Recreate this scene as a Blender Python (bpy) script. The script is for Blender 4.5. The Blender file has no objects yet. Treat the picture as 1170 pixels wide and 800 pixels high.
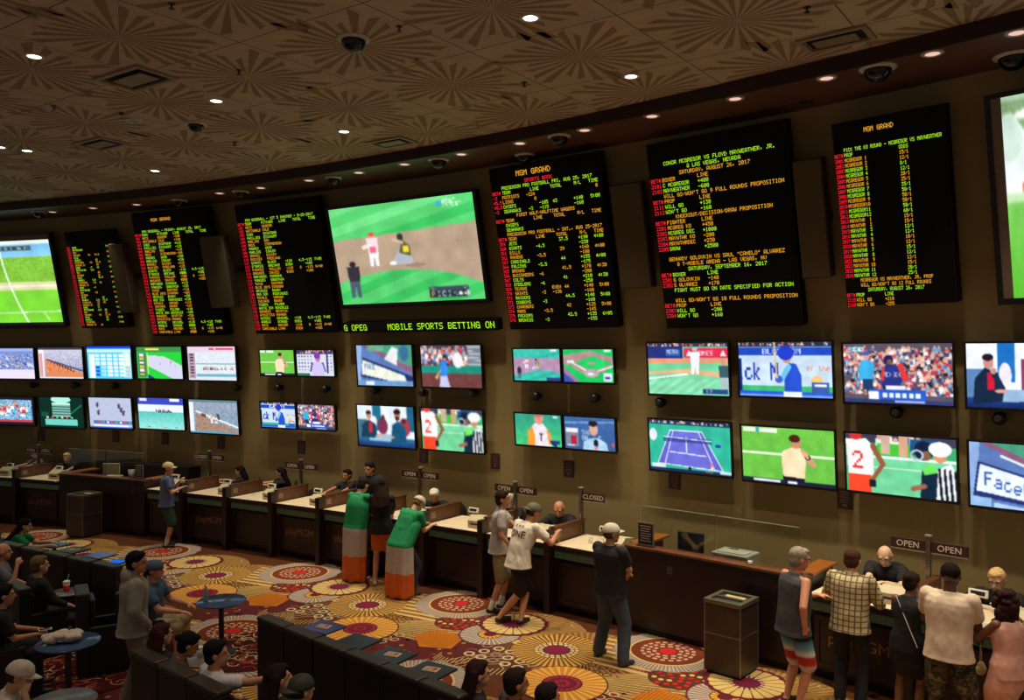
import bpy, bmesh, math, random
import numpy as np
from mathutils import Vector, Matrix, Euler, noise as mnoise
from mathutils.bvhtree import BVHTree
random.seed(7); rng = np.random.RandomState(7)
SC = bpy.context.scene; COL = SC.collection
PI = math.pi; R_ = math.radians
# ------------------------------------------------------------------ the plan of the room
# The betting wall is a long concave arc; the balcony eye point is the origin of plan, 4 m up.
FPX, HOR, CXC, CYC, RAD, EYE = 943.0, 403.5, -26.84, -22.94, 45.0, 4.0
ZSOF, ZCEIL = 7.40, 7.56
def pol(th, d, z=0.0):
    t = R_(th); r = RAD + d
    return Vector((CXC + r*math.sin(t), CYC + r*math.cos(t), z))
def onplane(px, py, z=0.0):
    s = (EYE - z)*FPX/(py - HOR)
    return Vector(((px-585)/FPX*s, s, z))
def topol(x, y):
    return math.degrees(math.atan2(x-CXC, y-CYC)), math.hypot(x-CXC, y-CYC) - RAD
def oncyl(px, py, d):
    a0 = (px-585)/FPX; r = RAD+d
    a = a0*a0+1; b = -2*(a0*CXC+CYC); c = CXC**2+CYC**2-r*r
    s = (-b+math.sqrt(b*b-4*a*c))/2/a
    return math.degrees(math.atan2(a0*s-CXC, s-CYC)), EYE-(py-HOR)/FPX*s
# ------------------------------------------------------------------ materials
def s2l(c):
    return tuple(((v/255.0)/12.92 if v/255.0 <= .04045 else ((v/255.0+.055)/1.055)**2.4) for v in c)
MATS = {}
def mat(name, rgb, rough=.6, metal=0.0, var=.12, scale=18.0, emit=None, estr=1.0, bump=0.0, alpha=None, spec=None):
    if name in MATS: return MATS[name]
    m = bpy.data.materials.new(name); m.use_nodes = True; nt = m.node_tree; N = nt.nodes; L = nt.links
    b = N['Principled BSDF']; lin = s2l(rgb)
    tc = N.new('ShaderNodeTexCoord'); ns = N.new('ShaderNodeTexNoise'); ns.inputs['Scale'].default_value = scale
    ns.inputs['Detail'].default_value = 3
    L.new(tc.outputs['Object'], ns.inputs['Vector'])
    cr = N.new('ShaderNodeValToRGB')
    cr.color_ramp.elements[0].position = .3; cr.color_ramp.elements[1].position = .7
    cr.color_ramp.elements[0].color = tuple(v*(1-var) for v in lin)+(1,)
    cr.color_ramp.elements[1].color = tuple(min(1, v*(1+var)) for v in lin)+(1,)
    L.new(ns.outputs['Fac'], cr.inputs['Fac']); L.new(cr.outputs['Color'], b.inputs['Base Color'])
    b.inputs['Roughness'].default_value = rough; b.inputs['Metallic'].default_value = metal
    if spec is not None: b.inputs['Specular IOR Level'].default_value = spec
    if emit:
        b.inputs['Emission Color'].default_value = s2l(emit)+(1,); b.inputs['Emission Strength'].default_value = estr
    if bump:
        bp = N.new('ShaderNodeBump'); bp.inputs['Strength'].default_value = bump; bp.inputs['Distance'].default_value = .01
        L.new(ns.outputs['Fac'], bp.inputs['Height']); L.new(bp.outputs['Normal'], b.inputs['Normal'])
    if alpha is not None:
        b.inputs['Transmission Weight'].default_value = 1.0; b.inputs['IOR'].default_value = alpha
    MATS[name] = m; return m
def glow(name, rgb, strength=1.0):
    if name in MATS: return MATS[name]
    m = bpy.data.materials.new(name); m.use_nodes = True; nt = m.node_tree
    nt.nodes.remove(nt.nodes['Principled BSDF']); e = nt.nodes.new('ShaderNodeEmission')
    e.inputs[0].default_value = s2l(rgb)+(1,); e.inputs[1].default_value = strength
    nt.links.new(e.outputs[0], nt.nodes['Material Output'].inputs[0]); MATS[name] = m; return m
def screen_mat():
    if 'screen_picture' in MATS: return MATS['screen_picture']
    m = bpy.data.materials.new('screen_picture'); m.use_nodes = True; nt = m.node_tree
    nt.nodes.remove(nt.nodes['Principled BSDF'])
    e = nt.nodes.new('ShaderNodeEmission'); a = nt.nodes.new('ShaderNodeAttribute'); a.attribute_name = 'picture'
    nt.links.new(a.outputs['Color'], e.inputs[0]); e.inputs[1].default_value = 1.0
    nt.links.new(e.outputs[0], nt.nodes['Material Output'].inputs[0]); MATS['screen_picture'] = m; return m
def carpet_mat(name='carpet_wool', attr='tone', rough=.95, lo=.8, hi=1.12, scale=70.0):
    if name in MATS: return MATS[name]
    m = bpy.data.materials.new(name); m.use_nodes = True; nt = m.node_tree; N = nt.nodes; L = nt.links
    b = N['Principled BSDF']; a = N.new('ShaderNodeAttribute'); a.attribute_name = attr
    tc = N.new('ShaderNodeTexCoord'); ns = N.new('ShaderNodeTexNoise'); ns.inputs['Scale'].default_value = scale; ns.inputs['Detail'].default_value = 4
    L.new(tc.outputs['Object'], ns.inputs['Vector'])
    mr = N.new('ShaderNodeMapRange'); mr.inputs[1].default_value = .3; mr.inputs[2].default_value = .7
    mr.inputs[3].default_value = lo; mr.inputs[4].default_value = hi
    L.new(ns.outputs['Fac'], mr.inputs[0])
    vm = N.new('ShaderNodeVectorMath'); vm.operation = 'SCALE'
    L.new(a.outputs['Color'], vm.inputs[0]); L.new(mr.outputs[0], vm.inputs['Scale']); L.new(vm.outputs[0], b.inputs['Base Color'])
    b.inputs['Roughness'].default_value = rough; b.inputs['Specular IOR Level'].default_value = .1
    MATS[name] = m; return m
# ------------------------------------------------------------------ objects
def tag(o, label=None, cat=None, group=None, kind=None):
    if label: o['label'] = label
    if cat: o['category'] = cat
    if group: o['group'] = group
    if kind: o['kind'] = kind
    return o
def empty(name, loc=(0, 0, 0), rz=0.0, label=None, cat=None, group=None, mtx=None):
    o = bpy.data.objects.new(name, None); COL.objects.link(o); o.empty_display_size = .1
    if mtx is not None: o.matrix_world = mtx
    else: o.location = loc; o.rotation_euler = (0, 0, rz)
    return tag(o, label, cat, group)
class MB:
    """collects verts and faces of one mesh, with a material index per face"""
    def __init__(s): s.v = []; s.f = []; s.m = []; s.c = []; s.sm = []
    def add(s, vs, fs, mi=0, col=None, smooth=False):
        n = len(s.v); s.v += [tuple(v) for v in vs]
        for f in fs: s.f.append([n+i for i in f]); s.m.append(mi); s.c.append(col); s.sm.append(smooth)
        return s
    def box(s, x0, x1, y0, y1, z0, z1, mi=0, M=None, bev=0.0):
        if bev > 0:
            bm = bmesh.new(); bmesh.ops.create_cube(bm, size=1)
            for v in bm.verts: v.co = Vector(((x0+x1)/2+v.co.x*(x1-x0), (y0+y1)/2+v.co.y*(y1-y0), (z0+z1)/2+v.co.z*(z1-z0)))
            bmesh.ops.bevel(bm, geom=list(bm.edges), offset=bev, segments=2, affect='EDGES', profile=.5)
            bm.verts.index_update(); vs = [v.co.copy() for v in bm.verts]; fs = [[v.index for v in f.verts] for f in bm.faces]; bm.free()
        else:
            vs = [Vector((x, y, z)) for z in (z0, z1) for y in (y0, y1) for x in (x0, x1)]
            fs = [(0, 2, 3, 1), (4, 5, 7, 6), (0, 1, 5, 4), (2, 6, 7, 3), (0, 4, 6, 2), (1, 3, 7, 5)]
        if M is not None: vs = [M @ v for v in vs]
        return s.add(vs, fs, mi)
    def cyl(s, p0, p1, r0, r1=None, n=16, mi=0, caps=True, smooth=True, ry=None):
        r1 = r0 if r1 is None else r1; p0 = Vector(p0); p1 = Vector(p1); d = (p1-p0).normalized()
        a = d.orthogonal().normalized(); b = d.cross(a)
        vs = [p+ (a*math.cos(2*PI*i/n)+b*math.sin(2*PI*i/n))*r for p, r in ((p0, r0), (p1, r1)) for i in range(n)]
        s.add(vs, [(i, (i+1) % n, n+(i+1) % n, n+i) for i in range(n)], mi, smooth=smooth)
        if caps: s.add(vs[:n], [tuple(range(n))[::-1]], mi); s.add(vs[n:], [tuple(range(n))], mi)
        return s
    def lathe(s, prof, c=(0, 0, 0), n=24, mi=0, smooth=True):
        c = Vector(c); vs = [c+Vector((r*math.cos(2*PI*i/n), r*math.sin(2*PI*i/n), z)) for r, z in prof for i in range(n)]
        fs = [(k*n+i, k*n+(i+1) % n, (k+1)*n+(i+1) % n, (k+1)*n+i) for k in range(len(prof)-1) for i in range(n)]
        return s.add(vs, fs, mi, smooth=smooth)
    def ball(s, c, r, n=14, mi=0, M=None):
        c = Vector(c); r = Vector(r) if hasattr(r, '__len__') else Vector((r, r, r)); vs = []; fs = []
        m = max(6, n//2+1)
        for j in range(m+1):
            ph = PI*j/m
            for i in range(n):
                p = Vector((r.x*math.sin(ph)*math.cos(2*PI*i/n), r.y*math.sin(ph)*math.sin(2*PI*i/n), -r.z*math.cos(ph)))
                vs.append(c+(M @ p if M is not None else p))
        for j in range(m):
            for i in range(n): fs.append((j*n+i, j*n+(i+1) % n, (j+1)*n+(i+1) % n, (j+1)*n+i))
        return s.add(vs, fs, mi, smooth=True)
    def poly(s, pts, mi=0, col=None): return s.add(pts, [tuple(range(len(pts)))], mi, col)
    def build(s, name, mats, parent=None, attr=None, weld=False):
        me = bpy.data.meshes.new(name); me.from_pydata(s.v, [], s.f)
        if not isinstance(mats, (list, tuple)): mats = [mats]
        for m in mats: me.materials.append(m)
        me.polygons.foreach_set('material_index', s.m); me.polygons.foreach_set('use_smooth', s.sm)
        if attr:
            ca = me.color_attributes.new(attr, 'FLOAT_COLOR', 'CORNER'); arr = []
            for f, c in zip(s.f, s.c): arr += list(c or (.5, .5, .5, 1))*len(f)
            ca.data.foreach_set('color', arr)
        if weld:
            bm = bmesh.new(); bm.from_mesh(me); bmesh.ops.remove_doubles(bm, verts=bm.verts, dist=1e-5)
            bmesh.ops.recalc_face_normals(bm, faces=bm.faces); bm.to_mesh(me); bm.free()
        me.update(); o = bpy.data.objects.new(name, me); COL.objects.link(o)
        if parent is not None: o.parent = parent
        return o
def copy_tree(o, parent=None):
    c = o.copy(); COL.objects.link(c)
    if parent is not None: c.parent = parent
    for ch in list(o.children): copy_tree(ch, c)
    return c
WORK = bpy.data.scenes.new('workshop')                     # scratch scene, removed at the end
def baked(o):
    vl = WORK.view_layers[0]; vl.update(); dg = vl.depsgraph
    return bpy.data.meshes.new_from_object(o.evaluated_get(dg))
TEXTC = {}
def text_obj(name, s, size, material, parent, loc, rot=(PI/2, 0, 0), depth=.002, align='CENTER'):
    k = (s, size, depth, align)
    if k not in TEXTC:
        cu = bpy.data.curves.new('lettering', 'FONT'); cu.body = s; cu.size = size; cu.extrude = depth; cu.align_x = align; cu.align_y = 'CENTER'
        cu.resolution_u = 3
        t = bpy.data.objects.new('tmp', cu); WORK.collection.objects.link(t)
        TEXTC[k] = baked(t); bpy.data.objects.remove(t); bpy.data.curves.remove(cu)
    me = TEXTC[k].copy(); me.materials.clear(); me.materials.append(material)
    o = bpy.data.objects.new(name, me); COL.objects.link(o); o.parent = parent; o.location = loc; o.rotation_euler = rot
    return o
# ------------------------------------------------------------------ dot-matrix characters
FONT = {}
for ln in '''"|0007000700 #|147F147F14 '|0005030000 +|08083E0808 ,|0050300000 -|0808080808 .|0060600000 /|2010080402
0|3E5149453E 1|00427F4000 2|4261514946 3|2141454B31 4|1814127F10 5|2745454539 6|3C4A494930 7|0171090503 8|3649494936 9|064949291E
:|0036360000 @|324979413E A|7E1111117E B|7F49494936 C|3E41414122 D|7F4141221C E|7F49494941 F|7F09090901 G|3E4149497A H|7F0808087F
I|00417F4100 J|2040413F01 K|7F08142241 L|7F40404040 M|7F020C027F N|7F0408107F O|3E4141413E P|7F09090906 Q|3E4151215E R|7F09192946
S|4649494931 T|01017F0101 U|3F4040403F V|1F2040201F W|3F4038403F X|6314081463 Y|0708700807 Z|6151494543'''.split():
    FONT[ln[0]] = [int(ln[2+2*i:4+2*i], 16) for i in range(5)]
for ln in 'a|2054545478 b|7F48444438 c|3844444420 e|3854545418 o|3844444438 k|7F10284400 i|00447D4000 f|087E090102 t|043F444020 h|7F08040478 &|3649552250'.split(): FONT[ln[0]] = [int(ln[2+2*i:4+2*i], 16) for i in range(5)]
def dots(mb, s, x0, ztop, cw, ch, y=-.0):
    """characters as runs of lit dots on the board face (x right, z up); cw, ch is the cell of one character"""
    dx = cw/6.0; dz = ch/8.6
    for k, c in enumerate(s):
        g = FONT.get(c)
        if not g: continue
        for r in range(7):
            i = 0
            while i < 5:
                if g[i] >> r & 1:
                    j = i
                    while j < 4 and g[j+1] >> r & 1: j += 1
                    xa = x0+k*cw+i*dx; xb = x0+k*cw+(j+.96)*dx; za = ztop-r*dz; zb = za-dz*.94
                    mb.add([(xa, y, za), (xa, y, zb), (xb, y, zb), (xb, y, za)], [(0, 1, 2, 3)])
                    i = j+1
                else: i += 1
# ================================================================== THE SETTING
def struct(name, mb, m, **k):
    o = mb.build(name, m, **k); o['kind'] = 'structure'; return o
# carpet: vector pattern laid in thin layers on the floor sheet
cream=(204,174,110); tan=(158,122,68); orange=(186,108,28); brown=(84,46,26); dark=(52,28,20); plum=(98,34,46); lilac=(142,122,114); red=(196,36,40); pale=(200,178,142); choc=(88,50,34); olive=(150,120,60)
def C4(c): return s2l(c)+(1,)
fl = MB()
def Q(th0, d0, u, v):            # tile coordinates: u along the counter, v towards the viewer
    p = pol(th0+math.degrees(u/44.0), d0 - v); return p
class Art:
    n = 0; j = 0
    def __init__(s, th, d): s.th = th; s.d = d; t = R_(th); s.o = pol(th, d); s.U = Vector((math.cos(t), -math.sin(t), 0)); s.V = Vector((-math.sin(t), -math.cos(t), 0))
    def p(s, x, y, L): return s.o + s.U*x + s.V*y + Vector((0, 0, L*.0006+s.j*.00003))
    def bump(s): Art.n = (Art.n+1) % 19; s.j = Art.n
    def disc(s, x, y, r, c, L, n=36, rip=0, k=0, sx=1.0, ang=0):
        s.bump(); pts = []
        for i in range(n):
            a = 2*PI*i/n; rr = r*(1+(rip*abs(math.sin(k*a/2)) if rip else 0)); X = rr*sx*math.cos(a); Y = rr*math.sin(a)
            pts.append(s.p(x+X*math.cos(ang)-Y*math.sin(ang), y+X*math.sin(ang)+Y*math.cos(ang), L))
        fl.poly(pts, 0, C4(c))
    def petals(s, x, y, n, r0, r1, f0, f1, c, L, c2=None, off=0, tip=.0):
        s.bump()
        for i in range(n):
            a = 2*PI*(i+off)/n; w0 = f0*PI/n; w1 = f1*PI/n; pts = []
            for aa, r in ((a-w0, r0), (a-w1, r1), (a, r1+tip), (a+w1, r1), (a+w0, r0)):
                pts.append(s.p(x+r*math.cos(aa), y+r*math.sin(aa), L))
            fl.poly(pts, 0, C4(c if (c2 is None or i % 2) else c2))
    def ring(s, x, y, r0, r1, c, L, n=28):
        s.bump()
        for i in range(n):
            a = 2*PI*i/n; b = 2*PI*(i+1)/n
            fl.poly([s.p(x+r0*math.cos(a), y+r0*math.sin(a), L), s.p(x+r1*math.cos(a), y+r1*math.sin(a), L), s.p(x+r1*math.cos(b), y+r1*math.sin(b), L), s.p(x+r0*math.cos(b), y+r0*math.sin(b), L)], 0, C4(c))
    def strip(s, x0, y0, x1, y1, w, c, L, w1=None):
        s.bump(); d = Vector((x1-x0, y1-y0)); n = Vector((-d.y, d.x)).normalized(); w1 = w if w1 is None else w1
        fl.poly([s.p(x0+n.x*w, y0+n.y*w, L), s.p(x0-n.x*w, y0-n.y*w, L), s.p(x1-n.x*w1, y1-n.y*w1, L), s.p(x1+n.x*w1, y1+n.y*w1, L)], 0, C4(c))
NX = 40
for i in range(NX):
    for j in range(26):
        x0 = -22+i*.9; y0 = 4+j*.9
        fl.add([(x0, y0, 0), (x0+.9, y0, 0), (x0+.9, y0+.9, 0), (x0, y0+.9, 0)], [(0, 1, 2, 3)], 0, C4(brown))
fl.add([(-22, 4, -.2), (14, 4, -.2), (14, 27.4, -.2), (-22, 27.4, -.2)], [(3, 2, 1, 0)], 0, C4(brown))
def medallions(th0, d0, far):
    A = lambda du, d: Art(th0+math.degrees(du/44.0), d0+d)
    n1 = 1 if not far else 1
    # backdrops
    a = A(0, -.9)
    a.disc(.3, .2, 1.0, tan, 1, 30); a.petals(.3, .2, 70, .3, .98, .3, .4, (128, 92, 50), 2); a.disc(-1.0, .1, .75, plum, 1); a.petals(-1.0, .1, 24, .3, .72, .3, .5, (132, 56, 56), 2); a.disc(1.5, .3, .9, (128, 84, 48), 1); a.petals(1.5, .3, 60, .2, .88, .3, .4, (160, 122, 66), 2); a.disc(1.3, 1.3, .8, choc, 1)
    a.disc(-.2, 1.5, .85, (92, 38, 40), 2);
    for k in range(48): q = k*2.4; r = .82*math.sqrt((k+.5)/48); a.disc(-.2+r*math.cos(q), 1.5+r*math.sin(q), .035, [(140, 56, 50), (70, 26, 34), tan][k % 3], 2.6, 8)
    a.disc(.7, 1.0, .7, choc, 2, 30)
    for k in range(26):                                  # plume of thin stripes
        t = -.9+k*.07; a.strip(-1.5, 1.1+t*.28, -.35, .55+t*.75, .006, cream if k % 2 else tan, 3, .015)
    for k in range(7):                                   # broad cream bars
        a.strip(-2.15+k*.06, -.25+k*.14, -1.25+k*.10, -.42+k*.14, .03, cream, 4, .045)
    a.disc(-.45, 1.05, .36, orange, 5, 5, ang=.4, sx=1.15)
    for k in range(14): a.strip(-.80+k*.05, .80, -.74+k*.042, 1.30, .005, (132, 70, 22), 6)
    for k in range(60):                                  # small wavy dashes that fill the ground between the wheels
        q = k*2.399; r = .25+1.5*math.sqrt(k/60); X = .3+r*math.cos(q); Y = .55+r*math.sin(q)*.75; b = q*1.7
        a.strip(X, Y, X+.09*math.cos(b), Y+.09*math.sin(b), .006, [pale, (150, 60, 44), tan, dark][k % 4], 3.4, .006); a.strip(X+.09*math.cos(b), Y+.09*math.sin(b), X+.09*math.cos(b)+.07*math.cos(b+1), Y+.09*math.sin(b)+.07*math.sin(b+1), .006, [pale, (150, 60, 44), tan, dark][k % 4], 3.4, .006)
    for k in range(9):                                   # nested arcs
        for m_ in range(16):
            q0 = -.4+m_*.09; r = .62+k*.045; cx, cy = 1.15, 1.75; a.strip(cx-r*math.cos(q0), cy-r*math.sin(q0), cx-r*math.cos(q0+.09), cy-r*math.sin(q0+.09), .006, (cream, brown)[k % 2], 4.4, .006)
    for k in range(7):                                   # arc of cream tiles
        aa = -1.9+k*.28; r0, r1 = .62, .8; cx, cy = .25, 1.0
        pts = [(cx+r*math.cos(q), cy+r*math.sin(q)*.8) for r, q in ((r0, aa), (r1, aa+.03), (r1, aa+.2), (r0, aa+.17))]
        fl.poly([a.p(X, Y, 7) for X, Y in pts], 0, C4(cream)); a.disc(cx+.86*math.cos(aa+.1), cy+.7*math.sin(aa+.1), .04, red, 8, 8)
    for k in range(15):                                  # fields of small rings
        X = .55+(k % 5)*.2+(k//5 % 2)*.1; Y = .72+(k//5)*.19
        a.ring(X-.3, Y+.1, .045, .078, pale if k % 3 else lilac, 7, 16)
    for k in range(18):
        X = -1.75+(k % 6)*.15+(k//6 % 2)*.07; Y = 1.25+(k//6)*.17; a.ring(X, Y, .05, .066, pale, 7, 16); a.disc(X, Y, .035, (140, 40, 34), 7, 10)
    for k in range(16):
        X = 1.1+(k % 4)*.16; Y = .55+(k//4)*.17; a.ring(X+.5, Y, .045, .06, dark, 7, 14)
    # red flower heads
    a = A(-.70, -1.2); a.disc(0, 0, .36, choc, 6, 24, .08, 10)
    for k in range(30):
        r = .33*math.sqrt((k+.5)/30); q = k*2.4; a.disc(r*math.cos(q)*1.05, r*math.sin(q), .037, [red, (170, 30, 50), cream, red][k % 4], 8, 7)
    # lilac wheel
    a = A(0, -1.35); a.disc(0, 0, .45, plum, 9, 40); a.disc(0, 0, .43, lilac, 10, 40); a.petals(0, 0, 34, .16, .42, .35, .35, (196, 180, 160), 11); a.disc(0, 0, .18, brown, 12)
    a.petals(0, 0, 14, .09, .165, .7, .8, (222, 160, 50), 13); a.disc(0, 0, .085, plum, 14)
    # yellow daisy
    a = A(0, -.80); a.disc(0, 0, .50, plum, 15, 60, .05, 20); a.disc(0, 0, .44, cream, 16, 60, .05, 20); a.petals(0, 0, 20, .2, .44, .12, .12, brown, 17)
    a.ring(0, 0, .17, .21, pale, 18); a.petals(0, 0, 20, .165, .215, .45, .45, plum, 19); a.disc(0, 0, .165, (110, 34, 62), 20)
    # gold burst with purple heart
    a = A(1.11, -1.28); a.disc(0, 0, .60, (120, 74, 30), 9, 40); a.petals(0, 0, 46, .24, .60, .35, .5, (190, 152, 84), 10, tip=.02); a.disc(0, 0, .31, brown, 11)
    a.petals(0, 0, 22, .25, .30, .75, .75, cream, 12); a.petals(0, 0, 18, .19, .24, .7, .7, pale, 12, off=.5); a.disc(0, 0, .16, (116, 32, 60), 13)
    # big orange wheel
    a = A(1.84, -2.15); a.disc(0, 0, .56, brown, 15, 48); a.disc(0, 0, .54, (190, 124, 42), 16, 48); a.petals(0, 0, 30, .22, .54, .32, .4, (206, 164, 92), 17)
    a.disc(0, 0, .25, plum, 18)
    for rr, n in ((.2, 20), (.14, 14), (.08, 8)): a.petals(0, 0, n, rr-.022, rr+.022, .7, .7, (160, 40, 60) if n != 14 else (110, 28, 56), 19)
    # oval with red heart
    a = A(-1.25, -.50); a.disc(0, 0, .70, lilac, 9, 48, .07, 16, 1.0); a.petals(0, 0, 80, .52, .71, .3, .3, (190, 176, 160), 10); a.disc(0, 0, .52, cream, 11, 40); a.disc(0, 0, .49, (112, 52, 30), 12, 40)
    for rr, n in ((.34, 20), (.26, 16), (.18, 10)): a.petals(0, 0, n, rr-.025, rr+.025, .6, .6, (196, 150, 130), 13)
    a.disc(0, 0, .11, red, 14, 14)
    # lilac and cream hem
    a = A(.55, -2.3)
    for k in range(24):
        q = k*.26; a.strip(-.6+.05*k, .1*math.sin(q*2), -.55+.05*k, .22+.1*math.sin(q*2), .006, cream, 8)
for i in range(-5, 4):
    for j in range(0, 3):
        th0 = 37.43+4.6*(i+(.45*j)); medallions(th0, .13*i-2.75*j, j > 0)
# dark red squiggle carpet near the armchairs (left)
def squig(px, py, n, rad):
    c = onplane(px, py); th, d = topol(c.x, c.y); a = Art(th, d); a.disc(0, 0, rad, (72, 22, 26), 21, 30)
    for k in range(n):
        q = random.random()*2*PI; r = rad*.9*math.sqrt(random.random()); X, Y = r*math.cos(q), r*math.sin(q); b = random.random()*PI
        for t in range(4): a.strip(X+.04*t*math.cos(b), Y+.04*t*math.sin(b), X+.04*(t+1)*math.cos(b+.6), Y+.04*(t+1)*math.sin(b+.6), .010, [pale, (176, 120, 60), (150, 60, 50)][k % 3], 22); b += .7
squig(285, 745, 90, .75); squig(95, 770, 90, .8)
struct('floor', fl, carpet_mat(), attr='tone')
# ceiling with appliqued starbursts
cl = MB(); cbase = (190, 170, 148); cstar = (150, 126, 98); cseam = (70, 56, 42)
for i in range(18):
    for j in range(12):
        x0 = -24+i*2.2; y0 = 2+j*2.2
        cl.add([(x0, y0, ZCEIL), (x0, y0+2.2, ZCEIL), (x0+2.2, y0+2.2, ZCEIL), (x0+2.2, y0, ZCEIL)], [(0, 1, 2, 3)], 0, C4(cbase))
cl.add([(-24, 2, ZCEIL+.2), (15.6, 2, ZCEIL+.2), (15.6, 28.4, ZCEIL+.2), (-24, 28.4, ZCEIL+.2)], [(0, 1, 2, 3)], 0, C4(cbase))
LA = Vector((1.6, -1.06, 0)); LB = Vector((1.02, 1.36, 0)); L0 = Vector((-.79, 10.96, 0))
for i in range(-12, 8):
    for j in range(-6, 8):
        c = L0+LA*i+LB*j
        if not (-16 < c.x < 9 and 4 < c.y < 22): continue
        th, d = topol(c.x, c.y)
        if d > .9: continue
        rr = random.Random(i*31+j); n = 26; a0 = rr.random()
        for k in range(n):
            a = 2*PI*(k+a0)/n; w = PI/n*.52; r = .80+.34*((k*7+i*3+j*5) % 4)/3.0-.06; z = ZCEIL-.0015
            p = [(0.02, a), (r-.10*((k+i) % 2), a-w), (r-.10*((k+i+1) % 2), a+w)]
            cl.poly([(c.x+q*math.cos(b), c.y+q*math.sin(b), z) for q, b in reversed(p)], 0, C4(cstar))
for j in range(-7, 9):                                    # seams between ceiling panels
    for (P0, D, off) in ((L0, LA, LB*j+LB*.5), (L0, LB, LA*j+LA*.5)):
        p = P0+off-D*12; q = P0+off+D*12; nn = Vector((-D.y, D.x, 0)).normalized()*.006
        cl.add([(p+nn).to_tuple()[:2]+(ZCEIL-.001,), (p-nn).to_tuple()[:2]+(ZCEIL-.001,), (q-nn).to_tuple()[:2]+(ZCEIL-.001,), (q+nn).to_tuple()[:2]+(ZCEIL-.001,)], [(0, 1, 2, 3)], 0, C4(cseam))
struct('ceiling', cl, carpet_mat('ceiling_plaster', 'tone', .85, .9, 1.06, 4.0), attr='tone')
# betting wall: upright below 4.1 m, leaning out above
def wall_mat():
    m = bpy.data.materials.new('olive_wallcloth'); m.use_nodes = True; nt = m.node_tree; N = nt.nodes; L = nt.links; b = N['Principled BSDF']
    tc = N.new('ShaderNodeTexCoord'); mp = N.new('ShaderNodeMapping'); mp.inputs['Scale'].default_value = (1, 1, 1)
    w1 = N.new('ShaderNodeTexWave'); w1.bands_direction = 'Z'; w1.inputs['Scale'].default_value = 18; w1.inputs['Distortion'].default_value = 1.5
    w2 = N.new('ShaderNodeTexWave'); w2.bands_direction = 'X'; w2.inputs['Scale'].default_value = 16; w2.inputs['Distortion'].default_value = 1.5
    ns = N.new('ShaderNodeTexNoise'); ns.inputs['Scale'].default_value = 45; ns.inputs['Detail'].default_value = 4
    for t in (w1, w2, ns): L.new(tc.outputs['Object'], t.inputs['Vector'])
    a = N.new('ShaderNodeMath'); a.operation = 'ADD'; L.new(w1.outputs['Fac'], a.inputs[0]); L.new(w2.outputs['Fac'], a.inputs[1])
    c = N.new('ShaderNodeMath'); c.operation = 'ADD'; L.new(a.outputs[0], c.inputs[0]); L.new(ns.outputs['Fac'], c.inputs[1])
    mr = N.new('ShaderNodeMapRange'); mr.inputs[1].default_value = .4; mr.inputs[2].default_value = 2.6; L.new(c.outputs[0], mr.inputs[0])
    cr = N.new('ShaderNodeValToRGB'); cr.color_ramp.elements[0].color = s2l((140, 121, 78))+(1,); cr.color_ramp.elements[1].color = s2l((164, 143, 95))+(1,)
    L.new(mr.outputs[0], cr.inputs[0]); L.new(cr.outputs[0], b.inputs['Base Color']); b.inputs['Roughness'].default_value = .8
    return m
WM = wall_mat()
def wall_d(z): return 1.85 if z <= 4.1 else 1.85-(z-4.1)/3.3*.55
w = MB(); zs = [0, .5, 1, 1.6, 2.2, 3.0, 4.1, 5.2, 6.3, ZSOF]; ths = [10+.8*i for i in range(58)]
for a, b in zip(ths[:-1], ths[1:]):
    for z0, z1 in zip(zs[:-1], zs[1:]):
        w.add([pol(a, wall_d(z0), z0), pol(b, wall_d(z0), z0), pol(b, wall_d(z1), z1), pol(a, wall_d(z1), z1)], [(0, 1, 2, 3)])
    w.add([pol(a, 2.1, 0), pol(b, 2.1, 0), pol(b, 2.1, ZSOF), pol(a, 2.1, ZSOF)], [(3, 2, 1, 0)])
    w.add([pol(a, wall_d(ZSOF), ZSOF), pol(b, wall_d(ZSOF), ZSOF), pol(b, 2.1, ZSOF), pol(a, 2.1, ZSOF)], [(0, 1, 2, 3)])
struct('wall_back', w, WM, weld=True)
# soffit over the counter: underside, fascia and top
sf = MB(); SB = mat('soffit_brown', (96, 62, 52), .45, var=.08); 
for a, b in zip(ths[:-1], ths[1:]):
    P = [pol(a, 0, ZSOF), pol(b, 0, ZSOF), pol(b, 2.2, ZSOF), pol(a, 2.2, ZSOF)]; T = [Vector((p.x, p.y, ZCEIL-.004)) for p in P]
    sf.add(P+T, [(0, 1, 2, 3), (0, 4, 5, 1), (3, 2, 6, 7), (7, 6, 5, 4)], 0)
struct('trim_1', sf, SB, weld=True)
tr = MB()
for a, b in zip(ths[:-1], ths[1:]):
    tr.add([pol(a, -.035, ZSOF-.03), pol(b, -.035, ZSOF-.03), pol(b, -.035, ZCEIL-.004), pol(a, -.035, ZCEIL-.004), pol(a, -.002, ZSOF-.03), pol(b, -.002, ZSOF-.03), pol(b, -.002, ZCEIL-.004), pol(a, -.002, ZCEIL-.004)],
           [(0, 1, 2, 3), (4, 7, 6, 5), (0, 4, 5, 1), (3, 2, 6, 7)], 0)
struct('trim_2', tr, mat('fascia_dark', (48, 26, 22), .5), weld=True)
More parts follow.
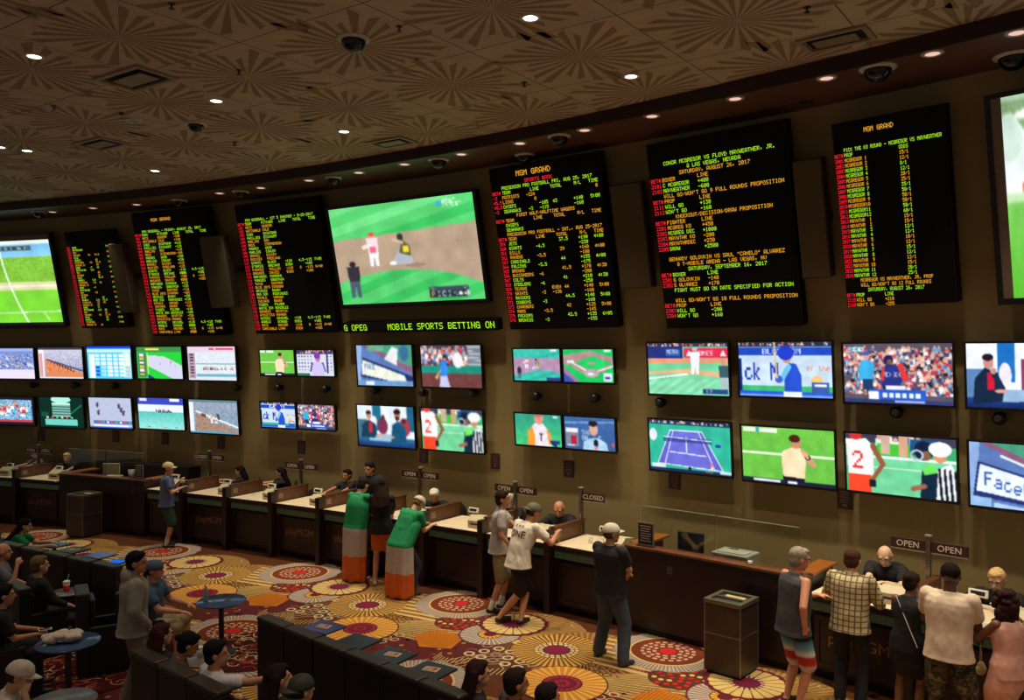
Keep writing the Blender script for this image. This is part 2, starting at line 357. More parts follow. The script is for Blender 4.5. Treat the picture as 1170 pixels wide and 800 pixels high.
# ================================================================== DISPLAYS ON THE WALL
def fit_panel(c, tilt, upper):
    """where a flat panel of the wall stands, its width and height, from where its corners are seen"""
    t = R_(tilt); c = np.array(c, float); m = c.mean(0)
    rays = np.stack([(c[:, 0]-585)/FPX, np.ones(4), -(c[:, 1]-HOR)/FPX], 1); rc = np.array([(m[0]-585)/FPX, 1, -(m[1]-HOR)/FPX])
    def hit(r):
        a = rc[0]**2+1; b = -2*(rc[0]*CXC+CYC); q = CXC**2+CYC**2-r*r; return (-b+math.sqrt(b*b-4*a*q))/2/a
    s = hit(RAD+1.6)
    if upper: s = hit(RAD+1.6-math.tan(t)*max(0, rc[2]*s-.1))
    p = rc*s; th = math.atan2(p[0]-CXC, p[1]-CYC)
    T = np.array([math.cos(th), -math.sin(th), 0]); Nn = np.array([-math.sin(th)*math.cos(t), -math.cos(th)*math.cos(t), -math.sin(t)]); U = np.cross(Nn, T)
    if U[2] < 0: U = -U
    q = rays*((p@Nn)/(rays@Nn))[:, None]-p; u = q@T; v = q@U
    w = (u[1]+u[2]-u[0]-u[3])/2; h = (v[0]+v[1]-v[2]-v[3])/2
    cc = p+T*u.mean()+U*v.mean()+np.array([0, 0, EYE])
    M = Matrix.Translation(Vector(cc)) @ Matrix.Rotation(-th, 4, 'Z') @ Matrix.Rotation(t, 4, 'X')
    return M, w, h
BLK = mat('casing_black', (14, 13, 15), .45, var=.1); BLK2 = mat('casing_matte', (12, 11, 13), .7, var=.1, spec=.25); GREY = mat('bracket_grey', (60, 60, 62), .5, .6)
LED = {'r': glow('led_red', (255, 36, 52), 1.15), 'g': glow('led_green', (170, 236, 40), 1.15), 'a': glow('led_amber', (240, 166, 40), 1.1)}
BOARDM = mat('board_face', (6, 5, 8), .7, var=.2, scale=60, spec=.2)
def odds_board(corners, label, rows, y0, pitch, ncol=48, title=None, red_w=True, cat='odds board', group=None):
    M, w, h = fit_panel(corners, 13, True)
    t = empty('odds_board', mtx=M, label=label, cat=cat, group=group)
    MB().box(-w/2, w/2, .006, .20, -h/2, h/2, bev=.008).build('casing', BLK2, t)
    f = MB().box(-w/2+.03, w/2-.03, -.002, .006, -h/2+.03, h/2-.03)
    f.build('display_face', BOARDM, t)
    bk = MB()
    for x in (-w*.3, w*.3): bk.box(x-.05, x+.05, .20, .30, h*.0, h*.0+.12)
    bk.build('wall_bracket', GREY, t)
    mbs = {'r': MB(), 'g': MB(), 'a': MB()}; cw = w/ncol*.985; ch = h*pitch*.86
    if title:
        for s, fy, fx, sc, c in title: dots(mbs[c], s, -w/2+w*fx, h/2-h*fy, cw*sc, ch*sc*.92, -.006)
    for i, row in enumerate(rows):
        z = h/2-h*(y0+pitch*(i-.42))
        for (col, s, c) in row: dots(mbs[c], s, -w/2+.012*w+col*cw, z, cw, ch, -.006)
    for k, nm in (('r', 'red_lettering'), ('g', 'green_lettering'), ('a', 'amber_lettering')):
        if mbs[k].f: mbs[k].build(nm, LED[k], t)
    return t
def ctr(s, n=48): return max(0, (n-len(s))/2)
# --- football board
G, A_, RD = 'g', 'a', 'r'
hd = lambda c: [(0, 'BET#', 'r'), (4.6, 'TEAM', c), (17.6, 'LINE', c), (26.6, 'TOTAL', c), (36.8, 'M/L', c), (42.8, 'TIME', c)]
rows = [[(4.6, 'PRESEASON PRO FOOTBALL FRI. AUG 25, 2017', G)], hd(G),
 [(0, '-3', RD), (4.4, 'PATRIOTS', A_), (15.6, '-224', A_), (45.5, '0', A_)], [(0, '45.5', RD), (4.4, 'LIONS', A_), (19, '0', A_)],
 [(0, '45.5', RD), (4.4, 'CHIEFS', G), (21, '-105', G), (27, '43', G), (36, '+140', G), (43, '5:00', G)], [(0, '-3', RD), (4.4, 'SEAHAWKS', G), (16, '-3', G), (21, '-115', G), (36, '-160', G)],
 [(10, 'FIRST HALF/HALFTIME WAGERS', A_)], hd(A_), [(4.4, 'CHIEFS', G)], [(4.4, 'SEAHAWKS', G)], [(4.4, 'PRESEASON PRO FOOTBALL - SAT., AUG 25-2017', A_)], hd(A_)]
tm = 'JETS GIANTS BILLS RAVENS CARDINALS FALCONS BROWNS BUCCANEERS COLTS STEELERS TEXANS SAINTS RAIDERS COWBOYS CHARGERS RAMS PACKERS BRONCOS'.split()
tot = ['37.5', '39', '44', '41.5', '41', '44', '44.5', '42', '42.5']; ln = ['-4.5', '-3.5', '-3.5', '-6', '-6', '-3', '-3', '-2.5', '-3']
ml = ['+190', '-230', '+160', '-180', '+155', '-175', '+170', '-200', '+210', '-250', '+140', '-160', '+140', '-160', '+125', '-145', '+135', '-155']
tt = ['4:00', '4:00', '4:00', '4:30', '4:30', '5:00', '5:00', '5:00', '6:05']
for i, n in enumerate(tm):
    c = G if (i//2) % 2 == 0 else A_; r = [(0, str(359+i), RD), (4.4, n, c), (36, ml[i], c)]
    if i % 2: r.append((17, ln[i//2], c))
    else: r += [(27.5, tot[i//2], c), (42.5, tt[i//2], c)]
    if n == 'TEXANS': r.append((22, 'EVEN', c))
    if n == 'SAINTS': r.append((22, '-130', c))
    rows.append(r)
odds_board([(557, 193), (683.5, 173), (707, 375), (583.5, 376)], 'tall black odds board listing preseason pro football games, right of the big baseball screen', rows, .128, .0281,
           title=[('MGM GRAND', .035, .26, 1.75, A_), ('SPORTS BOOK', .088, .33, 1.15, RD)])
# --- fight board
def bet(n, a, b, c, col=4.4, lc=17.4): return [(0, n, RD), (col, a, c), (lc, b, c)]
rows = [[(5.5, 'CONOR MCGREGOR VS FLOYD MAYWEATHER, JR.', G)], [(14, '@ LAS VEGAS, NEVADA', G)], [(11, 'SATURDAY, AUGUST 26, 2017', A_)],
 bet('BET#', 'BOXER', 'LINE', A_), bet('2101', 'C MCGREGOR', '+400', G), bet('2102', 'MAYWEATHER', '-600', G), [(4.4, "WILL GO/WON'T GO 9 FULL ROUNDS PROPOSITION", A_)],
 bet('BET#', 'PROP', 'LINE', A_), bet('2111', 'WILL GO', '+130', G), bet('2112', "WON'T GO", '-160', G), [(8, 'KNOCKOUT/DECISION/DRAW PROPOSITION', A_)],
 bet('BET#', 'FIGHTER', 'LINE', A_), bet('2201', 'MCGREG KO', '+450', A_), bet('2202', 'MCGREG DEC', '+1000', G), bet('2203', 'MAYWTHR KO', '-200', A_), bet('2204', 'MAYWTHRDEC', '+230', A_), bet('2205', 'DRAW', '+2500', G), [],
 [(3.6, 'GENNADY GOLOVKIN VS SAUL "CANELO" ALVAREZ', A_)], [(6.5, '@ T-MOBILE ARENA - LAS VEGAS, NV', A_)], [(10.5, 'SATURDAY, SEPTEMBER 16, 2017', G)],
 bet('BET#', 'BOXER', 'LINE', G), bet('2301', 'G GOLOVKIN', '-140', A_), bet('2302', 'S ALVAREZ', '+170', A_), [(4.4, 'FIGHT MUST GO ON DATE SPECIFIED FOR ACTION', G)], [],
 [(4.4, "WILL GO/WON'T GO 10 FULL ROUNDS PROPOSITION", A_)], bet('BET#', 'PROP', 'LINE', A_), bet('2303', 'WILL GO', '-200', G), bet('2304', "WON'T GO", '+160', G)]
odds_board([(735, 166), (894, 136), (921, 374), (764, 374)], 'widest black odds board, with two boxing match listings in few long lines', rows, .116, .0281)
# --- round by round board
od = '15/1 12/1 8/1 12/1 20/1 25/1 35/1 50/1 50/1 50/1 50/1 60/1 15/1 15/1 12/1 12/1 10/1 12/1 15/1 12/1 12/1 15/1 20/1 25/1'.split()
rows = [[(4.4, 'PICK THE KO ROUND - MCGREGOR VS MAYWEATHER', G)], [(0, 'BET#', RD), (4.4, 'PROP', G), (28.5, 'ODDS', G)]]
for i in range(24):
    c = A_ if (i//2) % 2 == 0 else G; nm = ('MCGREGOR%2d' % (i+1)) if i < 12 else ('MAYWTHR %2d' % (i-11)); rows.append([(0, str(2001+i), RD), (4.4, nm, c), (28.5, od[i], c)])
rows += [[(7, 'MCGREGOR VS MAYWEATHER, JR. PROP', A_)], [(7, "WILL GO/WON'T GO 12 FULL ROUNDS", A_)], [(10, 'SATURDAY, AUGUST 26, 2017', G)],
 [(0, 'BET#', RD), (4.4, 'PROP', G), (17.5, 'LINE', G)], [(0, '2115', RD), (4.4, 'WILL GO', A_), (17.5, '+210', A_)], [(0, '2160', RD), (4.4, "WON'T GO", A_), (17.5, '-255', A_)]]
odds_board([(945, 142), (1073, 120), (1101, 345.5), (972, 350)], 'narrow black odds board of knockout round odds, beside the rightmost big screen', rows, .150, .0272,
           title=[('MGM GRAND', .045, .30, 1.45, A_)])
# --- two baseball boards and the narrow one
teams = "METS NATIONALS CUBS PHILLIES MARLINS REDS PADRES GIANTS BRAVES ROCKIES D'BACKS DODGERS PIRATES BREWERS MARINERS YANKEES TWINS BLUE.JAYS ORIOLES RED.SOX ROYALS INDIANS TIGERS WHITE.SOX RANGERS ATHLETICS ASTROS ANGELS RAYS CARDINALS".replace('.', ' ~').split()
teams = [t for t in "METS|NATIONALS|CUBS|PHILLIES|MARLINS|REDS|PADRES|MARLINS|BRAVES|ROCKIES|GIANTS|D'BACKS|PIRATES|BREWERS|MARINERS|YANKEES|TWINS|BLUE JAYS|ORIOLES|RED SOX|ROYALS|INDIANS|TIGERS|WHITE SOX|RANGERS|ATHLETICS|ASTROS|ANGELS|RAYS|CARDINALS".split('|')]
pit = "DEGROM|COLE|QUINTANA|EICKHOFF|RAY|STEPHENSON|WOOD|CONLEY|DICKEY|FREELAND|BLACH|GREINKE|TAILLON|DAVIES|MIRANDA|SABATHIA|SANTANA|STROMAN|BUNDY|RODRIGUEZ|VARGAS|BAUER|FULMER|GONZALEZ|GRIFFIN|MANAEA|KEUCHEL|SKAGGS|ARCHER|LYNN".split('|')
def base_rows(first5):
    hdr = 'PRO BASEBALL - 1ST 5 INNINGS - 8-25-2017' if first5 else 'PRO BASEBALL - FRIDAY, AUGUST 25, 2017'
    rr = [[(5, hdr, G)], [(0, 'BET#', RD), (4.4, 'TEAM', G), (14.5, 'PITCHER', G), (25, 'LINE', G), (33, 'TOTAL', G), (42, 'TIME', G)]]
    for i in range(30):
        c = A_ if (i//2) % 2 == 0 else G; r = [(0, (str(901+i) if not first5 else '1'+str(901+i)[1:]), RD), (4.4, teams[i], c), (14.5, pit[i], c)]
        if not first5: r.append((25, ['-150', '+130', '+115', '-125', '-110', '-105'][i % 6], c))
        if i in (10, 12, 26, 28) or (not first5 and i in (10, 12)): r += [(25, '-110', c), (33, ['8', '4.5'][i % 4 > 1], c), (36.5, '-115', c), (42, ['6:40', '7:05'][i % 4 > 1], c)]
        if i in (11, 13, 27, 29): r += [(25, 'EVEN', c), (36.5, '+105', c)]
        rr.append(r)
    return rr
odds_board([(269.7, 235), (363, 222.5), (383, 379), (290, 382.6)], 'black odds board of first five innings baseball lines, left of the big baseball screen', base_rows(True), .125, .0270)
odds_board([(152, 243), (238.5, 235.6), (257, 383.6), (172, 384)], 'black odds board of pro baseball with amber title, second board from the left', base_rows(False), .155, .0262,
           title=[('MGM GRAND', .055, .26, 1.45, A_)])
rows = []
rr = random.Random(5)
for i in range(32):
    c = G if (i//2) % 2 == 0 else A_; r = [(0, str(701+i), RD), (5, ['GAME', 'RETRIEVER', 'BAY', 'NEVADA', 'RICE', 'HAWAII', 'STANFORD', 'OREGON ST'][i % 8], c)]
    if rr.random() < .5: r.append((18, ['-7', '3.5', '-21', '10'][i % 4], c))
    if rr.random() < .6: r.append((24, ['51.5', '48', '62'][i % 3], c))
    if i % 2 == 0: r.append((35, ['7:00', '4:30', '12:30'][i % 3], c))
    rows.append(r)
odds_board([(75, 266), (129, 261), (144.5, 374), (91, 375.6)], 'small narrow black odds board beside the green field screen at far left', rows, .165, .0258, ncol=42)
# --- ticker
M, wd, ht = fit_panel([(391, 369.5), (568, 364), (570, 377), (392, 381)], 13, True)
t = empty('ticker_display', mtx=M, label='long low black ticker with green lettering under the big baseball screen', cat='ticker')
MB().box(-wd/2, wd/2, 0, .16, -ht/2, ht/2, bev=.006).build('casing', BLK2, t)
m = MB(); dots(m, 'G OPEG     MOBILE SPORTS BETTING ON', -wd/2+.05, ht*.30, wd/36, ht*.72, -.006); m.build('green_lettering', LED['g'], t)
k = MB(); k.box(-.9, -.8, .16, .24, -.04, .04); k.box(.8, .9, .16, .24, -.04, .04); k.build('wall_bracket', GREY, t)

# ================================================================== PICTURES SHOWN ON SCREENS
class Pic:
    def __init__(s, W, H, bg=(0, 0, 0)):
        s.W, s.H = W, H; s.a = np.zeros((H, W, 3)); s.a[:] = bg; y, x = np.mgrid[0:H, 0:W]; s.u = (x+.5)/W; s.v = (y+.5)/H
    def put(s, mask, c, al=1.0): s.a[mask] = s.a[mask]*(1-al)+np.array(c, float)*al; return s
    def rect(s, x0, y0, x1, y1, c, al=1): return s.put((s.u >= x0) & (s.u <= x1) & (s.v >= y0) & (s.v <= y1), c, al)
    def ell(s, x, y, rx, ry, c, al=1): return s.put(((s.u-x)/rx)**2+((s.v-y)/ry)**2 <= 1, c, al)
    def ring(s, x, y, rx, ry, t, c): q = np.sqrt(((s.u-x)/rx)**2+((s.v-y)/ry)**2); return s.put(abs(q-1) < t, c)
    def poly(s, P, c, al=1):
        m = np.zeros_like(s.u, bool); n = len(P)
        for i in range(n):
            x0, y0 = P[i]; x1, y1 = P[(i+1) % n]
            if y0 == y1: continue
            k = ((y0 > s.v) != (y1 > s.v)) & (s.u < (x1-x0)*(s.v-y0)/(y1-y0)+x0); m ^= k
        return s.put(m, c, al)
    def line(s, x0, y0, x1, y1, t, c):
        A = s.W/s.H; dx, dy = (x1-x0)*A, y1-y0; L2 = dx*dx+dy*dy+1e-9; k = np.clip((((s.u-x0)*A)*dx+(s.v-y0)*dy)/L2, 0, 1)
        return s.put(np.hypot((s.u-x0)*A-k*dx, (s.v-y0)-k*dy) < t, c)
    def grad(s, x0, y0, x1, y1, ca, cb):
        m = (s.u >= x0) & (s.u <= x1) & (s.v >= y0) & (s.v <= y1); k = ((s.v[m]-y0)/(y1-y0))[:, None]; s.a[m] = np.array(ca)*(1-k)+np.array(cb)*k; return s
    def noise(s, x0, y0, x1, y1, amp):
        m = (s.u >= x0) & (s.u <= x1) & (s.v >= y0) & (s.v <= y1); s.a[m] += rng.uniform(-amp, amp, (m.sum(), 1)); return s
    def crowd(s, x0, y0, x1, y1, n, size=.03, pal=None):
        if s.W >= 96: size *= .8; n = int(n*1.5)
        pal = pal or [(230, 200, 190), (60, 70, 110), (200, 60, 70), (240, 240, 245), (90, 110, 170), (40, 36, 50), (220, 170, 150), (110, 160, 200), (170, 60, 90)]
        for _ in range(n):
            x = rng.uniform(x0, x1); y = rng.uniform(y0, y1); c = pal[rng.randint(len(pal))]
            s.rect(x-size*.5, y, x+size*.5, min(y1, y+size*1.8), c); s.ell(x, y-size*.3, size*.3, size*.6, (206, 160, 140))
        return s
    def text(s, t, x, y, cw, ch, c):
        for k, chh in enumerate(t):
            g = FONT.get(chh) or FONT.get(chh.upper())
            if not g: continue
            for r in range(7):
                for i in range(5):
                    if g[i] >> r & 1: s.rect(x+k*cw+i*cw/6, y+r*ch/7, x+k*cw+(i+1.05)*cw/6, y+(r+1.05)*ch/7, c)
        return s
def man(p, x, y, h, shirt, legs, head=(200, 150, 120), cap=None, k=.9):
    w = h*.14*k; p.poly([(x-w*.8, y-h*.5), (x+w*.8, y-h*.5), (x+w*.7, y), (x+w*.2, y), (x, y-h*.35), (x-w*.3, y), (x-w*.8, y)], legs)
    p.poly([(x-w, y-h*.84), (x+w, y-h*.84), (x+w*.85, y-h*.45), (x-w*.85, y-h*.45)], shirt); p.ell(x, y-h*.92, w*.5, h*.075, head)
    if cap: p.ell(x, y-h*.96, w*.55, h*.05, cap)
GR = (80, 200, 110)
def pic_race(k):
    p = Pic(64, 36, (190, 190, 205))
    if k == 0:
        p = Pic(64, 36, (120, 140, 200)); p.noise(0, .2, 1, .7, 60); p.rect(0, .7, 1, 1, (225, 215, 235)); p.rect(0, 0, 1, .12, (150, 170, 230)); p.rect(0, 0, .06, 1, (240, 240, 250)); p.crowd(.3, .3, .95, .6, 24, .05, [(70, 90, 160), (200, 210, 235), (120, 140, 190)])
    if k == 1:
        p.grad(0, 0, 1, 1, (200, 200, 220), (150, 150, 180)); p.poly([(.15, .35), (1, .85), (1, 1), (.15, 1)], (216, 132, 84)); p.noise(.15, .15, 1, .8, 28); p.line(.2, .4, 1, .75, .03, (90, 80, 110)); p.rect(0, 0, .13, 1, (236, 236, 240)); p.rect(.02, .2, .09, .95, (200, 80, 80), .5); p.rect(0, 0, 1, .09, (60, 60, 80)); p.rect(0, .95, 1, 1, (200, 220, 240))
        for i in range(9): p.ell(.3+i*.06, .47+i*.035, .02, .04, (90, 50, 50))
    if k == 2:
        p = Pic(64, 36, (80, 200, 235)); p.rect(0, 0, 1, .08, (40, 60, 220)); p.rect(.02, .1, .98, .2, (190, 235, 245))
        for r in range(6):
            for c in range(7): p.rect(.05+c*.135, .24+r*.12, .15+c*.135, .33+r*.12, [(220, 235, 245), (40, 90, 220), (150, 225, 235), (245, 245, 235)][(c*(r > 2)+(c > 4)*3) % 4])
        p.rect(.05, .24, .17, .98, (230, 240, 250)); p.rect(.82, .2, .97, .95, (240, 245, 215), .7)
    if k == 3:
        p = Pic(64, 36, (40, 190, 70)); p.rect(0, 0, 1, .16, (60, 140, 70)); p.rect(.2, .05, .5, .12, (240, 220, 90)); p.rect(.03, .2, .2, .95, (70, 120, 90)); 
        for i in range(6): p.rect(.06, .22+i*.12, .16, .3+i*.12, [(230, 230, 240), (220, 180, 60)][i % 2])
        p.rect(.24, .2, 1, 1, (40, 205, 60)); p.poly([(.24, .28), (.6, .3), (1, .6), (1, 1), (.8, 1), (.24, .6)], (205, 205, 228)); p.crowd(.4, .3, .9, .6, 8, .02); p.line(.24, .2, .24, 1, .012, (235, 230, 90)); p.poly([(.24, .85), (.4, 1), (.24, 1)], (40, 60, 120))
    if k == 4:
        p = Pic(64, 36, (214, 222, 232)); p.rect(0, 0, 1, .16, (225, 200, 220)); p.rect(.45, .05, .56, .11, (220, 50, 90)); p.rect(.6, .06, .95, .1, (220, 60, 100)); p.rect(.02, .2, .15, .95, (180, 150, 170))
        for i in range(8): p.rect(.04, .22+i*.09, .12, .27+i*.09, (90, 60, 80))
        p.rect(.17, .5, 1, .54, (90, 160, 165)); p.noise(.17, .2, 1, .9, 14); p.crowd(.25, .62, .95, .7, 12, .05, [(100, 80, 90), (160, 150, 160)]); p.rect(.17, .8, 1, .9, (110, 170, 190))
    if k == 5:
        p = Pic(64, 36, (30, 26, 40)); p.rect(.05, .1, .95, .8, (120, 170, 205)); p.noise(.05, .1, .95, .8, 60); p.crowd(.1, .25, .9, .7, 30, .07, [(230, 235, 245), (200, 60, 80), (70, 170, 190), (250, 240, 240)]); p.rect(.05, .8, .95, .88, (200, 60, 70)); p.ell(.38, .18, .1, .07, (110, 170, 180))
    if k == 6:
        p = Pic(64, 36, (14, 44, 36)); p.ell(.5, .08, .22, .12, (170, 230, 215)); p.rect(.3, .2, .7, .24, (190, 240, 225)); p.line(.7, .55, .95, .25, .015, (30, 140, 80)); p.rect(.12, .72, .85, .92, (110, 200, 190)); p.rect(.05, .5, .2, .65, (24, 80, 60))
        for i in range(5): p.rect(.3, .26+i*.08, .7, .31+i*.08, (150, 215, 200), .8)
        for i in range(6): p.rect(.16+i*.11, .64, .2+i*.11, .7, [(230, 210, 180), (220, 80, 60), (90, 200, 120)][i % 3])
    if k == 7:
        p = Pic(64, 36, (180, 188, 214)); p.noise(0, 0, 1, 1, 8)
        for x, y in ((.2, .25), (.22, .5), (.7, .28), (.75, .4), (.8, .5)): p.ell(x, y, .035, .08, (70, 80, 120)); p.ell(x+.02, y-.06, .02, .04, (150, 60, 80))
        p.rect(.1, .76, 1, .86, (90, 110, 170)); p.rect(.1, .88, .9, .95, (230, 235, 245)); p.rect(0, .95, 1, 1, (60, 90, 200))
        for i in range(8): p.rect(.2+i*.1, .77, .25+i*.1, .84, [(230, 60, 70), (60, 190, 90), (240, 240, 250)][i % 3])
    if k == 8:
        p = Pic(64, 36, (110, 205, 200)); p.rect(0, 0, 1, .22, (60, 70, 190)); p.rect(.05, .03, .2, .12, (220, 220, 240)); p.rect(.7, .03, .9, .12, (230, 235, 245)); p.rect(0, .22, 1, .45, (225, 232, 240)); p.grad(0, .45, 1, 1, (90, 190, 180), (150, 225, 220)); p.noise(0, .45, 1, 1, 12)
        p.crowd(.4, .38, .72, .48, 20, .04, [(30, 70, 90), (50, 100, 120)]); p.crowd(.12, .92, .95, .95, 10, .04, [(20, 40, 60), (160, 30, 50)])
    if k == 9:
        p.grad(0, 0, 1, 1, (150, 160, 180), (120, 150, 170)); p.poly([(.12, .4), (1, .9), (1, 1), (.12, 1)], (160, 130, 116)); p.noise(0, 0, 1, 1, 22); p.rect(0, 0, .1, 1, (225, 230, 235)); p.line(.15, .35, 1, .8, .03, (220, 220, 225)); p.crowd(.25, .4, .6, .7, 10, .05, [(90, 70, 60), (220, 220, 220)]); p.rect(0, .95, .9, 1, (70, 160, 200)); p.rect(0, 0, 1, .07, (90, 130, 140))
    return p
def pic_ref(W=160, H=90):
    p = Pic(W, H, (108, 190, 70)); p.noise(0, 0, 1, 1, 9); p.rect(0, .46, 1, .5, (225, 245, 215)); p.rect(.02, .02, .4, .1, (225, 235, 215)); p.rect(.16, .02, .2, .1, (60, 170, 190))
    p.poly([(.46, .92), (.44, .62), (.45, .42), (.55, .34), (.64, .34), (.7, .4), (.7, .6), (.68, .92)], (240, 216, 176)); p.line(.68, .42, .78, .62, .045, (220, 160, 130)); p.line(.76, .62, .68, .42, .04, (214, 150, 120)); p.ell(.72, .5, .03, .045, (30, 26, 40)); p.line(.66, .38, .72, .5, .03, (215, 160, 130))
    p.ell(.6, .25, .055, .11, (205, 140, 110)); p.ell(.585, .18, .06, .07, (70, 40, 24)); p.poly([(.45, .86), (.68, .88), (.68, .98), (.45, .98)], (24, 24, 40)); p.rect(0, .93, 1, 1, (30, 36, 60)); p.rect(.12, .94, .42, .99, (225, 230, 235)); p.rect(.5, .94, .6, .99, (225, 230, 235)); return p
def pic_batter(W=160, H=90):
    p = Pic(W, H, (186, 210, 236)); p.rect(0, 0, 1, .09, (40, 50, 70)); p.crowd(0, .02, 1, .07, 20, .03); p.rect(0, .1, 1, .24, (34, 72, 190)); p.text('BLUE', .27, .12, .055, .1, (240, 245, 255)); p.text('OM', .58, .12, .055, .1, (240, 245, 255))
    p.rect(0, .24, 1, .8, (196, 216, 238)); p.text('ick M', -.03, .38, .095, .32, (36, 60, 170)); p.text('ick M', -.025, .38, .095, .32, (36, 60, 170)); p.text('c', .72, .5, .04, .1, (36, 60, 170)) if False else None; p.text('of the', .74, .42, .04, .1, (226, 130, 110)); p.rect(0, .8, 1, .9, (60, 180, 110)); p.rect(0, .9, 1, 1, (40, 90, 220))
    p.ell(.84, .7, .06, .1, (236, 190, 120)); p.rect(.79, .72, .96, .92, (60, 90, 160)); p.rect(.81, .76, .94, .8, (220, 230, 240))
    p.poly([(.5, .95), (.5, .5), (.56, .38), (.63, .4), (.68, .6), (.68, .95)], (40, 80, 200)); p.line(.55, .45, .47, .68, .05, (110, 190, 230)); p.ell(.44, .68, .04, .07, (60, 90, 190)); p.ell(.53, .28, .05, .11, (200, 150, 130)); p.ell(.52, .2, .085, .13, (34, 60, 190)); p.line(.42, .65, .40, .02, .018, (220, 190, 150)); p.poly([(.49, .9), (.68, .9), (.68, 1), (.49, 1)], (225, 230, 240)); p.rect(0, .96, 1, 1, (230, 240, 250), .4); p.rect(0, .3, .03, .9, (20, 40, 110)); return p
def pic_pitch(W=160, H=90):
    p = Pic(W, H, (120, 206, 160)); p.rect(0, 0, 1, .08, (60, 50, 70)); p.crowd(0, .02, 1, .07, 26, .03); p.rect(0, .08, .45, .3, (40, 50, 120)); p.rect(.24, .12, .42, .26, (50, 90, 170)); p.text('METRO', .25, .13, .03, .08, (230, 240, 250)); p.rect(.46, .1, 1, .29, (220, 50, 80)); p.poly([(.53, .14), (.57, .26), (.49, .26)], (245, 230, 235)); p.text('HOMES', .6, .16, .045, .08, (250, 230, 235)); p.poly([(.94, .14), (.98, .26), (.9, .26)], (245, 230, 235))
    p.rect(0, .3, 1, .4, (226, 150, 116)); p.poly([(0, .62), (.4, .58), (1, .66), (1, .58), (.5, .5), (0, .55)], (226, 170, 130)); p.poly([(0, .4), (1, .38), (1, .5), (.5, .5), (0, .56)], (110, 205, 150)); p.line(0, .7, .5, .6, .015, (240, 245, 235)); 
    for k in range(6): p.poly([(.15*k-.2, 1), (.15*k-.12, 1), (.15*k+.14, .7), (.15*k+.08, .7)], (150, 222, 180), .7)
    man(p, .6, .6, .5, (235, 235, 240), (235, 235, 240), cap=(180, 190, 200)); man(p, .95, .9, .55, (60, 90, 100), (170, 180, 190)); p.rect(.68, .88, .98, .97, (40, 70, 130)); p.text('12', .72, .89, .04, .07, (240, 240, 250)); return p
def pic_tennis(W=160, H=90):
    p = Pic(W, H, (50, 180, 150)); p.rect(0, 0, 1, .09, (30, 50, 80)); p.crowd(0, .02, 1, .07, 24, .03, [(200, 210, 220), (60, 80, 120), (180, 190, 200)]); p.poly([(.27, .2), (.66, .2), (.9, .92), (.1, .86)], (96, 98, 196)); p.poly([(.32, .22), (.62, .22), (.8, .9), (.2, .85)], (106, 106, 206))
    for a in ((.27, .2, .66, .2), (.27, .2, .1, .86), (.66, .2, .9, .92), (.1, .86, .9, .92), (.31, .2, .19, .86), (.62, .2, .8, .9), (.26, .62, .7, .66), (.47, .32, .47, .64)): p.line(*a, .01, (226, 232, 240))
    p.rect(.18, .33, .78, .42, (30, 50, 120), .6); p.line(.18, .33, .78, .37, .008, (230, 235, 240)); p.rect(.82, .42, .88, .48, (40, 60, 160)); man(p, .77, .92, .14, (230, 120, 130), (230, 230, 230)); p.ell(.05, .3, .05, .12, (220, 225, 225)); p.ell(.5, .92, .02, .03, (20, 20, 30)); p.rect(0, .94, 1, 1, (30, 50, 90)); p.rect(.02, .87, .2, .94, (210, 225, 225)); p.rect(.86, .92, 1, .98, (200, 220, 225)); p.crowd(.7, .95, .8, .97, 4, .02, [(200, 60, 60)]); return p
def pic_crowd(W=160, H=90):
    p = Pic(W, H, (90, 80, 96)); p.crowd(0, .06, 1, .86, 330, .045); p.poly([(.15, .62), (.14, .36), (.19, .28), (.25, .28), (.30, .36), (.28, .62)], (60, 170, 220)); p.ell(.22, .22, .03, .06, (206, 150, 130)); p.ell(.22, .17, .035, .035, (50, 90, 180)); p.line(.15, .36, .11, .22, .02, (206, 150, 130)); p.rect(.18, .6, .28, .78, (30, 60, 100))
    p.poly([(.36, .72), (.37, .42), (.42, .34), (.5, .36), (.55, .42), (.56, .62), (.5, .74)], (40, 50, 130)); p.line(.38, .42, .37, .6, .03, (210, 60, 60)); p.line(.54, .38, .58, .58, .05, (220, 60, 60)); p.text('RED SOX', .385, .48, .022, .07, (240, 230, 240)); p.rect(.4, .7, .58, .84, (236, 236, 240)); p.ell(.43, .28, .045, .085, (30, 34, 80)); p.ell(.44, .31, .025, .05, (120, 80, 60))
    p.rect(.24, .77, .76, .93, (40, 90, 200)); p.rect(.24, .8, .33, .93, (236, 236, 240))
    for k in range(6): p.rect(.37+k*.06, .82, .41+k*.06, .9, (230, 238, 250))
    p.rect(0, .93, 1, 1, (50, 60, 110)); p.rect(.48, .95, .75, .98, (160, 180, 230)); p.rect(.05, .06, .2, .14, (200, 230, 235)); p.text('AEROS', .05, .06, .03, .08, (60, 110, 140)); return p
def pic_player_crowd(W=96, H=54):
    p = Pic(W, H, (70, 60, 80)); p.crowd(0, .04, .78, .5, 130, .05); p.poly([(.78, 0), (1, 0), (1, .52), (.78, .52)], (120, 130, 140))
    for k in range(6): p.line(.79, .06+k*.08, 1, .05+k*.08, .008, (220, 225, 230))
    p.rect(0, .5, 1, .66, (30, 140, 120)); p.rect(0, .66, 1, 1, (110, 62, 60)); p.ell(.62, .36, .08, .18, (230, 225, 230))
    p.poly([(.3, 1), (.32, .7), (.42, .66), (.48, 1)], (190, 190, 225)); p.poly([(.32, .74), (.32, .42), (.4, .34), (.45, .5), (.44, .74)], (50, 130, 220)); p.ell(.345, .29, .03, .06, (210, 160, 140)); p.ell(.33, .25, .035, .04, (240, 240, 240)); p.line(.33, .6, .25, .76, .02, (215, 165, 150)); p.ell(.26, .76, .03, .04, (210, 170, 120)); return p
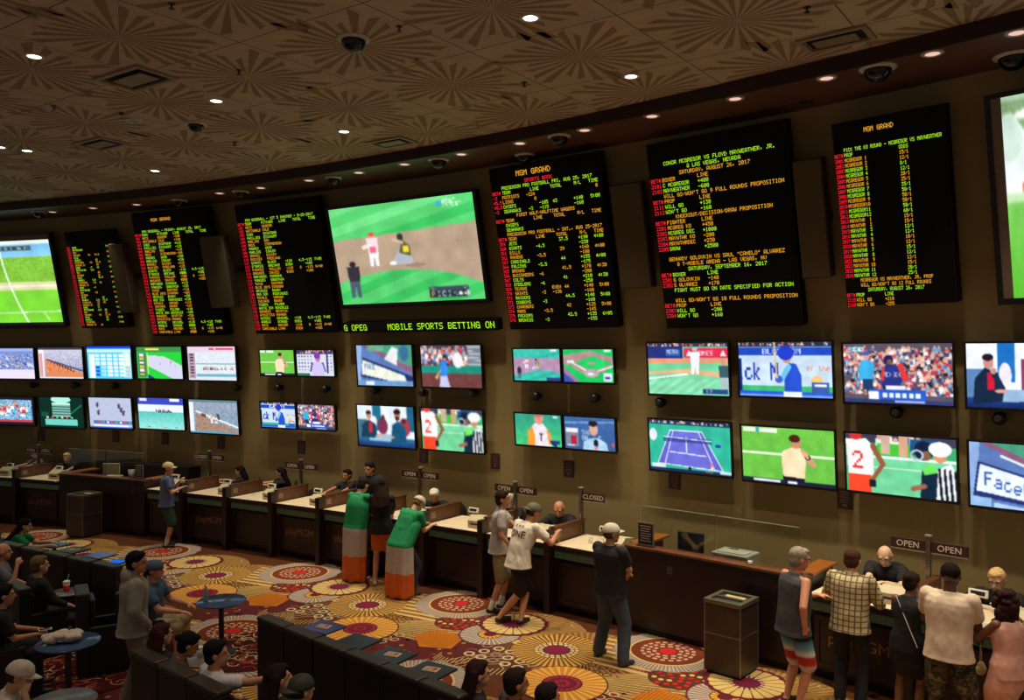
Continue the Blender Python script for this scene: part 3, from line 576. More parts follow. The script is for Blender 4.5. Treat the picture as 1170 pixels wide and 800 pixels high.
def pic_interview(W=96, H=54):
    p = Pic(W, H, (220, 232, 242)); p.rect(.27, 0, .42, .62, (34, 110, 140)); p.rect(.88, 0, 1, .6, (30, 96, 130)); p.rect(0, .35, .18, .8, (70, 110, 130)); p.grad(0, .78, 1, 1, (60, 110, 150), (20, 50, 110)); p.poly([(.2, .7), (.75, .68), (.8, .86), (.2, .86)], (150, 190, 215))
    p.ell(.3, .4, .05, .14, (230, 225, 230)); p.ell(.45, .5, .09, .2, (120, 50, 80)); p.ell(.46, .3, .035, .07, (90, 50, 40)); p.ell(.83, .5, .1, .22, (160, 60, 80)); p.ell(.82, .36, .035, .06, (80, 40, 30))
    p.poly([(.06, .8), (.08, .5), (.2, .36), (.32, .46), (.34, .7), (.3, .8)], (26, 60, 82)); p.rect(.2, .42, .26, .66, (210, 40, 60)); p.ell(.21, .25, .045, .1, (196, 140, 120)); p.ell(.205, .18, .05, .05, (50, 30, 26))
    p.poly([(.58, .9), (.62, .45), (.72, .36), (.84, .5), (.86, .95)], (26, 80, 116)); p.ell(.71, .22, .05, .12, (190, 130, 105)); p.ell(.71, .14, .06, .07, (40, 26, 26)); p.ell(.71, .3, .04, .05, (60, 36, 30)); p.line(.35, .72, .45, .72, .03, (214, 160, 140)); p.ell(.6, .76, .05, .03, (214, 160, 140)); return p
def pic_interview_left(W=160, H=90):
    p = Pic(W, H, (232, 238, 246)); p.rect(.30, 0, .46, .6, (30, 110, 190)); p.rect(.52, .25, .75, .75, (130, 60, 90)); p.rect(0, .4, .18, .9, (90, 130, 180)); p.grad(0, .84, 1, 1, (40, 70, 130), (20, 40, 100)); p.poly([(.3, .72), (1, .68), (1, .88), (.3, .9)], (150, 180, 215))
    p.ell(.37, .5, .06, .2, (232, 224, 236)); p.poly([(.06, .95), (.08, .55), (.18, .38), (.3, .46), (.36, .72), (.34, .9)], (24, 40, 66)); p.rect(.2, .46, .27, .72, (200, 30, 56)); p.ell(.215, .3, .05, .1, (200, 140, 130)); p.ell(.21, .22, .055, .055, (40, 26, 34)); p.line(.34, .7, .26, .45, .05, (26, 44, 70)); p.ell(.26, .43, .03, .05, (206, 150, 140)); p.ell(.33, .74, .06, .03, (220, 150, 140)); p.poly([(.7, .9), (.8, .2), (1, .2), (1, .9)], (40, 60, 110)); return p
def pic_football(W=160, H=90):
    p = Pic(W, H, (60, 170, 110)); p.rect(0, 0, 1, .14, (60, 60, 80)); p.crowd(.3, 0, .7, .32, 6, .09, [(226, 228, 230), (50, 90, 130)]); p.rect(.3, .14, .62, .34, (70, 190, 60)); p.rect(.34, .0, .42, .32, (200, 170, 150)); p.rect(.5, .0, .58, .34, (206, 160, 130)); p.rect(.26, .36, 1, .4, (230, 245, 235)); p.rect(.2, .4, 1, 1, (112, 206, 150)); p.rect(.2, .55, 1, .57, (190, 232, 205))
    p.rect(.6, .05, .85, .3, (30, 80, 130)); p.poly([(.02, .7), (.0, .1), (.2, .08), (.26, .2), (.26, .7)], (240, 236, 236)); p.rect(.02, .7, .24, 1, (232, 70, 40)); p.ell(.1, .04, .06, .07, (210, 50, 50)); p.text('2', .06, .3, .12, .3, (220, 60, 50)); p.line(.26, .2, .35, .5, .045, (150, 90, 60)); p.line(.35, .5, .24, .8, .035, (150, 90, 60)); p.rect(.22, .78, .28, .9, (30, 30, 40))
    p.poly([(.68, 1), (.7, .55), (.78, .44), (.86, .6), (.84, 1)], (20, 40, 60)); p.poly([(.7, .5), (.8, .42), (.84, .56), (.72, .62)], (110, 220, 90)); p.ell(.72, .22, .085, .16, (20, 34, 56)); p.ell(.74, .3, .04, .08, (130, 90, 70)); p.line(.72, .8, .62, .86, .04, (160, 100, 80)); p.ring(.66, .3, .05, .08, .2, (180, 190, 200))
    p.poly([(.82, 1), (.84, .5), (.95, .4), (1, .55), (1, 1)], (235, 238, 242))
    for k in range(4): p.poly([(.84+k*.045, .5+k*.01), (.86+k*.045, .48), (.88+k*.045, 1), (.855+k*.045, 1)], (20, 22, 34))
    p.ell(.86, .28, .06, .12, (206, 140, 100)); p.ell(.86, .18, .1, .12, (244, 246, 248)); return p
def pic_fbook(txt=True, W=160, H=90):
    p = Pic(W, H, (90, 120, 180)); p.poly([(0, 0), (1, 0), (1, .7), (.12, .02)], (60, 70, 110)); p.poly([(.12, 0), (1, .0), (1, .62)], (70, 150, 120)); p.poly([(.1, 0), (.2, 0), (1, .55), (1, .72)], (140, 90, 120)); p.line(.3, .2, 1, .62, .02, (225, 235, 240)) if txt else None
    p.poly([(.0, 0), (.1, 0), (.06, 1), (0, 1)], (140, 170, 220))
    if txt:
        p.poly([(.08, .3), (1, .66), (1, 1.0), (.03, .84)], (36, 50, 110)); p.poly([(.1, .34), (1, .7), (1, .96), (.06, .76)], (226, 236, 246))
        t = 'Facebook'
        for k, c in enumerate(t): p.text(c, .14+k*.088, .46+k*.036, .086, .21, (60, 90, 170))
        p.rect(.0, .86, .2, 1, (150, 190, 230)); p.poly([(.22, .92), (.5, .96), (.5, 1), (.22, 1)], (170, 200, 235))
    else:
        p.poly([(.1, .3), (1, .76), (1, .98), (.06, .78)], (30, 50, 100)); p.poly([(.1, .36), (.85, .74), (.9, .96), (.08, .72)], (226, 228, 214)); p.text('FACE', .14, .46, .05, .14, (90, 130, 180)); p.rect(0, .86, 1, 1, (110, 150, 200)); p.rect(.15, .9, .3, .98, (230, 240, 250)); p.poly([(.5, .35), (.65, .05), (.75, .1), (.72, .5)], (225, 225, 230)); p.rect(.2, 0, .5, .16, (110, 170, 130), .8); p.ell(.85, .2, .08, .2, (60, 110, 150))
    return p
def pic_infield(W=96, H=54, big=False):
    g1, g2, dirt = ((86, 200, 110), (60, 186, 92), (176, 152, 128)) if big else ((60, 190, 170), (50, 176, 160), (176, 140, 170))
    p = Pic(W, H, dirt); p.noise(0, 0, 1, 1, 3)
    yt = .33-.06*p.u if big else .3; m = p.v < yt; p.put(m, g1)
    for k in range(5): p.put(m & (((p.v*1.1+p.u*.35+k*.22) % 1.1) < .1), g2 if k % 2 else (110, 214, 130) if big else g1)
    q = ((p.u-.45)/.75)**2+((p.v-1.22)/.55)**2 < 1 if big else (p.v > .74+.08*np.cos(p.u*5)); p.put(q, g1); p.put(q & (((p.v+p.u*.5) % .22) < .1), g2)
    man(p, .12, .93, .38, (54, 48, 56), (76, 88, 110), head=(50, 40, 40)); man(p, .29, .62, .34, (226, 200, 205), (235, 232, 238), cap=(230, 60, 70)); p.line(.27, .4, .22, .42, .02, (235, 215, 210)); p.rect(.265, .42, .31, .48, (226, 100, 120))
    p.poly([(.42, .58), (.48, .44), (.54, .5), (.57, .62), (.46, .62)], (176, 180, 190)); p.poly([(.47, .5), (.5, .37), (.55, .44), (.55, .54)], (90, 96, 60)); p.rect(.5, .44, .54, .5, (240, 210, 60)); p.ell(.49, .35, .022, .04, (50, 54, 50)); p.line(.5, .4, .44, .37, .016, (200, 170, 150)); p.ell(.42, .6, .025, .02, (240, 240, 245)); p.ell(.57, .63, .07, .02, (130, 100, 80), .5)
    if big:
        p.ell(.775, .07, .018, .03, (60, 170, 210)); p.text('AT&T', .8, .04, .022, .03, (240, 250, 250)); p.text('SPORTSNET', .8, .075, .013, .028, (230, 245, 240))
        p.rect(.64, .86, .9, .9, (56, 70, 80)); p.rect(.64, .9, .9, .96, (40, 50, 60)); p.text('P', .655, .905, .022, .05, (240, 200, 60)); p.text('2', .695, .905, .02, .05, (240, 244, 248)); p.text('C', .725, .9, .03, .055, (240, 244, 248)); p.text('2', .765, .905, .02, .05, (240, 244, 248)); p.text('-1', .8, .905, .014, .04, (230, 240, 240)); p.text('MID', .65, .865, .012, .03, (200, 214, 220)); p.text('0-1', .86, .865, .012, .03, (230, 240, 244)); p.poly([(.845, .91), (.86, .935), (.845, .95), (.83, .935)], (235, 240, 245)); p.poly([(.875, .92), (.885, .935), (.875, .95), (.865, .935)], (235, 225, 120)); p.ell(.893, .93, .01, .03, (180, 200, 230))
    else: p.rect(.7, .9, 1, 1, (50, 60, 120)); p.rect(.8, .02, .92, .08, (225, 240, 240))
    return p
def pic_diamond(W=96, H=54):
    p = Pic(W, H, (30, 190, 90)); p.poly([(0, .18), (.55, .05), (1, .25), (1, .55), (.6, .2), (.1, .5), (0, .45)], (176, 140, 140)); p.ell(.56, .42, .4, .32, (170, 138, 136)); p.poly([(.24, .42), (.58, .2), (.98, .42), (.6, .66)], (40, 200, 100)); p.line(.1, .34, .56, .72, .02, (235, 240, 235)); p.line(.56, .72, 1, .5, .02, (235, 240, 235)); p.ell(.56, .72, .15, .12, (186, 160, 170)); p.ell(.57, .42, .07, .05, (190, 150, 150)); p.ell(.55, .74, .06, .04, (230, 230, 240)); p.poly([(0, .5), (.3, .95), (.3, 1), (0, 1)], (160, 120, 150)); p.poly([(0, .7), (.2, .95), (.2, 1), (0, 1)], (60, 80, 180)); p.rect(.8, .72, .96, .95, (220, 215, 235)); p.rect(.83, .82, .93, .88, (50, 60, 150)); p.rect(.83, .03, .95, .09, (220, 240, 225)); p.ell(.15, .38, .08, .05, (225, 230, 235)); return p
def pic_astro(W=96, H=54):
    p = Pic(W, H, (60, 170, 130)); p.grad(0, 0, 1, 1, (50, 150, 130), (70, 200, 120)); p.poly([(.28, 1), (.28, .55), (.42, .3), (.62, .3), (.76, .6), (.78, 1)], (232, 222, 228)); p.poly([(.26, 1), (.28, .52), (.38, .42), (.42, .62), (.42, 1)], (240, 150, 50)); p.poly([(.68, .42), (.76, .58), (.8, .9), (.72, .95)], (236, 150, 60)); p.ell(.52, .12, .1, .2, (214, 140, 120)); p.ell(.52, .0, .11, .08, (150, 110, 100)); p.text('T', .52, .6, .1, .24, (60, 60, 110)); p.rect(.8, .8, .95, .9, (40, 60, 130)); p.rect(.82, .05, .92, .1, (210, 235, 230)); p.line(.78, .85, .86, .95, .06, (30, 50, 110)); return p
def pic_host(W=96, H=54):
    p = Pic(W, H, (70, 110, 170)); p.grad(0, 0, 1, 1, (60, 100, 160), (60, 90, 140)); p.line(0, .2, 1, .12, .03, (110, 150, 200)); p.text('THE', .34, .4, .06, .14, (170, 200, 235)); p.text('ON', .35, .56, .06, .14, (225, 235, 250)); p.text('D', .68, .56, .06, .14, (225, 235, 250)); p.rect(.03, .36, .28, .48, (230, 220, 232)); p.rect(.03, .5, .28, .9, (120, 130, 150)); p.rect(.12, .58, .24, .84, (180, 30, 60)); p.rect(.05, .86, .2, .92, (210, 220, 230))
    p.poly([(.36, 1), (.38, .75), (.5, .64), (.68, .62), (.82, .76), (.86, 1)], (170, 205, 230)); p.ell(.58, .36, .085, .2, (214, 160, 140)); p.ell(.575, .19, .09, .09, (40, 30, 34)); p.ell(.62, .78, .045, .12, (20, 30, 60)); p.ell(.62, .92, .04, .05, (230, 120, 140)); p.ell(.95, .8, .02, .06, (230, 80, 100)); return p
def pic_batter2(W=96, H=54):
    p = Pic(W, H, (210, 212, 226)); p.rect(0, 0, 1, .16, (60, 50, 90)); p.crowd(0, .03, 1, .14, 24, .05, [(200, 60, 60), (60, 60, 110), (180, 180, 200)])
    for r in range(5):
        for c in range(5): p.rect(.05+c*.08, .22+r*.13, .09+c*.08, .27+r*.13, (90, 96, 150))
        for c in range(2): p.rect(.82+c*.08, .22+r*.13, .86+c*.08, .27+r*.13, (90, 96, 150))
    p.poly([(.4, .96), (.42, .5), (.56, .4), (.7, .5), (.74, .96)], (200, 190, 230)); p.line(.42, .5, .37, .8, .04, (90, 60, 150)); p.line(.7, .5, .76, .8, .04, (110, 90, 190)); p.ell(.57, .3, .07, .16, (180, 120, 150)); p.ell(.56, .22, .085, .12, (120, 60, 170)); p.rect(.8, 0, .84, .9, (60, 60, 110)); p.rect(0, .9, .35, 1, (40, 120, 80)); return p
def pic_field(W=96, H=150):
    p = Pic(W, H, (130, 206, 70)); p.rect(0, 0, 1, .05, (225, 235, 225)); p.grad(0, .05, 1, .2, (110, 180, 226), (140, 200, 235)); p.rect(0, .2, 1, .5, (126, 186, 60)); p.noise(0, .2, 1, .5, 26); p.rect(0, .5, 1, .6, (214, 210, 160)); p.noise(0, .5, 1, .6, 8); p.rect(0, .54, 1, .555, (235, 235, 220)); p.rect(0, .6, 1, 1, (120, 208, 56)); p.noise(0, .6, 1, 1, 5); p.line(.0, .9, 1, .86, .006, (220, 240, 215)); p.line(.88, .87, .91, .97, .006, (225, 240, 220))
    for k in range(16): p.line(.655+.11*(k/16)**2, k/16, .655+.11*((k+1)/16)**2, (k+1)/16, .010, (235, 250, 245))
    p.rect(.66, .07, .87, .12, (50, 70, 80)); p.text('TOTAL TRIPS', .665, .078, .018, .035, (225, 240, 240)); return p
def pic_bigright(W=120, H=108):
    p = Pic(W, H, (90, 176, 60)); p.grad(0, 0, 1, .35, (120, 150, 110), (150, 180, 130)); p.noise(0, 0, 1, .3, 14); p.ell(.1, .35, .12, .22, (225, 235, 232)); p.ell(.05, .2, .1, .12, (200, 220, 205)); p.ell(.16, .45, .03, .03, (200, 80, 60)); p.rect(0, .47, 1, .52, (190, 220, 170)); p.grad(0, .52, 1, 1, (120, 200, 90), (90, 180, 50)); p.rect(0, .0, 1, .03, (160, 190, 160)); p.ell(.3, .1, .2, .03, (230, 235, 225))
    for k in range(4): man(p, .45+.15*k, .8, .6, (230, 235, 235) if k % 2 else (50, 90, 60), (220, 225, 225)); 
    return p
def screen_mesh(name, pic, x0, x1, z0, z1, y, parent, gain=1.2):
    W, H = pic.W, pic.H
    if W > 64:
        q = rng.uniform(-1, 1, (10, 16)); yy = np.linspace(0, 8.99, H); xx = np.linspace(0, 14.99, W); iy = yy.astype(int); ix = xx.astype(int); fy = (yy-iy)[:, None]; fx = (xx-ix)[None, :]
        lf = (q[iy][:, ix]*(1-fy)*(1-fx)+q[iy+1][:, ix]*fy*(1-fx)+q[iy][:, ix+1]*(1-fy)*fx+q[iy+1][:, ix+1]*fy*fx); pic.a *= (1+.07*lf)[:, :, None]; pic.a += rng.uniform(-5, 5, (H, W, 1))
    if W > 64:
        a = np.pad(pic.a, ((1, 1), (1, 1), (0, 0)), 'edge'); a = (a[:-2]+2*a[1:-1]+a[2:])/4; pic.a = (a[:, :-2]+2*a[:, 1:-1]+a[:, 2:])/4
    me = bpy.data.meshes.new(name)
    xs = np.linspace(x0, x1, W); zs_ = np.linspace(z1, z0, H); X, Z = np.meshgrid(xs, zs_); co = np.stack([X, np.full_like(X, y), Z], -1).reshape(-1, 3)
    i = np.arange(H-1)[:, None]*W+np.arange(W-1)[None, :]; f = np.stack([i, i+W, i+W+1, i+1], -1).reshape(-1, 4)
    me.from_pydata(co.tolist(), [], f.tolist()); me.materials.append(screen_mat())
    a = np.clip(pic.a, 0, 255)/255.0; a = np.where(a <= .04045, a/12.92, ((a+.055)/1.055)**2.4)*gain
    ca = me.color_attributes.new('picture', 'FLOAT_COLOR', 'POINT'); ca.data.foreach_set('color', np.concatenate([a.reshape(-1, 3), np.ones((W*H, 1))], 1).ravel())
    me.update(); o = bpy.data.objects.new(name, me); COL.objects.link(o); o.parent = parent; return o
def tv(corners, pic, label, group, tilt=5, upper=False, bez=.028, cat='television', depth=.09, name='television', pil=None, mount=.30):
    M, w, h = fit_panel(corners, tilt, upper)
    t = empty(name, mtx=M, label=label, cat=cat, group=group)
    c = MB()
    c.box(-w/2, -w/2+bez, -.012, .02, -h/2, h/2, bev=.003); c.box(w/2-bez, w/2, -.012, .02, -h/2, h/2, bev=.003)
    c.box(-w/2+bez, w/2-bez, -.012, .02, h/2-bez, h/2, bev=.003); c.box(-w/2+bez, w/2-bez, -.012, .02, -h/2, -h/2+bez*1.3, bev=.003)
    c.build('bezel', BLK, t)
    MB().box(-w/2+.02, w/2-.02, .0185, depth, -h/2+.02, h/2-.02, bev=.01).build('back_housing', BLK2, t)
    b = MB(); b.box(-.14, .14, depth, depth+.03, -.1, .1); b.box(-.04, .04, depth+.03, mount, -.04, .04); b.build('wall_bracket', GREY, t)
    x0, x1 = -w/2+bez, w/2-bez
    if pil:
        MB().box(x0, x1, .004, .016, -h/2+bez, h/2-bez).build('unlit_margin', mat('screen_margin', (120, 104, 92), .7), t)
        x0 += pil[0]*w; x1 -= pil[1]*w
    zt, zb = h/2-bez, -h/2+bez*1.3
    if pil and len(pil) > 2: zt -= pil[2]*h; zb += pil[2]*h*.6
    screen_mesh('picture', pic, x0, x1, zb, zt, .003, t)
    return t
GA = 'televisions in the two far left rows'; 
TV = [
 ([(-22, 397), (40, 397), (40, 434), (-21, 434)], pic_race(0), 'television showing a blue racing crowd, upper row, cut by the left picture edge', GA),
 ([(43, 396), (95, 396), (96, 434), (44, 434)], pic_race(1), 'television showing an orange dirt race track, upper far left row', GA),
 ([(98, 394.5), (150, 394.5), (152.5, 434.5), (100, 434)], pic_race(2), 'television showing a bright blue betting table chart, upper far left row', GA),
 ([(154.5, 395.5), (207, 395), (211, 434.5), (157, 434)], pic_race(3), 'television showing a green framed race course, upper far left row', GA),
 ([(213, 395), (270, 394.6), (271, 437), (215, 435.5)], pic_race(4), 'television showing a pale race with red headline, upper far left row', GA),
 ([(-22, 452), (40, 453), (39.5, 487), (-22, 486)], pic_race(5), 'television with dark margins and blurry parade, lower row, cut by the left picture edge', GA),
 ([(44, 452), (96, 454), (96.7, 490.5), (44.7, 489.5)], pic_race(6), 'television showing dark green results board, lower far left row', GA),
 ([(100.5, 453), (150.5, 454), (152.5, 491.5), (102, 490)], pic_race(7), 'television showing grey track with few horses, lower far left row', GA),
 ([(156, 453), (210, 454.5), (212, 493), (158.5, 491)], pic_race(8), 'television showing horses on teal turf, lower far left row', GA),
 ([(215, 455), (272.5, 457), (273.5, 498), (216.5, 496)], pic_race(9), 'television showing brown dirt track race, lower far left row', GA)]
GB = 'four small televisions over the two seated dark haired clerks'
TV += [([(296, 398.8), (337, 398.8), (337.5, 430.8), (297, 430)], pic_ref(64, 36), 'small television showing referee in yellow on green pitch', GB),
 ([(338, 398.8), (382, 398.8), (383, 431.8), (338.6, 431)], pic_batter2(64, 36), 'small television showing a batter in purple light against a white board', GB),
 ([(296.5, 457.5), (338, 459.8), (339, 491.3), (298, 489.3)], pic_batter(64, 36), 'small television showing batter in blue before ad wall, lower left of four', GB),
 ([(339, 460), (383, 462.3), (384, 493.5), (340.3, 491.4)], pic_crowd(64, 36), 'small television filled by a blue tinted stadium crowd, lower right of four', GB)]
GC = 'four televisions over the counter with the flag wearers'
TV += [([(406.6, 393), (472, 393), (473, 443.6), (407.5, 442)], pic_fbook(False, 80, 45), 'television showing tilted ad board beside grass, above the cafe interview television', GC),
 ([(479.7, 393), (551, 393), (551.7, 445.6), (481, 443.8)], pic_player_crowd(80, 45), 'television showing player in blue by a green wall and crowd', GC),
 ([(407.5, 461), (474, 464.4), (475, 514), (408.6, 510.3)], pic_interview(80, 45), 'television showing two men talking at a table, left of the small football picture', GC),
 ([(479.9, 464.8), (552.8, 467.5), (553.8, 520.3), (481.6, 514.5)], pic_football(80, 45), 'smaller of two televisions showing football player and striped referee', GC)]
GD = 'four televisions below the football odds board'
TV += [([(585, 397.3), (641, 397.3), (641.8, 437.8), (586.5, 436.6)], pic_infield(80, 45), 'television showing mauve tinted infield with three small players', GD),
 ([(642, 397.3), (701.7, 397.8), (703, 440.4), (642.8, 438)], pic_diamond(80, 45), 'television showing an empty green baseball diamond from above', GD),
 ([(586.8, 470), (642.4, 473.8), (643.5, 513.5), (588.4, 509.5)], pic_astro(80, 45), 'television showing player in orange and white jersey close up', GD),
 ([(643, 474), (704, 477), (704.8, 519), (644.8, 513.8)], pic_host(80, 45), 'television showing man with microphone against a blue wall', GD)]
GE = 'large televisions at the right of the wall'
TV += [([(738.5, 390), (833, 390), (835.5, 456), (740, 451.4)], pic_pitch(), 'large television showing pitcher before a red ad wall', GE),
 ([(841.5, 389), (951.8, 388.6), (954.4, 458.7), (844, 454)], pic_batter(), 'large television showing batter in blue helmet and big lettering', GE),
 ([(740, 477), (835.8, 482), (838, 546.7), (741.8, 538.5)], pic_tennis(), 'large television showing purple tennis court on green', GE),
 ([(845, 484.5), (955.2, 490.4), (957, 561), (848, 550.8)], pic_ref(), 'large television showing referee blowing whistle on grass, right of the tennis picture', GE),
 ([(961.3, 390.5), (1090.6, 390), (1092.4, 466.8), (963, 462)], pic_crowd(), 'large television showing player in navy and red before a packed crowd', GE),
 ([(1100.6, 390), (1232, 389), (1234, 472.5), (1103, 468.7)], pic_interview_left(), 'large television showing man in red shirt at table, cut by the right picture edge', GE),
 ([(963.6, 492.3), (1094.8, 500.4), (1097.2, 578), (966, 561.4)], pic_football(), 'larger of two televisions showing football player and striped referee', GE),
 ([(1104, 502), (1240, 510.5), (1243, 594.5), (1106.7, 580.8)], pic_fbook(True), 'large television showing tilted blue lettering on white, cut by the right picture edge', GE)]
for c, p, l, g in TV: tv(c, p, l, g)
# the three projection sized screens
tv([(372, 237), (542, 214), (560, 347), (390, 353)], pic_infield(200, 112, True), 'big screen showing baseball infield with umpire and sliding runner', 'big leaning screens over the betting counter', 13, True, .07, 'big screen', .16, 'video_wall_screen', mount=.30)
tv([(-110, 272), (60, 266.5), (72.5, 375), (-92, 376)], (lambda p: p)(pic_field(190, 100)), 'big screen showing green field and blue sky at far left', 'big leaning screens over the betting counter', 13, True, .06, 'big screen', .16, 'video_wall_screen', pil=(0, 0, .05), mount=.30)
tv([(1116, 110), (1316, 72), (1345, 345), (1148, 345)], pic_bigright(), 'big screen showing blurred green pitch, cut by the right picture edge', 'big leaning screens over the betting counter', 13, True, .06, 'big screen', .16, 'video_wall_screen', pil=(.068, .068), mount=.30)
# leaning loudspeaker panels between the boards
for c, l in (([(235.7, 269), (263.3, 267.8), (275, 349.6), (248.4, 350.7)], 'brown cloth loudspeaker panel between the two baseball odds boards'),
             ([(694, 212), (729, 208), (747, 328), (710, 331)], 'brown cloth loudspeaker panel left of the widest odds board'),
             ([(903, 184.5), (937, 179.5), (950, 316), (917, 320)], 'brown cloth loudspeaker panel right of the widest odds board'),
             ([(131, 278), (147, 277), (161, 355), (145, 356)], 'narrow brown loudspeaker panel right of the smallest odds board')):
    M, wd, ht = fit_panel(c, 13, True); t = empty('wall_loudspeaker', mtx=M, label=l, cat='loudspeaker', group='brown loudspeaker panels')
    fwd = -.22 if c[0][0] < 300 else 0
    MB().box(-wd/2, wd/2, .02+fwd, .19+fwd, -ht/2, ht/2, bev=.012).build('cabinet', mat('speaker_side', (46, 30, 26), .6), t)
    MB().box(-wd/2+.015, wd/2-.015, .0+fwd, .02+fwd, -ht/2+.015, ht/2-.015, bev=.006).build('cloth_grille', mat('speaker_cloth', (88, 74, 52), .9, var=.15, scale=80), t)
    MB().box(wd/2-.07, wd/2-.01, .19+fwd, .30, -.06, .06).build('wall_bracket', GREY, t)
# round speakers / cameras between the television rows
sp = [((37.5, 440), 'under the leftmost upper televisions'), ((85, 440), 'under the television with the orange dirt track'), ((130, 441), 'under the television with the blue chart'),
      ((270, 443), 'under the television with the red headline'), ((317.5, 443), 'between the referee and the blue batter small televisions'), ((371, 444.7), 'above the small television filled with crowd'),
      ((428, 446), 'above the television with two men talking'), ((482.5, 448.5), 'left above the smaller football television'), ((540.6, 449.4), 'right above the smaller football television'),
      ((612, 452.8), 'above the television with the orange and white jersey'), ((679, 455), 'above the television with the man holding a microphone'), ((754, 460), 'above the tennis television'),
      ((1024.5, 471), 'above the larger football television'), ((1142, 478), 'above the television with tilted blue lettering')]
for (px, py), l in sp:
    th, z = oncyl(px, py, 1.72); p = pol(th, 1.85, z); t = empty('wall_speaker', p, -R_(th), 'black ball speaker on the wall '+l, 'speaker', 'ball speakers between the television rows')
    MB().cyl((0, 0, 0), (0, -.03, 0), .055, n=16).build('mounting_plate', GREY, t)
    MB().cyl((0, -.03, 0), (0, -.07, 0), .02, n=10).ball((0, -.13, 0), .085, 18).build('shell', BLK, t)
    MB().cyl((0, -.205, 0), (0, -.222, 0), .045, .04, n=16).build('grille', mat('grille_grey', (48, 48, 52), .6, .4), t)
# small placards
pl = [((47, 497), 'below the dark green results television'), ((132.5, 498.5), 'below the grey track television'), ((188.8, 501), 'below the teal turf television'), ((252.6, 506), 'below the brown dirt track television'),
      ((344.3, 511), 'below the four small televisions'), ((484, 520.6), 'below the smaller football television'), ((566, 527), 'right of the smaller football television'), ((650, 536), 'below the man with microphone television'),
      ((771, 549), 'below the tennis television'), ((965.5, 570), 'below the whistle referee television'), ((724, 602.5), None)]
PLM = mat('placard_maroon', (66, 34, 32), .5); WHT = mat('print_white', (212, 206, 196), .6, var=.04)
for (px, py), l in pl:
    if not l: continue
    th, z = oncyl(px, py, 1.84); p = pol(th, 1.85, z); t = empty('wall_placard', p, -R_(th), 'small dark maroon notice on the wall '+l, 'notice', 'maroon notices under the televisions')
    MB().box(-.105, .105, -.022, -.0, -.145, .145, bev=.004).build('panel', PLM, t)
    m = MB()
    for k in range(5): m.box(-.07+.01*(k % 2), .07-.012*(k % 3), -.024, -.022, .09-k*.035, .10-k*.035)
    m.lathe([(.0, 0), (.03, 0)], (0, 0, 0), 8) if False else None
    m.box(-.025, .025, -.024, -.022, -.11, -.07); m.build('print', mat('print_dim', (120, 100, 92), .6), t)
# ================================================================== CEILING FIXTURES
TRIM = mat('trim_white', (196, 186, 172), .4, var=.03); PINK = glow('lamp_glow_rose', (255, 205, 190), .9); WARM = glow('lamp_glow_warm', (255, 244, 226), 6.0); DGL = mat('dome_dark', (10, 10, 14), .12, var=.05)
def downlight(x, y, z, label, group, lens, r=.10, power=60, spot=70, col=(1, .83, .62), rz=0, blend=.45):
    t = empty('recessed_downlight', (x, y, z), rz, label, 'ceiling light', group)
    MB().lathe([(r*.8, -.002), (r*.82, -.012), (r*1.18, -.010), (r*1.22, -.001)], n=24).build('trim_ring', TRIM, t)
    MB().lathe([(.001, -.006), (r*.8, -.006)], n=24).build('lens', lens, t)
    if power:
        ld = bpy.data.lights.new('lamp_light', 'SPOT'); ld.energy = power; ld.color = col; ld.spot_size = R_(spot); ld.spot_blend = blend; ld.shadow_soft_size = .09
        lo = bpy.data.objects.new('lamp_light', ld); COL.objects.link(lo); lo.parent = t; lo.location = (0, 0, -.03)
    return t
cg = 'round downlights in the patterned ceiling'
CL = [((39, 64), 'bright round ceiling light left of the black slotted vent, nearest left edge', 1), ((247, 115), 'bright round ceiling light above the small dark camera dome', 1), ((393, 150), 'bright round ceiling light above the big baseball screen', 1),
      ((606, 20), 'bright round ceiling light at top centre of the patterned ceiling', 1), ((721, 87), 'brightest star-like ceiling light above the gap between odds boards', 1.2), ((31, 172), 'small bright ceiling light at the far left, near the dim green one', .8),
      ((177, 195), 'small bright ceiling light above the second odds board from left', .8), ((0, 168), 'dim greenish ceiling light cut by the left picture edge', .4), ((152, 138), 'unlit bluish ceiling light left of the small camera dome', 0)]
CP = 300
for (px, py), l, k in CL:
    p = onplane(px, py, ZCEIL); downlight(p.x, p.y, ZCEIL, l, cg, WARM if k else mat('lens_off', (120, 130, 160), .3), r=.095, power=CP*k*(.62 if p.x < -3.5 else 1), spot=78)
# extra unseen lamps added to light the room, over the seats, behind and beside the balcony (out of the picture)
for i, (x, y) in enumerate([(2.8, 7.6), (5.2, 6.2), (-2.4, 7.9), (-8.6, 9.4), (0.4, 5.2), (-5.2, 6.4), (6.6, 4.0), (3.2, 3.2), (-1.6, 3.2), (4.0, 5.2)]):
    downlight(x, y, ZCEIL, 'added unseen round downlight over the floor in front of the counter', 'added downlights over the open floor', WARM, r=.095, power=CP*(1.0 if x > -1 else .3), spot=78)
SL = [((60, 242), 'first from the left, past two camera domes'), ((106, 237.6), 'above the smallest odds board'), ((156, 233.6), 'above the second odds board from the left'), ((251, 220.6), 'above the gap left of the first five innings board'),
      ((298, 214.5), 'above the first five innings board'), ((353, 206), 'above the left corner of the big baseball screen'), ((410, 197), 'above the big baseball screen, left of three there'), ((462, 187.5), 'above the middle of the big baseball screen'),
      ((527, 176), 'above the right corner of the big baseball screen'), ((594, 163.5), 'above the football board, beside a camera dome'), ((668, 148.5), 'above the right side of the football board'), ((745, 132.5), 'above the left corner of the widest odds board'),
      ((840, 112.5), 'above the middle of the widest odds board'), ((944.5, 89), 'above the left corner of the knockout round board'), ((1065.5, 61), 'above the right corner of the knockout round board'), ((1162, 37), 'rightmost, by the right picture edge')]
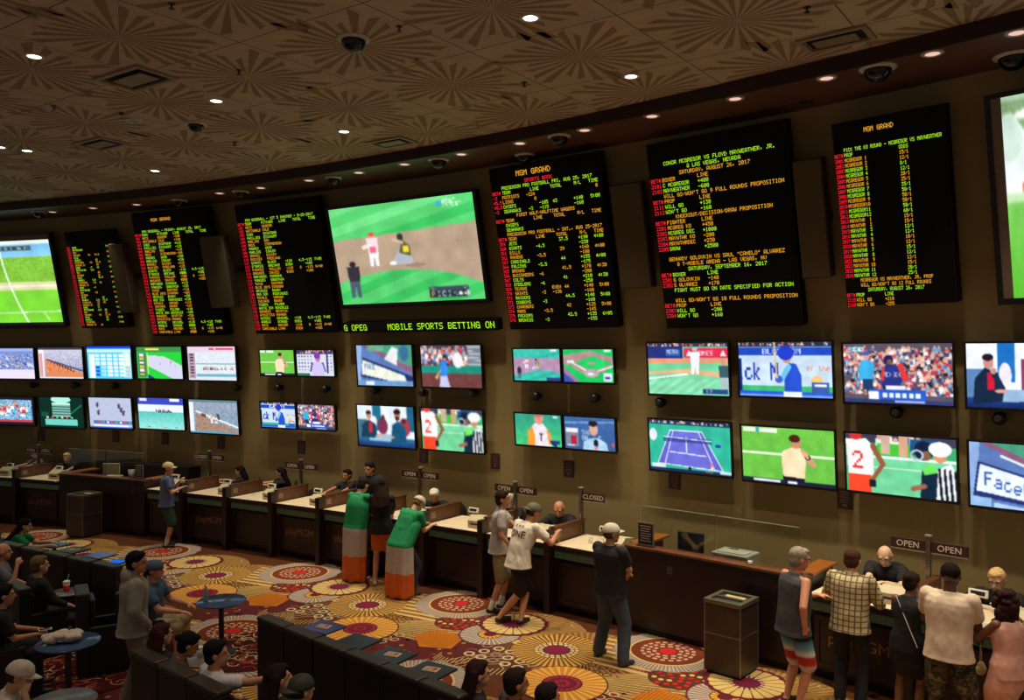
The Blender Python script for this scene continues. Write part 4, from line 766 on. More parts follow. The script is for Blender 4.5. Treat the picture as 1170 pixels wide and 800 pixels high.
for i, ((px, py), l) in enumerate(SL):
    p = onplane(px, py, ZSOF); th, d = topol(p.x, p.y)
    downlight(p.x, p.y, ZSOF, 'dim rose soffit light '+l, 'rose downlights along the soffit', PINK, r=.10, power=430*(1.0 if th > 28 else .75), spot=66, col=(1, .86, .62), blend=.9)
# camera domes
def dome(px, py, z, label, r=.15):
    p = onplane(px, py, z); t = empty('camera_dome', (p.x, p.y, z), 0, label, 'security camera', 'security camera domes overhead')
    MB().lathe([(.0, -.001), (r*1.25, -.001), (r*1.25, -.012), (r*1.05, -.03), (r*.9, -.03)], n=28).build('mounting_ring', TRIM, t)
    MB().lathe([(r*math.cos(a)*.92, -.028-r*math.sin(a)*.85) for a in [i*PI/16 for i in range(9)]], n=24).build('smoked_dome', DGL, t)
for a in [((404, 44), ZCEIL, 'largest dark camera dome on the patterned ceiling, top left of centre', .15), ((224, 141), ZCEIL, 'small dark camera dome on the patterned ceiling, below a bright light', .13),
          ((44, 242), ZSOF, 'soffit camera dome beside the leftmost rose light', .13), ((205, 229), ZSOF, 'soffit camera dome above the second odds board', .14), ((275, 219), ZSOF, 'soffit camera dome above the first five innings board', .14),
          ((381, 203), ZSOF, 'soffit camera dome just left above the big baseball screen', .13), ((501, 182.5), ZSOF, 'soffit camera dome above the right half of the baseball screen', .15), ((600, 177), ZSOF, 'low soffit camera dome touching the top of the football board', .14),
          ((639, 155.5), ZSOF, 'soffit camera dome with wide pale ring above the football board', .15), ((1003, 77.5), ZSOF, 'soffit camera dome with pale ring above the knockout round board', .17), ((1158, 63.5), ZSOF, 'soffit camera dome at the right picture edge', .17)]:
    dome(a[0][0], a[0][1], a[1], a[2], a[3])
# small low profile rings on the soffit
for (px, py), l in (((673, 165), 'dark flush ring on the soffit between football and fight boards'), ((825, 136), 'dark flush ring on the soffit above the widest odds board'), ((922, 116), 'dark flush ring on the soffit right of the widest odds board'), ((366, 215), 'dark flush ring on the soffit left of the big baseball screen'), ((22, 254), 'dark flush camera on the soffit above the far left screen')):
    p = onplane(px, py, ZSOF); t = empty('flush_sensor', (p.x, p.y, ZSOF), 0, l, 'ceiling sensor', 'flush rings on the soffit')
    MB().lathe([(.07, -.001), (.075, -.012), (.1, -.010), (.105, -.001)], n=22).build('ring', GREY, t); MB().lathe([(0, -.004), (.07, -.004)], n=22).build('face', DGL, t)
# vents
def vent(px, py, label, rz, s=1.0):
    p = onplane(px, py, ZCEIL); t = empty('ceiling_vent', (p.x, p.y, ZCEIL), rz, label, 'vent', 'air vents in the patterned ceiling')
    f = MB(); a, b, w2 = .48*s, .30*s, .06
    f.box(-a, a, -b, -b+w2, -.03, -.001); f.box(-a, a, b-w2, b, -.03, -.001); f.box(-a, -a+w2, -b+w2, b-w2, -.03, -.001); f.box(a-w2, a, -b+w2, b-w2, -.03, -.001)
    f.build('frame', mat('vent_frame', (150, 128, 104), .6), t)
    MB().box(-a+w2+.015, a-w2-.015, -b+w2+.01, b-w2-.01, -.0035, -.001).build('opening', mat('vent_dark', (12, 9, 8), .9), t)
    MB().box(-a*.62, a*.62, -b*.45, b*.45, -.036, -.020, bev=.004).build('diffuser_plate', mat('vent_plate', (140, 118, 94), .6), t)
    MB().box(-.05, .05, -.05, .05, -.021, -.003).build('hanger', GREY, t)
vent(155, 89, 'wide dark slotted vent in the ceiling near the top left star pattern', R_(-33)); vent(115, 163.5, 'small dark vent far off in the ceiling at left', R_(-33), .9); vent(448, 162, 'thin dark vent low in the ceiling above the baseball screen', R_(-33), .8); vent(955, 44, 'tan framed vent at the ceiling edge above the right boards', R_(-38), .8)
for (px, py), l in (((196, 4), 'tiny dark sprinkler near the top edge left of centre'), ((456, 30), 'tiny dark sprinkler right of the largest camera dome'), ((599, 94), 'tiny dark sprinkler left of the star-like bright light'), ((922, 8), 'dark sprinkler at the top edge above the tan vent'), ((62, 121), 'tiny dark sprinkler at left, above the small far vent'), ((273, 80), 'tiny dark sprinkler above the bright light near the camera dome'), ((268, 163), 'tiny sprinkler right below the small camera dome')):
    p = onplane(px, py, ZCEIL); t = empty('sprinkler_head', (p.x, p.y, ZCEIL), 0, l, 'sprinkler', 'fire sprinklers in the ceiling')
    MB().lathe([(.001, -.008), (.035, -.008), (.04, -.001)], n=14).build('rosette', GREY, t); MB().cyl((0, 0, -.006), (0, 0, -.05), .010, n=8).cyl((0, 0, -.05), (0, 0, -.056), .03, n=12).build('deflector', mat('sprinkler_dark', (40, 34, 30), .4, .7), t)
# ================================================================== THE BETTING COUNTER
MAH = mat('mahogany', (36, 15, 15), .42, var=.25, scale=6); MAH2 = mat('mahogany_panel', (44, 19, 18), .45, var=.25, scale=5); WOOD = mat('divider_wood', (104, 66, 40), .45, var=.2, scale=9)
TOPM = mat('counter_white', (226, 208, 176), .35, var=.05, scale=8); GST = mat('green_strip_glow', (78, 96, 66), .3, var=.4, scale=30, emit=(70, 84, 56), estr=.12); BRASS = mat('logo_brass', (150, 108, 72), .4, .4)  # green strip: faint emission stands in for light on it
BEI = mat('beige_plastic', (196, 182, 148), .5, var=.05); DKP = mat('dark_plastic', (30, 28, 30), .45); LCD = mat('display_dark', (40, 46, 50), .2); PAP = mat('paper', (226, 220, 206), .8, var=.03); WCUP = mat('cup_white', (232, 226, 212), .5, var=.03)
KICK = mat('kick_black', (14, 10, 10), .6)
HW = RAD*math.sin(R_(.8))
def station(a, b, label, logo, group='betting counter stations with white tops'):
    th = (a+b)/2; W = RAD*math.sin(R_((b-a)/2))-.058; p = pol(th, 0); t = empty('betting_counter', p, -R_(th), label, 'counter', group)
    MB().box(-W, W, .10, .62, .10, .975, bev=.004).build('cabinet_body', MAH, t)
    m = MB(); m.box(-W+.02, W-.02, .075, .10, .14, .80, bev=.004)
    for (x0, x1, z0, z1) in ((-W+.03, W-.03, .15, .21), (-W+.03, W-.03, .73, .79), (-W+.03, -W+.09, .21, .73), (W-.09, W-.03, .21, .73)): m.box(x0, x1, .058, .075, z0, z1, bev=.004)
    m.build('front_panel', MAH2, t)
    MB().box(-W, W, .14, .60, 0, .10).build('toe_kick', KICK, t)
    MB().box(-W, W, .03, .10, .845, .945, bev=.004).build('green_glass_strip', GST, t)
    MB().box(-W, W, -.02, .95, 1.02, 1.055, bev=.004).build('countertop', TOPM, t)
    MB().box(-W, W, -.05, -.02, .975, 1.06, bev=.006).box(-W, W, -.02, .10, .975, 1.02).build('counter_edge', MAH, t)
    if logo: text_obj('logo_lettering', 'playMGM', .19, BRASS, t, (0.0, .074, .52)); 
    return t
def divider(th, label, wide=.032, back=.95, ztop=1.30, group='low dark dividers between betting stations'):
    t = empty('counter_divider', pol(th, 0), -R_(th), label, 'divider', group)
    MB().box(-.052, .052, -.10, .06, 0, 1.27, bev=.006).build('post', MAH, t)
    m = MB(); m.box(-wide, wide, .061, back, 1.0, ztop-.02, bev=.004); m.box(-wide, wide, .061, .62, 0, 1.0); m.build('wing_panel', WOOD, t)
    MB().box(-wide-.012, wide+.012, .062, back+.01, ztop-.019, ztop+.004, bev=.005).build('cap_rail', mat('cap_wood', (92, 54, 34), .3, var=.2, scale=7), t)
    MB().box(wide+.001, wide+.005, .12, .24, 1.12, 1.22).build('notice_card', mat('card_dim', (150, 128, 104), .7), t)
    return t
ST = [(18.14, 19.74, 'betting station at the far left picture edge', 0), (19.74, 21.34, 'betting station with brass lettering left of the far raised desk', 1), (24.78, 26.27, 'betting station in front of the man in blue shirt', 0),
      (26.27, 27.87, 'betting station just right of the man in blue shirt, second logo from left', 1), (27.87, 29.47, 'betting station before the clerk with black hair, green strip and no logo', 0), (29.47, 31.07, 'betting station with logo below the woman clerk with long hair', 1),
      (31.07, 32.67, 'betting station left of and behind the tall flag wearer', 1), (32.67, 34.27, 'betting station where flag wearers and dark haired woman stand', 0), (34.27, 35.87, 'betting station right of the bent flag wearer, with beige terminal', 0),
      (35.87, 37.55, 'betting station where the grey shirt and white shirt men lean', 0), (37.55, 39.2, 'betting station before the man in black shirt and light cap, closed sign', 0),
      (42.60, 44.17, 'betting station with logo before the man in plaid shirt', 1), (44.17, 45.77, 'betting station before the man in white shirt and camouflage shorts', 0), (45.77, 47.37, 'betting station at the right picture edge before woman in pink dress', 0)]
for a, b, l, g in ST: station(a, b, l, g)
DV = [(18.14, 'at the left picture edge'), (19.74, 'left of the farthest brass lettering'), (26.27, 'right beside the man in blue shirt'), (27.87, 'second to the right of the man in blue shirt'), (29.47, 'between the two seated dark haired clerks'),
      (31.07, 'left of the smiling woman clerk'), (32.67, 'behind the left flag wearer'), (34.27, 'right of the bent flag wearer'), (35.87, 'behind the man in grey shirt and khaki shorts'), (37.55, 'on which the man in white shirt leans'),
      (44.17, 'behind the woman in black dress'), (45.77, 'behind the woman in pink dress')]
for th, l in DV: divider(th, 'dark wood divider with post '+l)
def raised_desk(a, b, label, n, ztop):
    t = empty('raised_desk', pol((a+b)/2, 0), -R_((a+b)/2), label, 'desk', 'tall dark raised desks'); Mi = t.matrix_basis.inverted() if False else (Matrix.Translation(pol((a+b)/2, 0)) @ Matrix.Rotation(-R_((a+b)/2), 4, 'Z')).inverted()
    def arc(nm, d0, d1, z0, z1, m, aa=a, bb=b, k=n):
        q = MB(); V = []
        for i in range(k+1):
            th = aa+(bb-aa)*i/k; V += [Mi @ pol(th, d0, z0), Mi @ pol(th, d1, z0), Mi @ pol(th, d1, z1), Mi @ pol(th, d0, z1)]
        F = []
        for i in range(k):
            o = i*4; F += [(o, o+4, o+5, o+1), (o+1, o+5, o+6, o+2), (o+2, o+6, o+7, o+3), (o+3, o+7, o+4, o)]
        F += [(0, 1, 2, 3), (k*4+3, k*4+2, k*4+1, k*4)]; q.add(V, F); return q.build(nm, m, t, weld=True)
    e = .07
    arc('front_panel', .02, .10, .10, ztop-.03, MAH); arc('toe_kick', .06, .10, 0, .10, KICK)
    arc('ledge', -.03, .20, ztop-.03, ztop, mat('ledge_wood', (108, 66, 42), .3, var=.2, scale=7))
    arc('end_panel', .101, .95, 0, ztop-.031, MAH, a, a+.11, 1); arc('end_panel', .101, .95, 0, ztop-.031, MAH, b-.11, b, 1)
    arc('end_ledge', .201, .98, ztop-.03, ztop, mat('ledge_wood_lit', (150, 88, 36), .3, var=.15, scale=7), a-.06, a+.24, 1); arc('end_ledge', .201, .98, ztop-.03, ztop, MATS['ledge_wood_lit'], b-.24, b+.06, 1)  # end ledges: wood with warm lamplight put into its orange colour
    arc('work_surface', .101, .80, .76, .79, TOPM, a+.12, b-.12); 
    q = MB()
    for k in range(4): q.box(-.05, .05-.02*(k % 2), .014, .0195, 1.02-k*.03, 1.028-k*.03)
    o = q.build('small_lettering', mat('print_dim2', (120, 100, 96), .6), t); c = Mi @ pol(a+(.9 if ztop < 1.26 and a > 30 else 2.9), 0, 0); o.location = (c.x, c.y, 0)
    return t
raised_desk(39.26, 42.56, 'long dark raised desk behind the waste bin in the foreground', 6, 1.24)
raised_desk(21.40, 24.74, 'far dark raised desk behind the far waste bin', 6, 1.24)
# glass screens at the back of the raised desks
GLS = mat('clear_glass', (240, 245, 240), .02, var=0, alpha=1.45)
for a, b, l in ((39.5, 42.45, 'clear glass screen standing on the nearer raised desk'), (21.6, 24.6, 'clear glass screen standing on the far raised desk')):
    t = empty('glass_screen', pol((a+b)/2, .13, 1.24), -R_((a+b)/2), l, 'glass screen', 'glass screens on the raised desks'); w2 = RAD*math.sin(R_((b-a)/2))
    Mi = (Matrix.Translation(pol((a+b)/2, .13, 1.24)) @ Matrix.Rotation(-R_((a+b)/2), 4, 'Z')).inverted(); 
    for i in range(2):
        q0 = Mi @ pol(a+(b-a)*i/2+.02, .13, 1.24); q1 = Mi @ pol(a+(b-a)*(i+1)/2-.02, .13, 1.24); d = (q1-q0); L = d.length; ang = math.atan2(d.y, d.x)
        g = MB().box(0, L, -.004, .004, .001, .56); o = g.build('pane', GLS, t); o.location = q0; o.rotation_euler = (0, 0, ang)
        g = MB().box(0, L, -.006, .006, .56, .568); o = g.build('polished_edge', mat('glass_edge', (170, 170, 150), .15), t); o.location = q0; o.rotation_euler = (0, 0, ang)
# low dark cabinet on the wall behind the far desk, and blank wall behind the near one
t = empty('back_cabinet', pol(22.7, 1.60), -R_(22.7), 'low black cabinet against the wall behind the far raised desk', 'cabinet'); MB().box(-1.5, 1.5, -.18, .17, 0, 1.33, bev=.01).build('body', mat('cabinet_black', (20, 14, 18), .4), t)
for k in range(4): MB().box(-1.48+k*.745, -.76+k*.745, -.20, -.181, .06, 1.29, bev=.005).build('door', mat('cabinet_door', (26, 17, 20), .35), t)
# ---- devices on the tops
def on_counter(th, d, z=1.056): return pol(th, d, z)
def terminal(th, d, label, rz=0):
    t = empty('ticket_terminal', on_counter(th, d), -R_(th)+rz, label, 'ticket terminal', 'beige ticket terminals on the counter')
    m = MB(); X = .16; pr = [(-.17, 0), (.17, 0), (.17, .17), (-.06, .20), (-.17, .13)]
    vs = [(x, y, z) for x in (-X, X) for y, z in pr]; m.add(vs, [(0, 1, 2, 3, 4)[::-1], (5, 6, 7, 8, 9)]+[(i, (i+1) % 5, 5+(i+1) % 5, 5+i) for i in range(5)]); m.build('housing', BEI, t, weld=True)
    MB().box(-.11, .11, -.175, -.171, .06, .085).build('ticket_slot', DKP, t)
    return t
def pole_display(th, d, label):
    t = empty('customer_display', on_counter(th, d), -R_(th), label, 'customer display', 'small white pole displays')
    MB().cyl((0, 0, 0), (0, 0, .012), .055, n=16).cyl((0, 0, .012), (0, 0, .13), .013, n=10).build('stand', BEI, t)
    c = MB().box(-.105, .105, -.02, .02, 0, .09, bev=.012).build('housing', WCUP, t); c.location = (0, 0, .125); c.rotation_euler = (R_(-15), 0, 0)
    s = MB().box(-.075, .075, -.023, -.020, .022, .068).build('screen', LCD, c); return t
def cup(p, rz, label, group='paper cups on the counter', r=.038, h=.10, m=None):
    t = empty('paper_cup', p, rz, label, 'cup', group)
    MB().lathe([(0, 0), (r*.75, 0), (r, h), (r*.92, h), (r*.70, .006), (0, .006)], n=18).build('cup_wall', m or WCUP, t); MB().lathe([(r*.99, h*.98), (r*1.09, h), (r*1.02, h+.006), (r*.93, h+.004)], n=18).build('rolled_rim', WCUP, t); return t
def paper(th, d, w, h, rz, label, z=1.0563):
    t = empty('betting_sheet', on_counter(th, d, z), -R_(th)+rz, label, 'paper', 'betting sheets on the counter'); m = MB(); n = 5
    m.add([(-w/2+w*i/n, -h/2+h*j/n, .001+.004*(.5+.5*math.sin(i*1.3+j))) for j in range(n+1) for i in range(n+1)], [(j*(n+1)+i, j*(n+1)+i+1, (j+1)*(n+1)+i+1, (j+1)*(n+1)+i) for j in range(n) for i in range(n)]); m.build('sheet', PAP, t)
    l = MB()
    for k in range(6): l.box(-w*.38, w*.34-.02*(k % 3), h*.36-k*h*.13-.004, h*.36-k*h*.13, .006, .0068)
    l.build('print', mat('print_grey', (120, 116, 112), .7), t); return t
TD = [(18.95, 'at the far left edge'), (20.95, 'left of the far raised desk'), (25.55, 'beside the man in blue shirt'), (27.50, 'first to the right of the man in blue shirt'), (29.10, 'in front of the clerk facing left with black hair'), (30.70, 'in front of the clerk with long hair'),
      (32.1, 'left of the flag wearer'), (33.85, 'by the bent flag wearer'), (35.50, 'right of the white haired clerk'), (37.1, 'by the bald clerk at the white shirt man'), (38.85, 'beyond the man in black shirt and light cap'), (43.85, 'between the plaid shirt man and the black dress woman'), (45.40, 'in front of the blond clerk')]
for th, l in TD: terminal(th, .33, 'beige ticket terminal on the counter '+l)
for th, l in TD:
    if th not in (43.85, 37.1, 33.85): pole_display(th-.62, .74, 'white pole display on counter '+l)
for th, d, l in ((30.35, .6, 'near the clerk with long hair'), (34.95, .62, 'right of the white haired clerk'), (38.15, .42, 'on the closed station before the bald clerk'), (28.75, .7, 'near the clerk with black hair'), (37.0, .75, 'near the bald clerk in black')):
    cup(on_counter(th, d), 0, 'white paper cup on the counter '+l)
for th, d, w, h, rz, l in ((43.05, .15, .30, .24, .3, 'white betting sheets left of the man in plaid shirt'), (43.2, .36, .22, .28, -.2, 'white betting sheet by the clerk with glasses'), (44.02, .16, .2, .28, .2, 'white betting sheet between plaid shirt and black dress'), (45.1, .12, .25, .2, .1, 'white betting sheet before the white shirt man'), (46.0, .2, .3, .3, -.1, 'white sheet at the right edge of the counter'),
                           (33.3, .12, .28, .2, .2, 'paper before the dark haired woman'), (33.95, .12, .24, .2, .1, 'paper before the bent flag wearer'), (36.6, .15, .2, .28, .1, 'paper under the hand of the man in grey shirt'), (25.8, .2, .2, .2, .3, 'paper before the man in blue shirt'), (28.2, .5, .2, .15, .3, 'paper near the clerk with black hair')):
    paper(th, d, w, h, rz, l)
def small_cards(th, d, label, z=1.056):
    t = empty('card_holder', on_counter(th, d, z), -R_(th), label, 'card holder', 'small acrylic card holders'); MB().box(-.06, .06, -.02, .02, 0, .012).build('foot', DKP, t); MB().box(-.075, .075, -.004, .004, .012, .19, bev=.002).build('card', mat('card_grey', (170, 168, 160), .5), t); MB().box(-.06, .06, -.0055, -.0041, .03, .175).build('print', mat('card_print', (46, 40, 44), .5), t); return t
def framed_sign(th, d, z, label, w=.13, h=.34):
    t = empty('desk_sign', on_counter(th, d, z), -R_(th), label, 'sign', 'upright framed signs on raised desks'); MB().box(-w, w, -.05, .05, 0, .012).build('base', DKP, t); MB().box(-w, w, -.008, .008, .012, h, bev=.003).build('frame', mat('sign_frame', (150, 146, 138), .3, .4), t)
    MB().box(-w+.015, w-.015, -.0095, -.0081, .03, h-.02).build('poster', mat('poster_dark', (30, 24, 26), .4), t); m = MB()
    for k in range(7): m.box(-w+.04+.01*(k % 2), w-.04-.012*(k % 3), -.011, -.0096, h-.06-k*.035, h-.048-k*.035)
    m.build('print', mat('print_pale', (170, 160, 150), .6), t); return t
framed_sign(39.62, .09, 1.2405, 'black framed sign upright at the left end of the nearer raised desk')
framed_sign(24.45, .09, 1.2405, 'black framed sign upright at the right end of the far raised desk', .12, .3)
framed_sign(36.05, .55, 1.056, 'small framed card beside the white haired head behind grey shirt man', .07, .2)
def pc_monitor(th, d, z, label, rz, col, w=.23, h=.32):
    t = empty('computer_monitor', pol(th, d, z), -R_(th)+rz, label, 'computer monitor', 'computer monitors on the raised desks')
    MB().box(-.11, .11, -.08, .08, 0, .015, bev=.005).box(-.03, .03, .02, .045, .015, .16).build('stand', DKP, t)
    MB().box(-w, w, -.02, .02, .10, .10+h, bev=.008).build('housing', col, t); MB().box(-w+.02, w-.02, -.0225, -.0205, .12, .08+h).build('screen', LCD, t); return t
pc_monitor(40.3, .42, .79+.25, 'black computer monitor behind the nearer raised desk', .15, DKP, .19, .33).location.z = .79
COLs = 0
def monitor_riser(th, d, z, h, label):
    t = empty('monitor_riser', pol(th, d, z), -R_(th), label, 'riser', 'risers under monitors'); MB().box(-.2, .2, -.13, .13, h-.02, h).box(-.2, -.18, -.13, .13, 0, h-.02).box(.18, .2, -.13, .13, 0, h-.02).build('shelf', DKP, t); return t
monitor_riser(40.3, .42, .79, .24, 'black riser carrying the dark monitor on the nearer desk')
for o in COL.objects:
    if o.get('label') == 'black computer monitor behind the nearer raised desk': o.location.z = .79+.2405
t = empty('receipt_printer', pol(41.15, .43, .79), -R_(41.15), 'grey box printer behind the ledge of the nearer raised desk', 'printer'); MB().box(-.26, .26, -.2, .2, 0, .50, bev=.015).build('housing', mat('printer_grey', (150, 148, 136), .4), t); MB().box(-.20, .20, -.15, .05, .501, .512, bev=.004).build('lid', mat('printer_lid', (170, 170, 160), .3), t); MB().box(-.15, -.02, .06, .14, .501, .506).build('button_row', DKP, t)
t = pc_monitor(22.85, .45, .79+.2405, 'pale monitor turned away on the far raised desk', PI+.3, BEI, .2, .34)
monitor_riser(22.85, .45, .79, .24, 'black riser carrying the pale monitor on the far desk')
t = empty('keyboard', pol(23.5, .10, 1.2405), -R_(23.5)+.2, 'white keyboard tilted on the ledge of the far raised desk', 'keyboard'); MB().box(-.16, .16, -.07, .07, 0, .03, bev=.006).build('body', WCUP, t)
q = MB()
for r in range(4):
    for c in range(12): q.box(-.145+c*.0245, -.125+c*.0245, -.055+r*.03, -.032+r*.03, .0301, .037)
q.build('keys', BEI, t)
cup(pol(24.15, .09, 1.2405), 0, 'wide pale cup of pencils on the ledge of the far raised desk', 'cups on the raised desks', .07, .18, mat('cup_blueish', (176, 186, 196), .4))
cup(pol(41.62, .09, 1.2405), 0, 'tiny white cup on the ledge of the nearer raised desk', 'cups on the raised desks', .03, .04)
# ---- OPEN / CLOSED posts
CHR = mat('chrome_post', (120, 112, 104), .22, .8, var=.08); SGN = mat('sign_maroon', (60, 26, 26), .4); SLET = mat('sign_lettering', (220, 205, 190), .5, var=.02)
def sign_post(th, d, top, words, label, s=1.0):
    t = empty('window_sign_post', pol(th, d, 1.056), -R_(th), label, 'sign', 'chrome posts with OPEN and CLOSED signs')
    z1 = top-1.056
    MB().cyl((0, 0, 0), (0, 0, .015), .07, n=20).build('foot', CHR, t); MB().box(-.028, .028, -.028, .028, .015, z1, bev=.005).build('pole', CHR, t); MB().box(-.036, .036, -.036, .036, z1, z1+.02, bev=.005).build('pole_cap', mat('cap_pale', (180, 170, 160), .3, .5), t)
    for side, wd in zip((-1, 1), words):
        if not wd: continue
        x0, x1 = (.032, .44) if side > 0 else (-.44, -.032); a = MB().box(x0, x1, -.012, .012, z1-.19, z1-.06, bev=.003).build('sign_plate', SGN, t)
        MB().box(x0, x1, -.014, .014, z1-.203, z1-.191).build('lower_rail', mat('rail_pale', (190, 176, 160), .3, .5), t)
        text_obj('lettering', wd, .105, SLET, t, ((x0+x1)/2, -.0135, z1-.128), depth=.0015)
    return t
for px, py, w_, l in ((44, 509, ('OPEN', 'OPEN'), 'farthest left OPEN sign post, beside a grey shirted clerk'), (239, 516, ('CLOSED', 'OPEN'), 'sign post right of the man in blue shirt, below a wall notice'), (344, 526, ('OPEN', 'OPEN'), 'OPEN sign post right of the clerk with long dark hair'),
    (480, 535, ('OPEN', 'OPEN'), 'OPEN sign post between the suited man and the white haired clerk'), (589, 551, ('OPEN', 'OPEN'), 'OPEN sign post behind the man in grey shirt'), (664, 558, (None, 'CLOSED'), 'single CLOSED sign post right of the bald clerk'), (1061, 613, ('OPEN', 'OPEN'), 'largest OPEN sign post with chrome pole, above the white shirt man')):
    th, z = oncyl(px, py, .86); sign_post(th, .86, z, w_, l)
# ---- waste bins
def bin_(th, d, rz, label, s=1.0, h=.93):
    t = empty('waste_bin', pol(th, d), -R_(th)+rz, label, 'waste bin', 'square brown waste bins'); a = .24*s
    MB().box(-a, a, -a, a, .04, h-.05, bev=.004).build('body', mat('bin_brown', (62, 50, 40), .35, var=.2, scale=7), t); MB().box(-a+.02, a-.02, -a+.02, a-.02, 0, .04).build('plinth', KICK, t)
    m = MB(); EDG = mat('bin_edge', (130, 118, 100), .3, .6)
    for x in (-a, a):
        for y in (-a, a): m.box(x-.008, x+.008, y-.008, y+.008, .04, h-.05)
    for y in (-a-.004, a+.001): m.box(-a, a, y, y+.003, .50, .515)
    for x in (-a-.004, a+.001): m.box(x, x+.003, -a, a, .50, .515)
    m.build('edge_trim', EDG, t)
    m = MB(); b = a+.012; m.box(-b, b, -b, -b+.06, h-.05, h); m.box(-b, b, b-.06, b, h-.05, h); m.box(-b, -b+.06, -b+.06, b-.06, h-.05, h); m.box(b-.06, b, -b+.06, b-.06, h-.05, h); m.box(-b+.06, b-.06, -.02, .02, h-.04, h-.006); m.build('top_frame', mat('bin_top', (120, 116, 96), .3, .5), t)
    MB().box(-b+.06, b-.06, -b+.06, b-.06, h-.05, h-.035).build('inset_tray', mat('bin_inset', (70, 76, 76), .3), t)
    MB().box(-.12, .14, .06, .14, h-.0345, h-.015, bev=.004).build('flap', mat('flap_cream', (200, 176, 130), .5), t); return t
bin_(41.62, -.44, .0, 'brown square waste bin with metal edges in front of the nearer raised desk')
bin_(23.05, -.40, .0, 'far brown square waste bin in front of the far raised desk')
# ================================================================== PEOPLE
def tube_cone(mb, p0, p1, r0, r1, n=12, m=5, sq=1.0):
    """round-ended tapered limb, closed"""
    p0 = Vector(p0); p1 = Vector(p1); d = p1-p0; L = d.length
    if L < 1e-6: mb.ball(p0, r0, n); return
    d.normalize(); a = d.orthogonal().normalized(); b = d.cross(a); rings = []
    for i in range(m+1):
        q = PI/2*(1-i/m); rings.append((p0-d*r0*math.sin(q), r0*math.cos(q)))
    for i in range(m+1):
        q = PI/2*i/m; rings.append((p1+d*r1*math.sin(q), r1*math.cos(q)))
    vs = []; N = len(rings)
    for c, r in rings:
        r = max(r, 1e-4)
        for k in range(n): vs.append(c+(a*math.cos(2*PI*k/n)+b*math.sin(2*PI*k/n))*r)
    fs = [(j*n+k, j*n+(k+1) % n, (j+1)*n+(k+1) % n, (j+1)*n+k) for j in range(N-1) for k in range(n)]
    fs += [tuple(range(n))[::-1], tuple((N-1)*n+k for k in range(n))]
    mb.add(vs, fs, smooth=True)
def loft(mb, secs, n=20):
    """closed body through elliptical sections (centre, right axis, front axis)"""
    vs = []
    for c, a, b in secs:
        for k in range(n):
            q = 2*PI*k/n; x = math.copysign(abs(math.cos(q))**.85, math.cos(q)); y = math.copysign(abs(math.sin(q))**.85, math.sin(q)); vs.append(c+a*x+b*y)
    N = len(secs); fs = [(j*n+k, j*n+(k+1) % n, (j+1)*n+(k+1) % n, (j+1)*n+k) for j in range(N-1) for k in range(n)]
    fs += [tuple(range(n))[::-1], tuple((N-1)*n+k for k in range(n))]; mb.add(vs, fs, smooth=True)
def fuse(name, mb, material, parent, vox=.010, smooth=4, wrinkle=0.0, seed=0):
    """one continuous skin over overlapping closed shapes"""
    me = bpy.data.meshes.new(name); me.from_pydata(mb.v, [], mb.f); o = bpy.data.objects.new(name, me); WORK.collection.objects.link(o)
    r = o.modifiers.new('r', 'REMESH'); r.mode = 'VOXEL'; r.voxel_size = vox; r.use_smooth_shade = True
    if smooth: s = o.modifiers.new('s', 'SMOOTH'); s.iterations = smooth; s.factor = .5
    m2 = baked(o); WORK.collection.objects.unlink(o); COL.objects.link(o)
    o.modifiers.clear(); o.data = m2; bpy.data.meshes.remove(me); m2.name = name
    if wrinkle:
        nv = len(m2.vertices); co_ = np.zeros(nv*3, 'f'); m2.vertices.foreach_get('co', co_); no_ = np.zeros(nv*3, 'f'); m2.vertex_normals.foreach_get('vector', no_); co_ = co_.reshape(-1, 3); no_ = no_.reshape(-1, 3)
        f = np.array([mnoise.noise((x*14+seed, y*14, z*6))+.5*mnoise.noise((x*32+seed, y*32, z*14)) for x, y, z in co_.tolist()], 'f'); m2.vertices.foreach_set('co', (co_+no_*(f*wrinkle)[:, None]).ravel())
    m2.materials.clear(); m2.materials.append(material); m2.polygons.foreach_set('use_smooth', [True]*len(m2.polygons)); o.parent = parent; return o
def ik(a, t, l1, l2, pole):
    a = Vector(a); t = Vector(t); d = t-a; L = min(d.length, (l1+l2)*.995); L = max(L, abs(l1-l2)+.02); d.normalize(); t = a+d*L
    k = (l1*l1-l2*l2+L*L)/(2*L); h = math.sqrt(max(l1*l1-k*k, 0)); p = Vector(pole); p = (p-d*p.dot(d)); p = p.normalized() if p.length > 1e-5 else d.orthogonal()
    return a+d*k+p*h, t
SKINS = {'light': (214, 160, 128), 'tan': (190, 130, 96), 'ruddy': (206, 140, 110), 'brown': (116, 74, 52), 'dark': (84, 54, 40), 'pale': (226, 184, 156)}
def skin(k): return mat('skin_'+k, SKINS[k], .55, var=.06, scale=12)
EYE_W = None
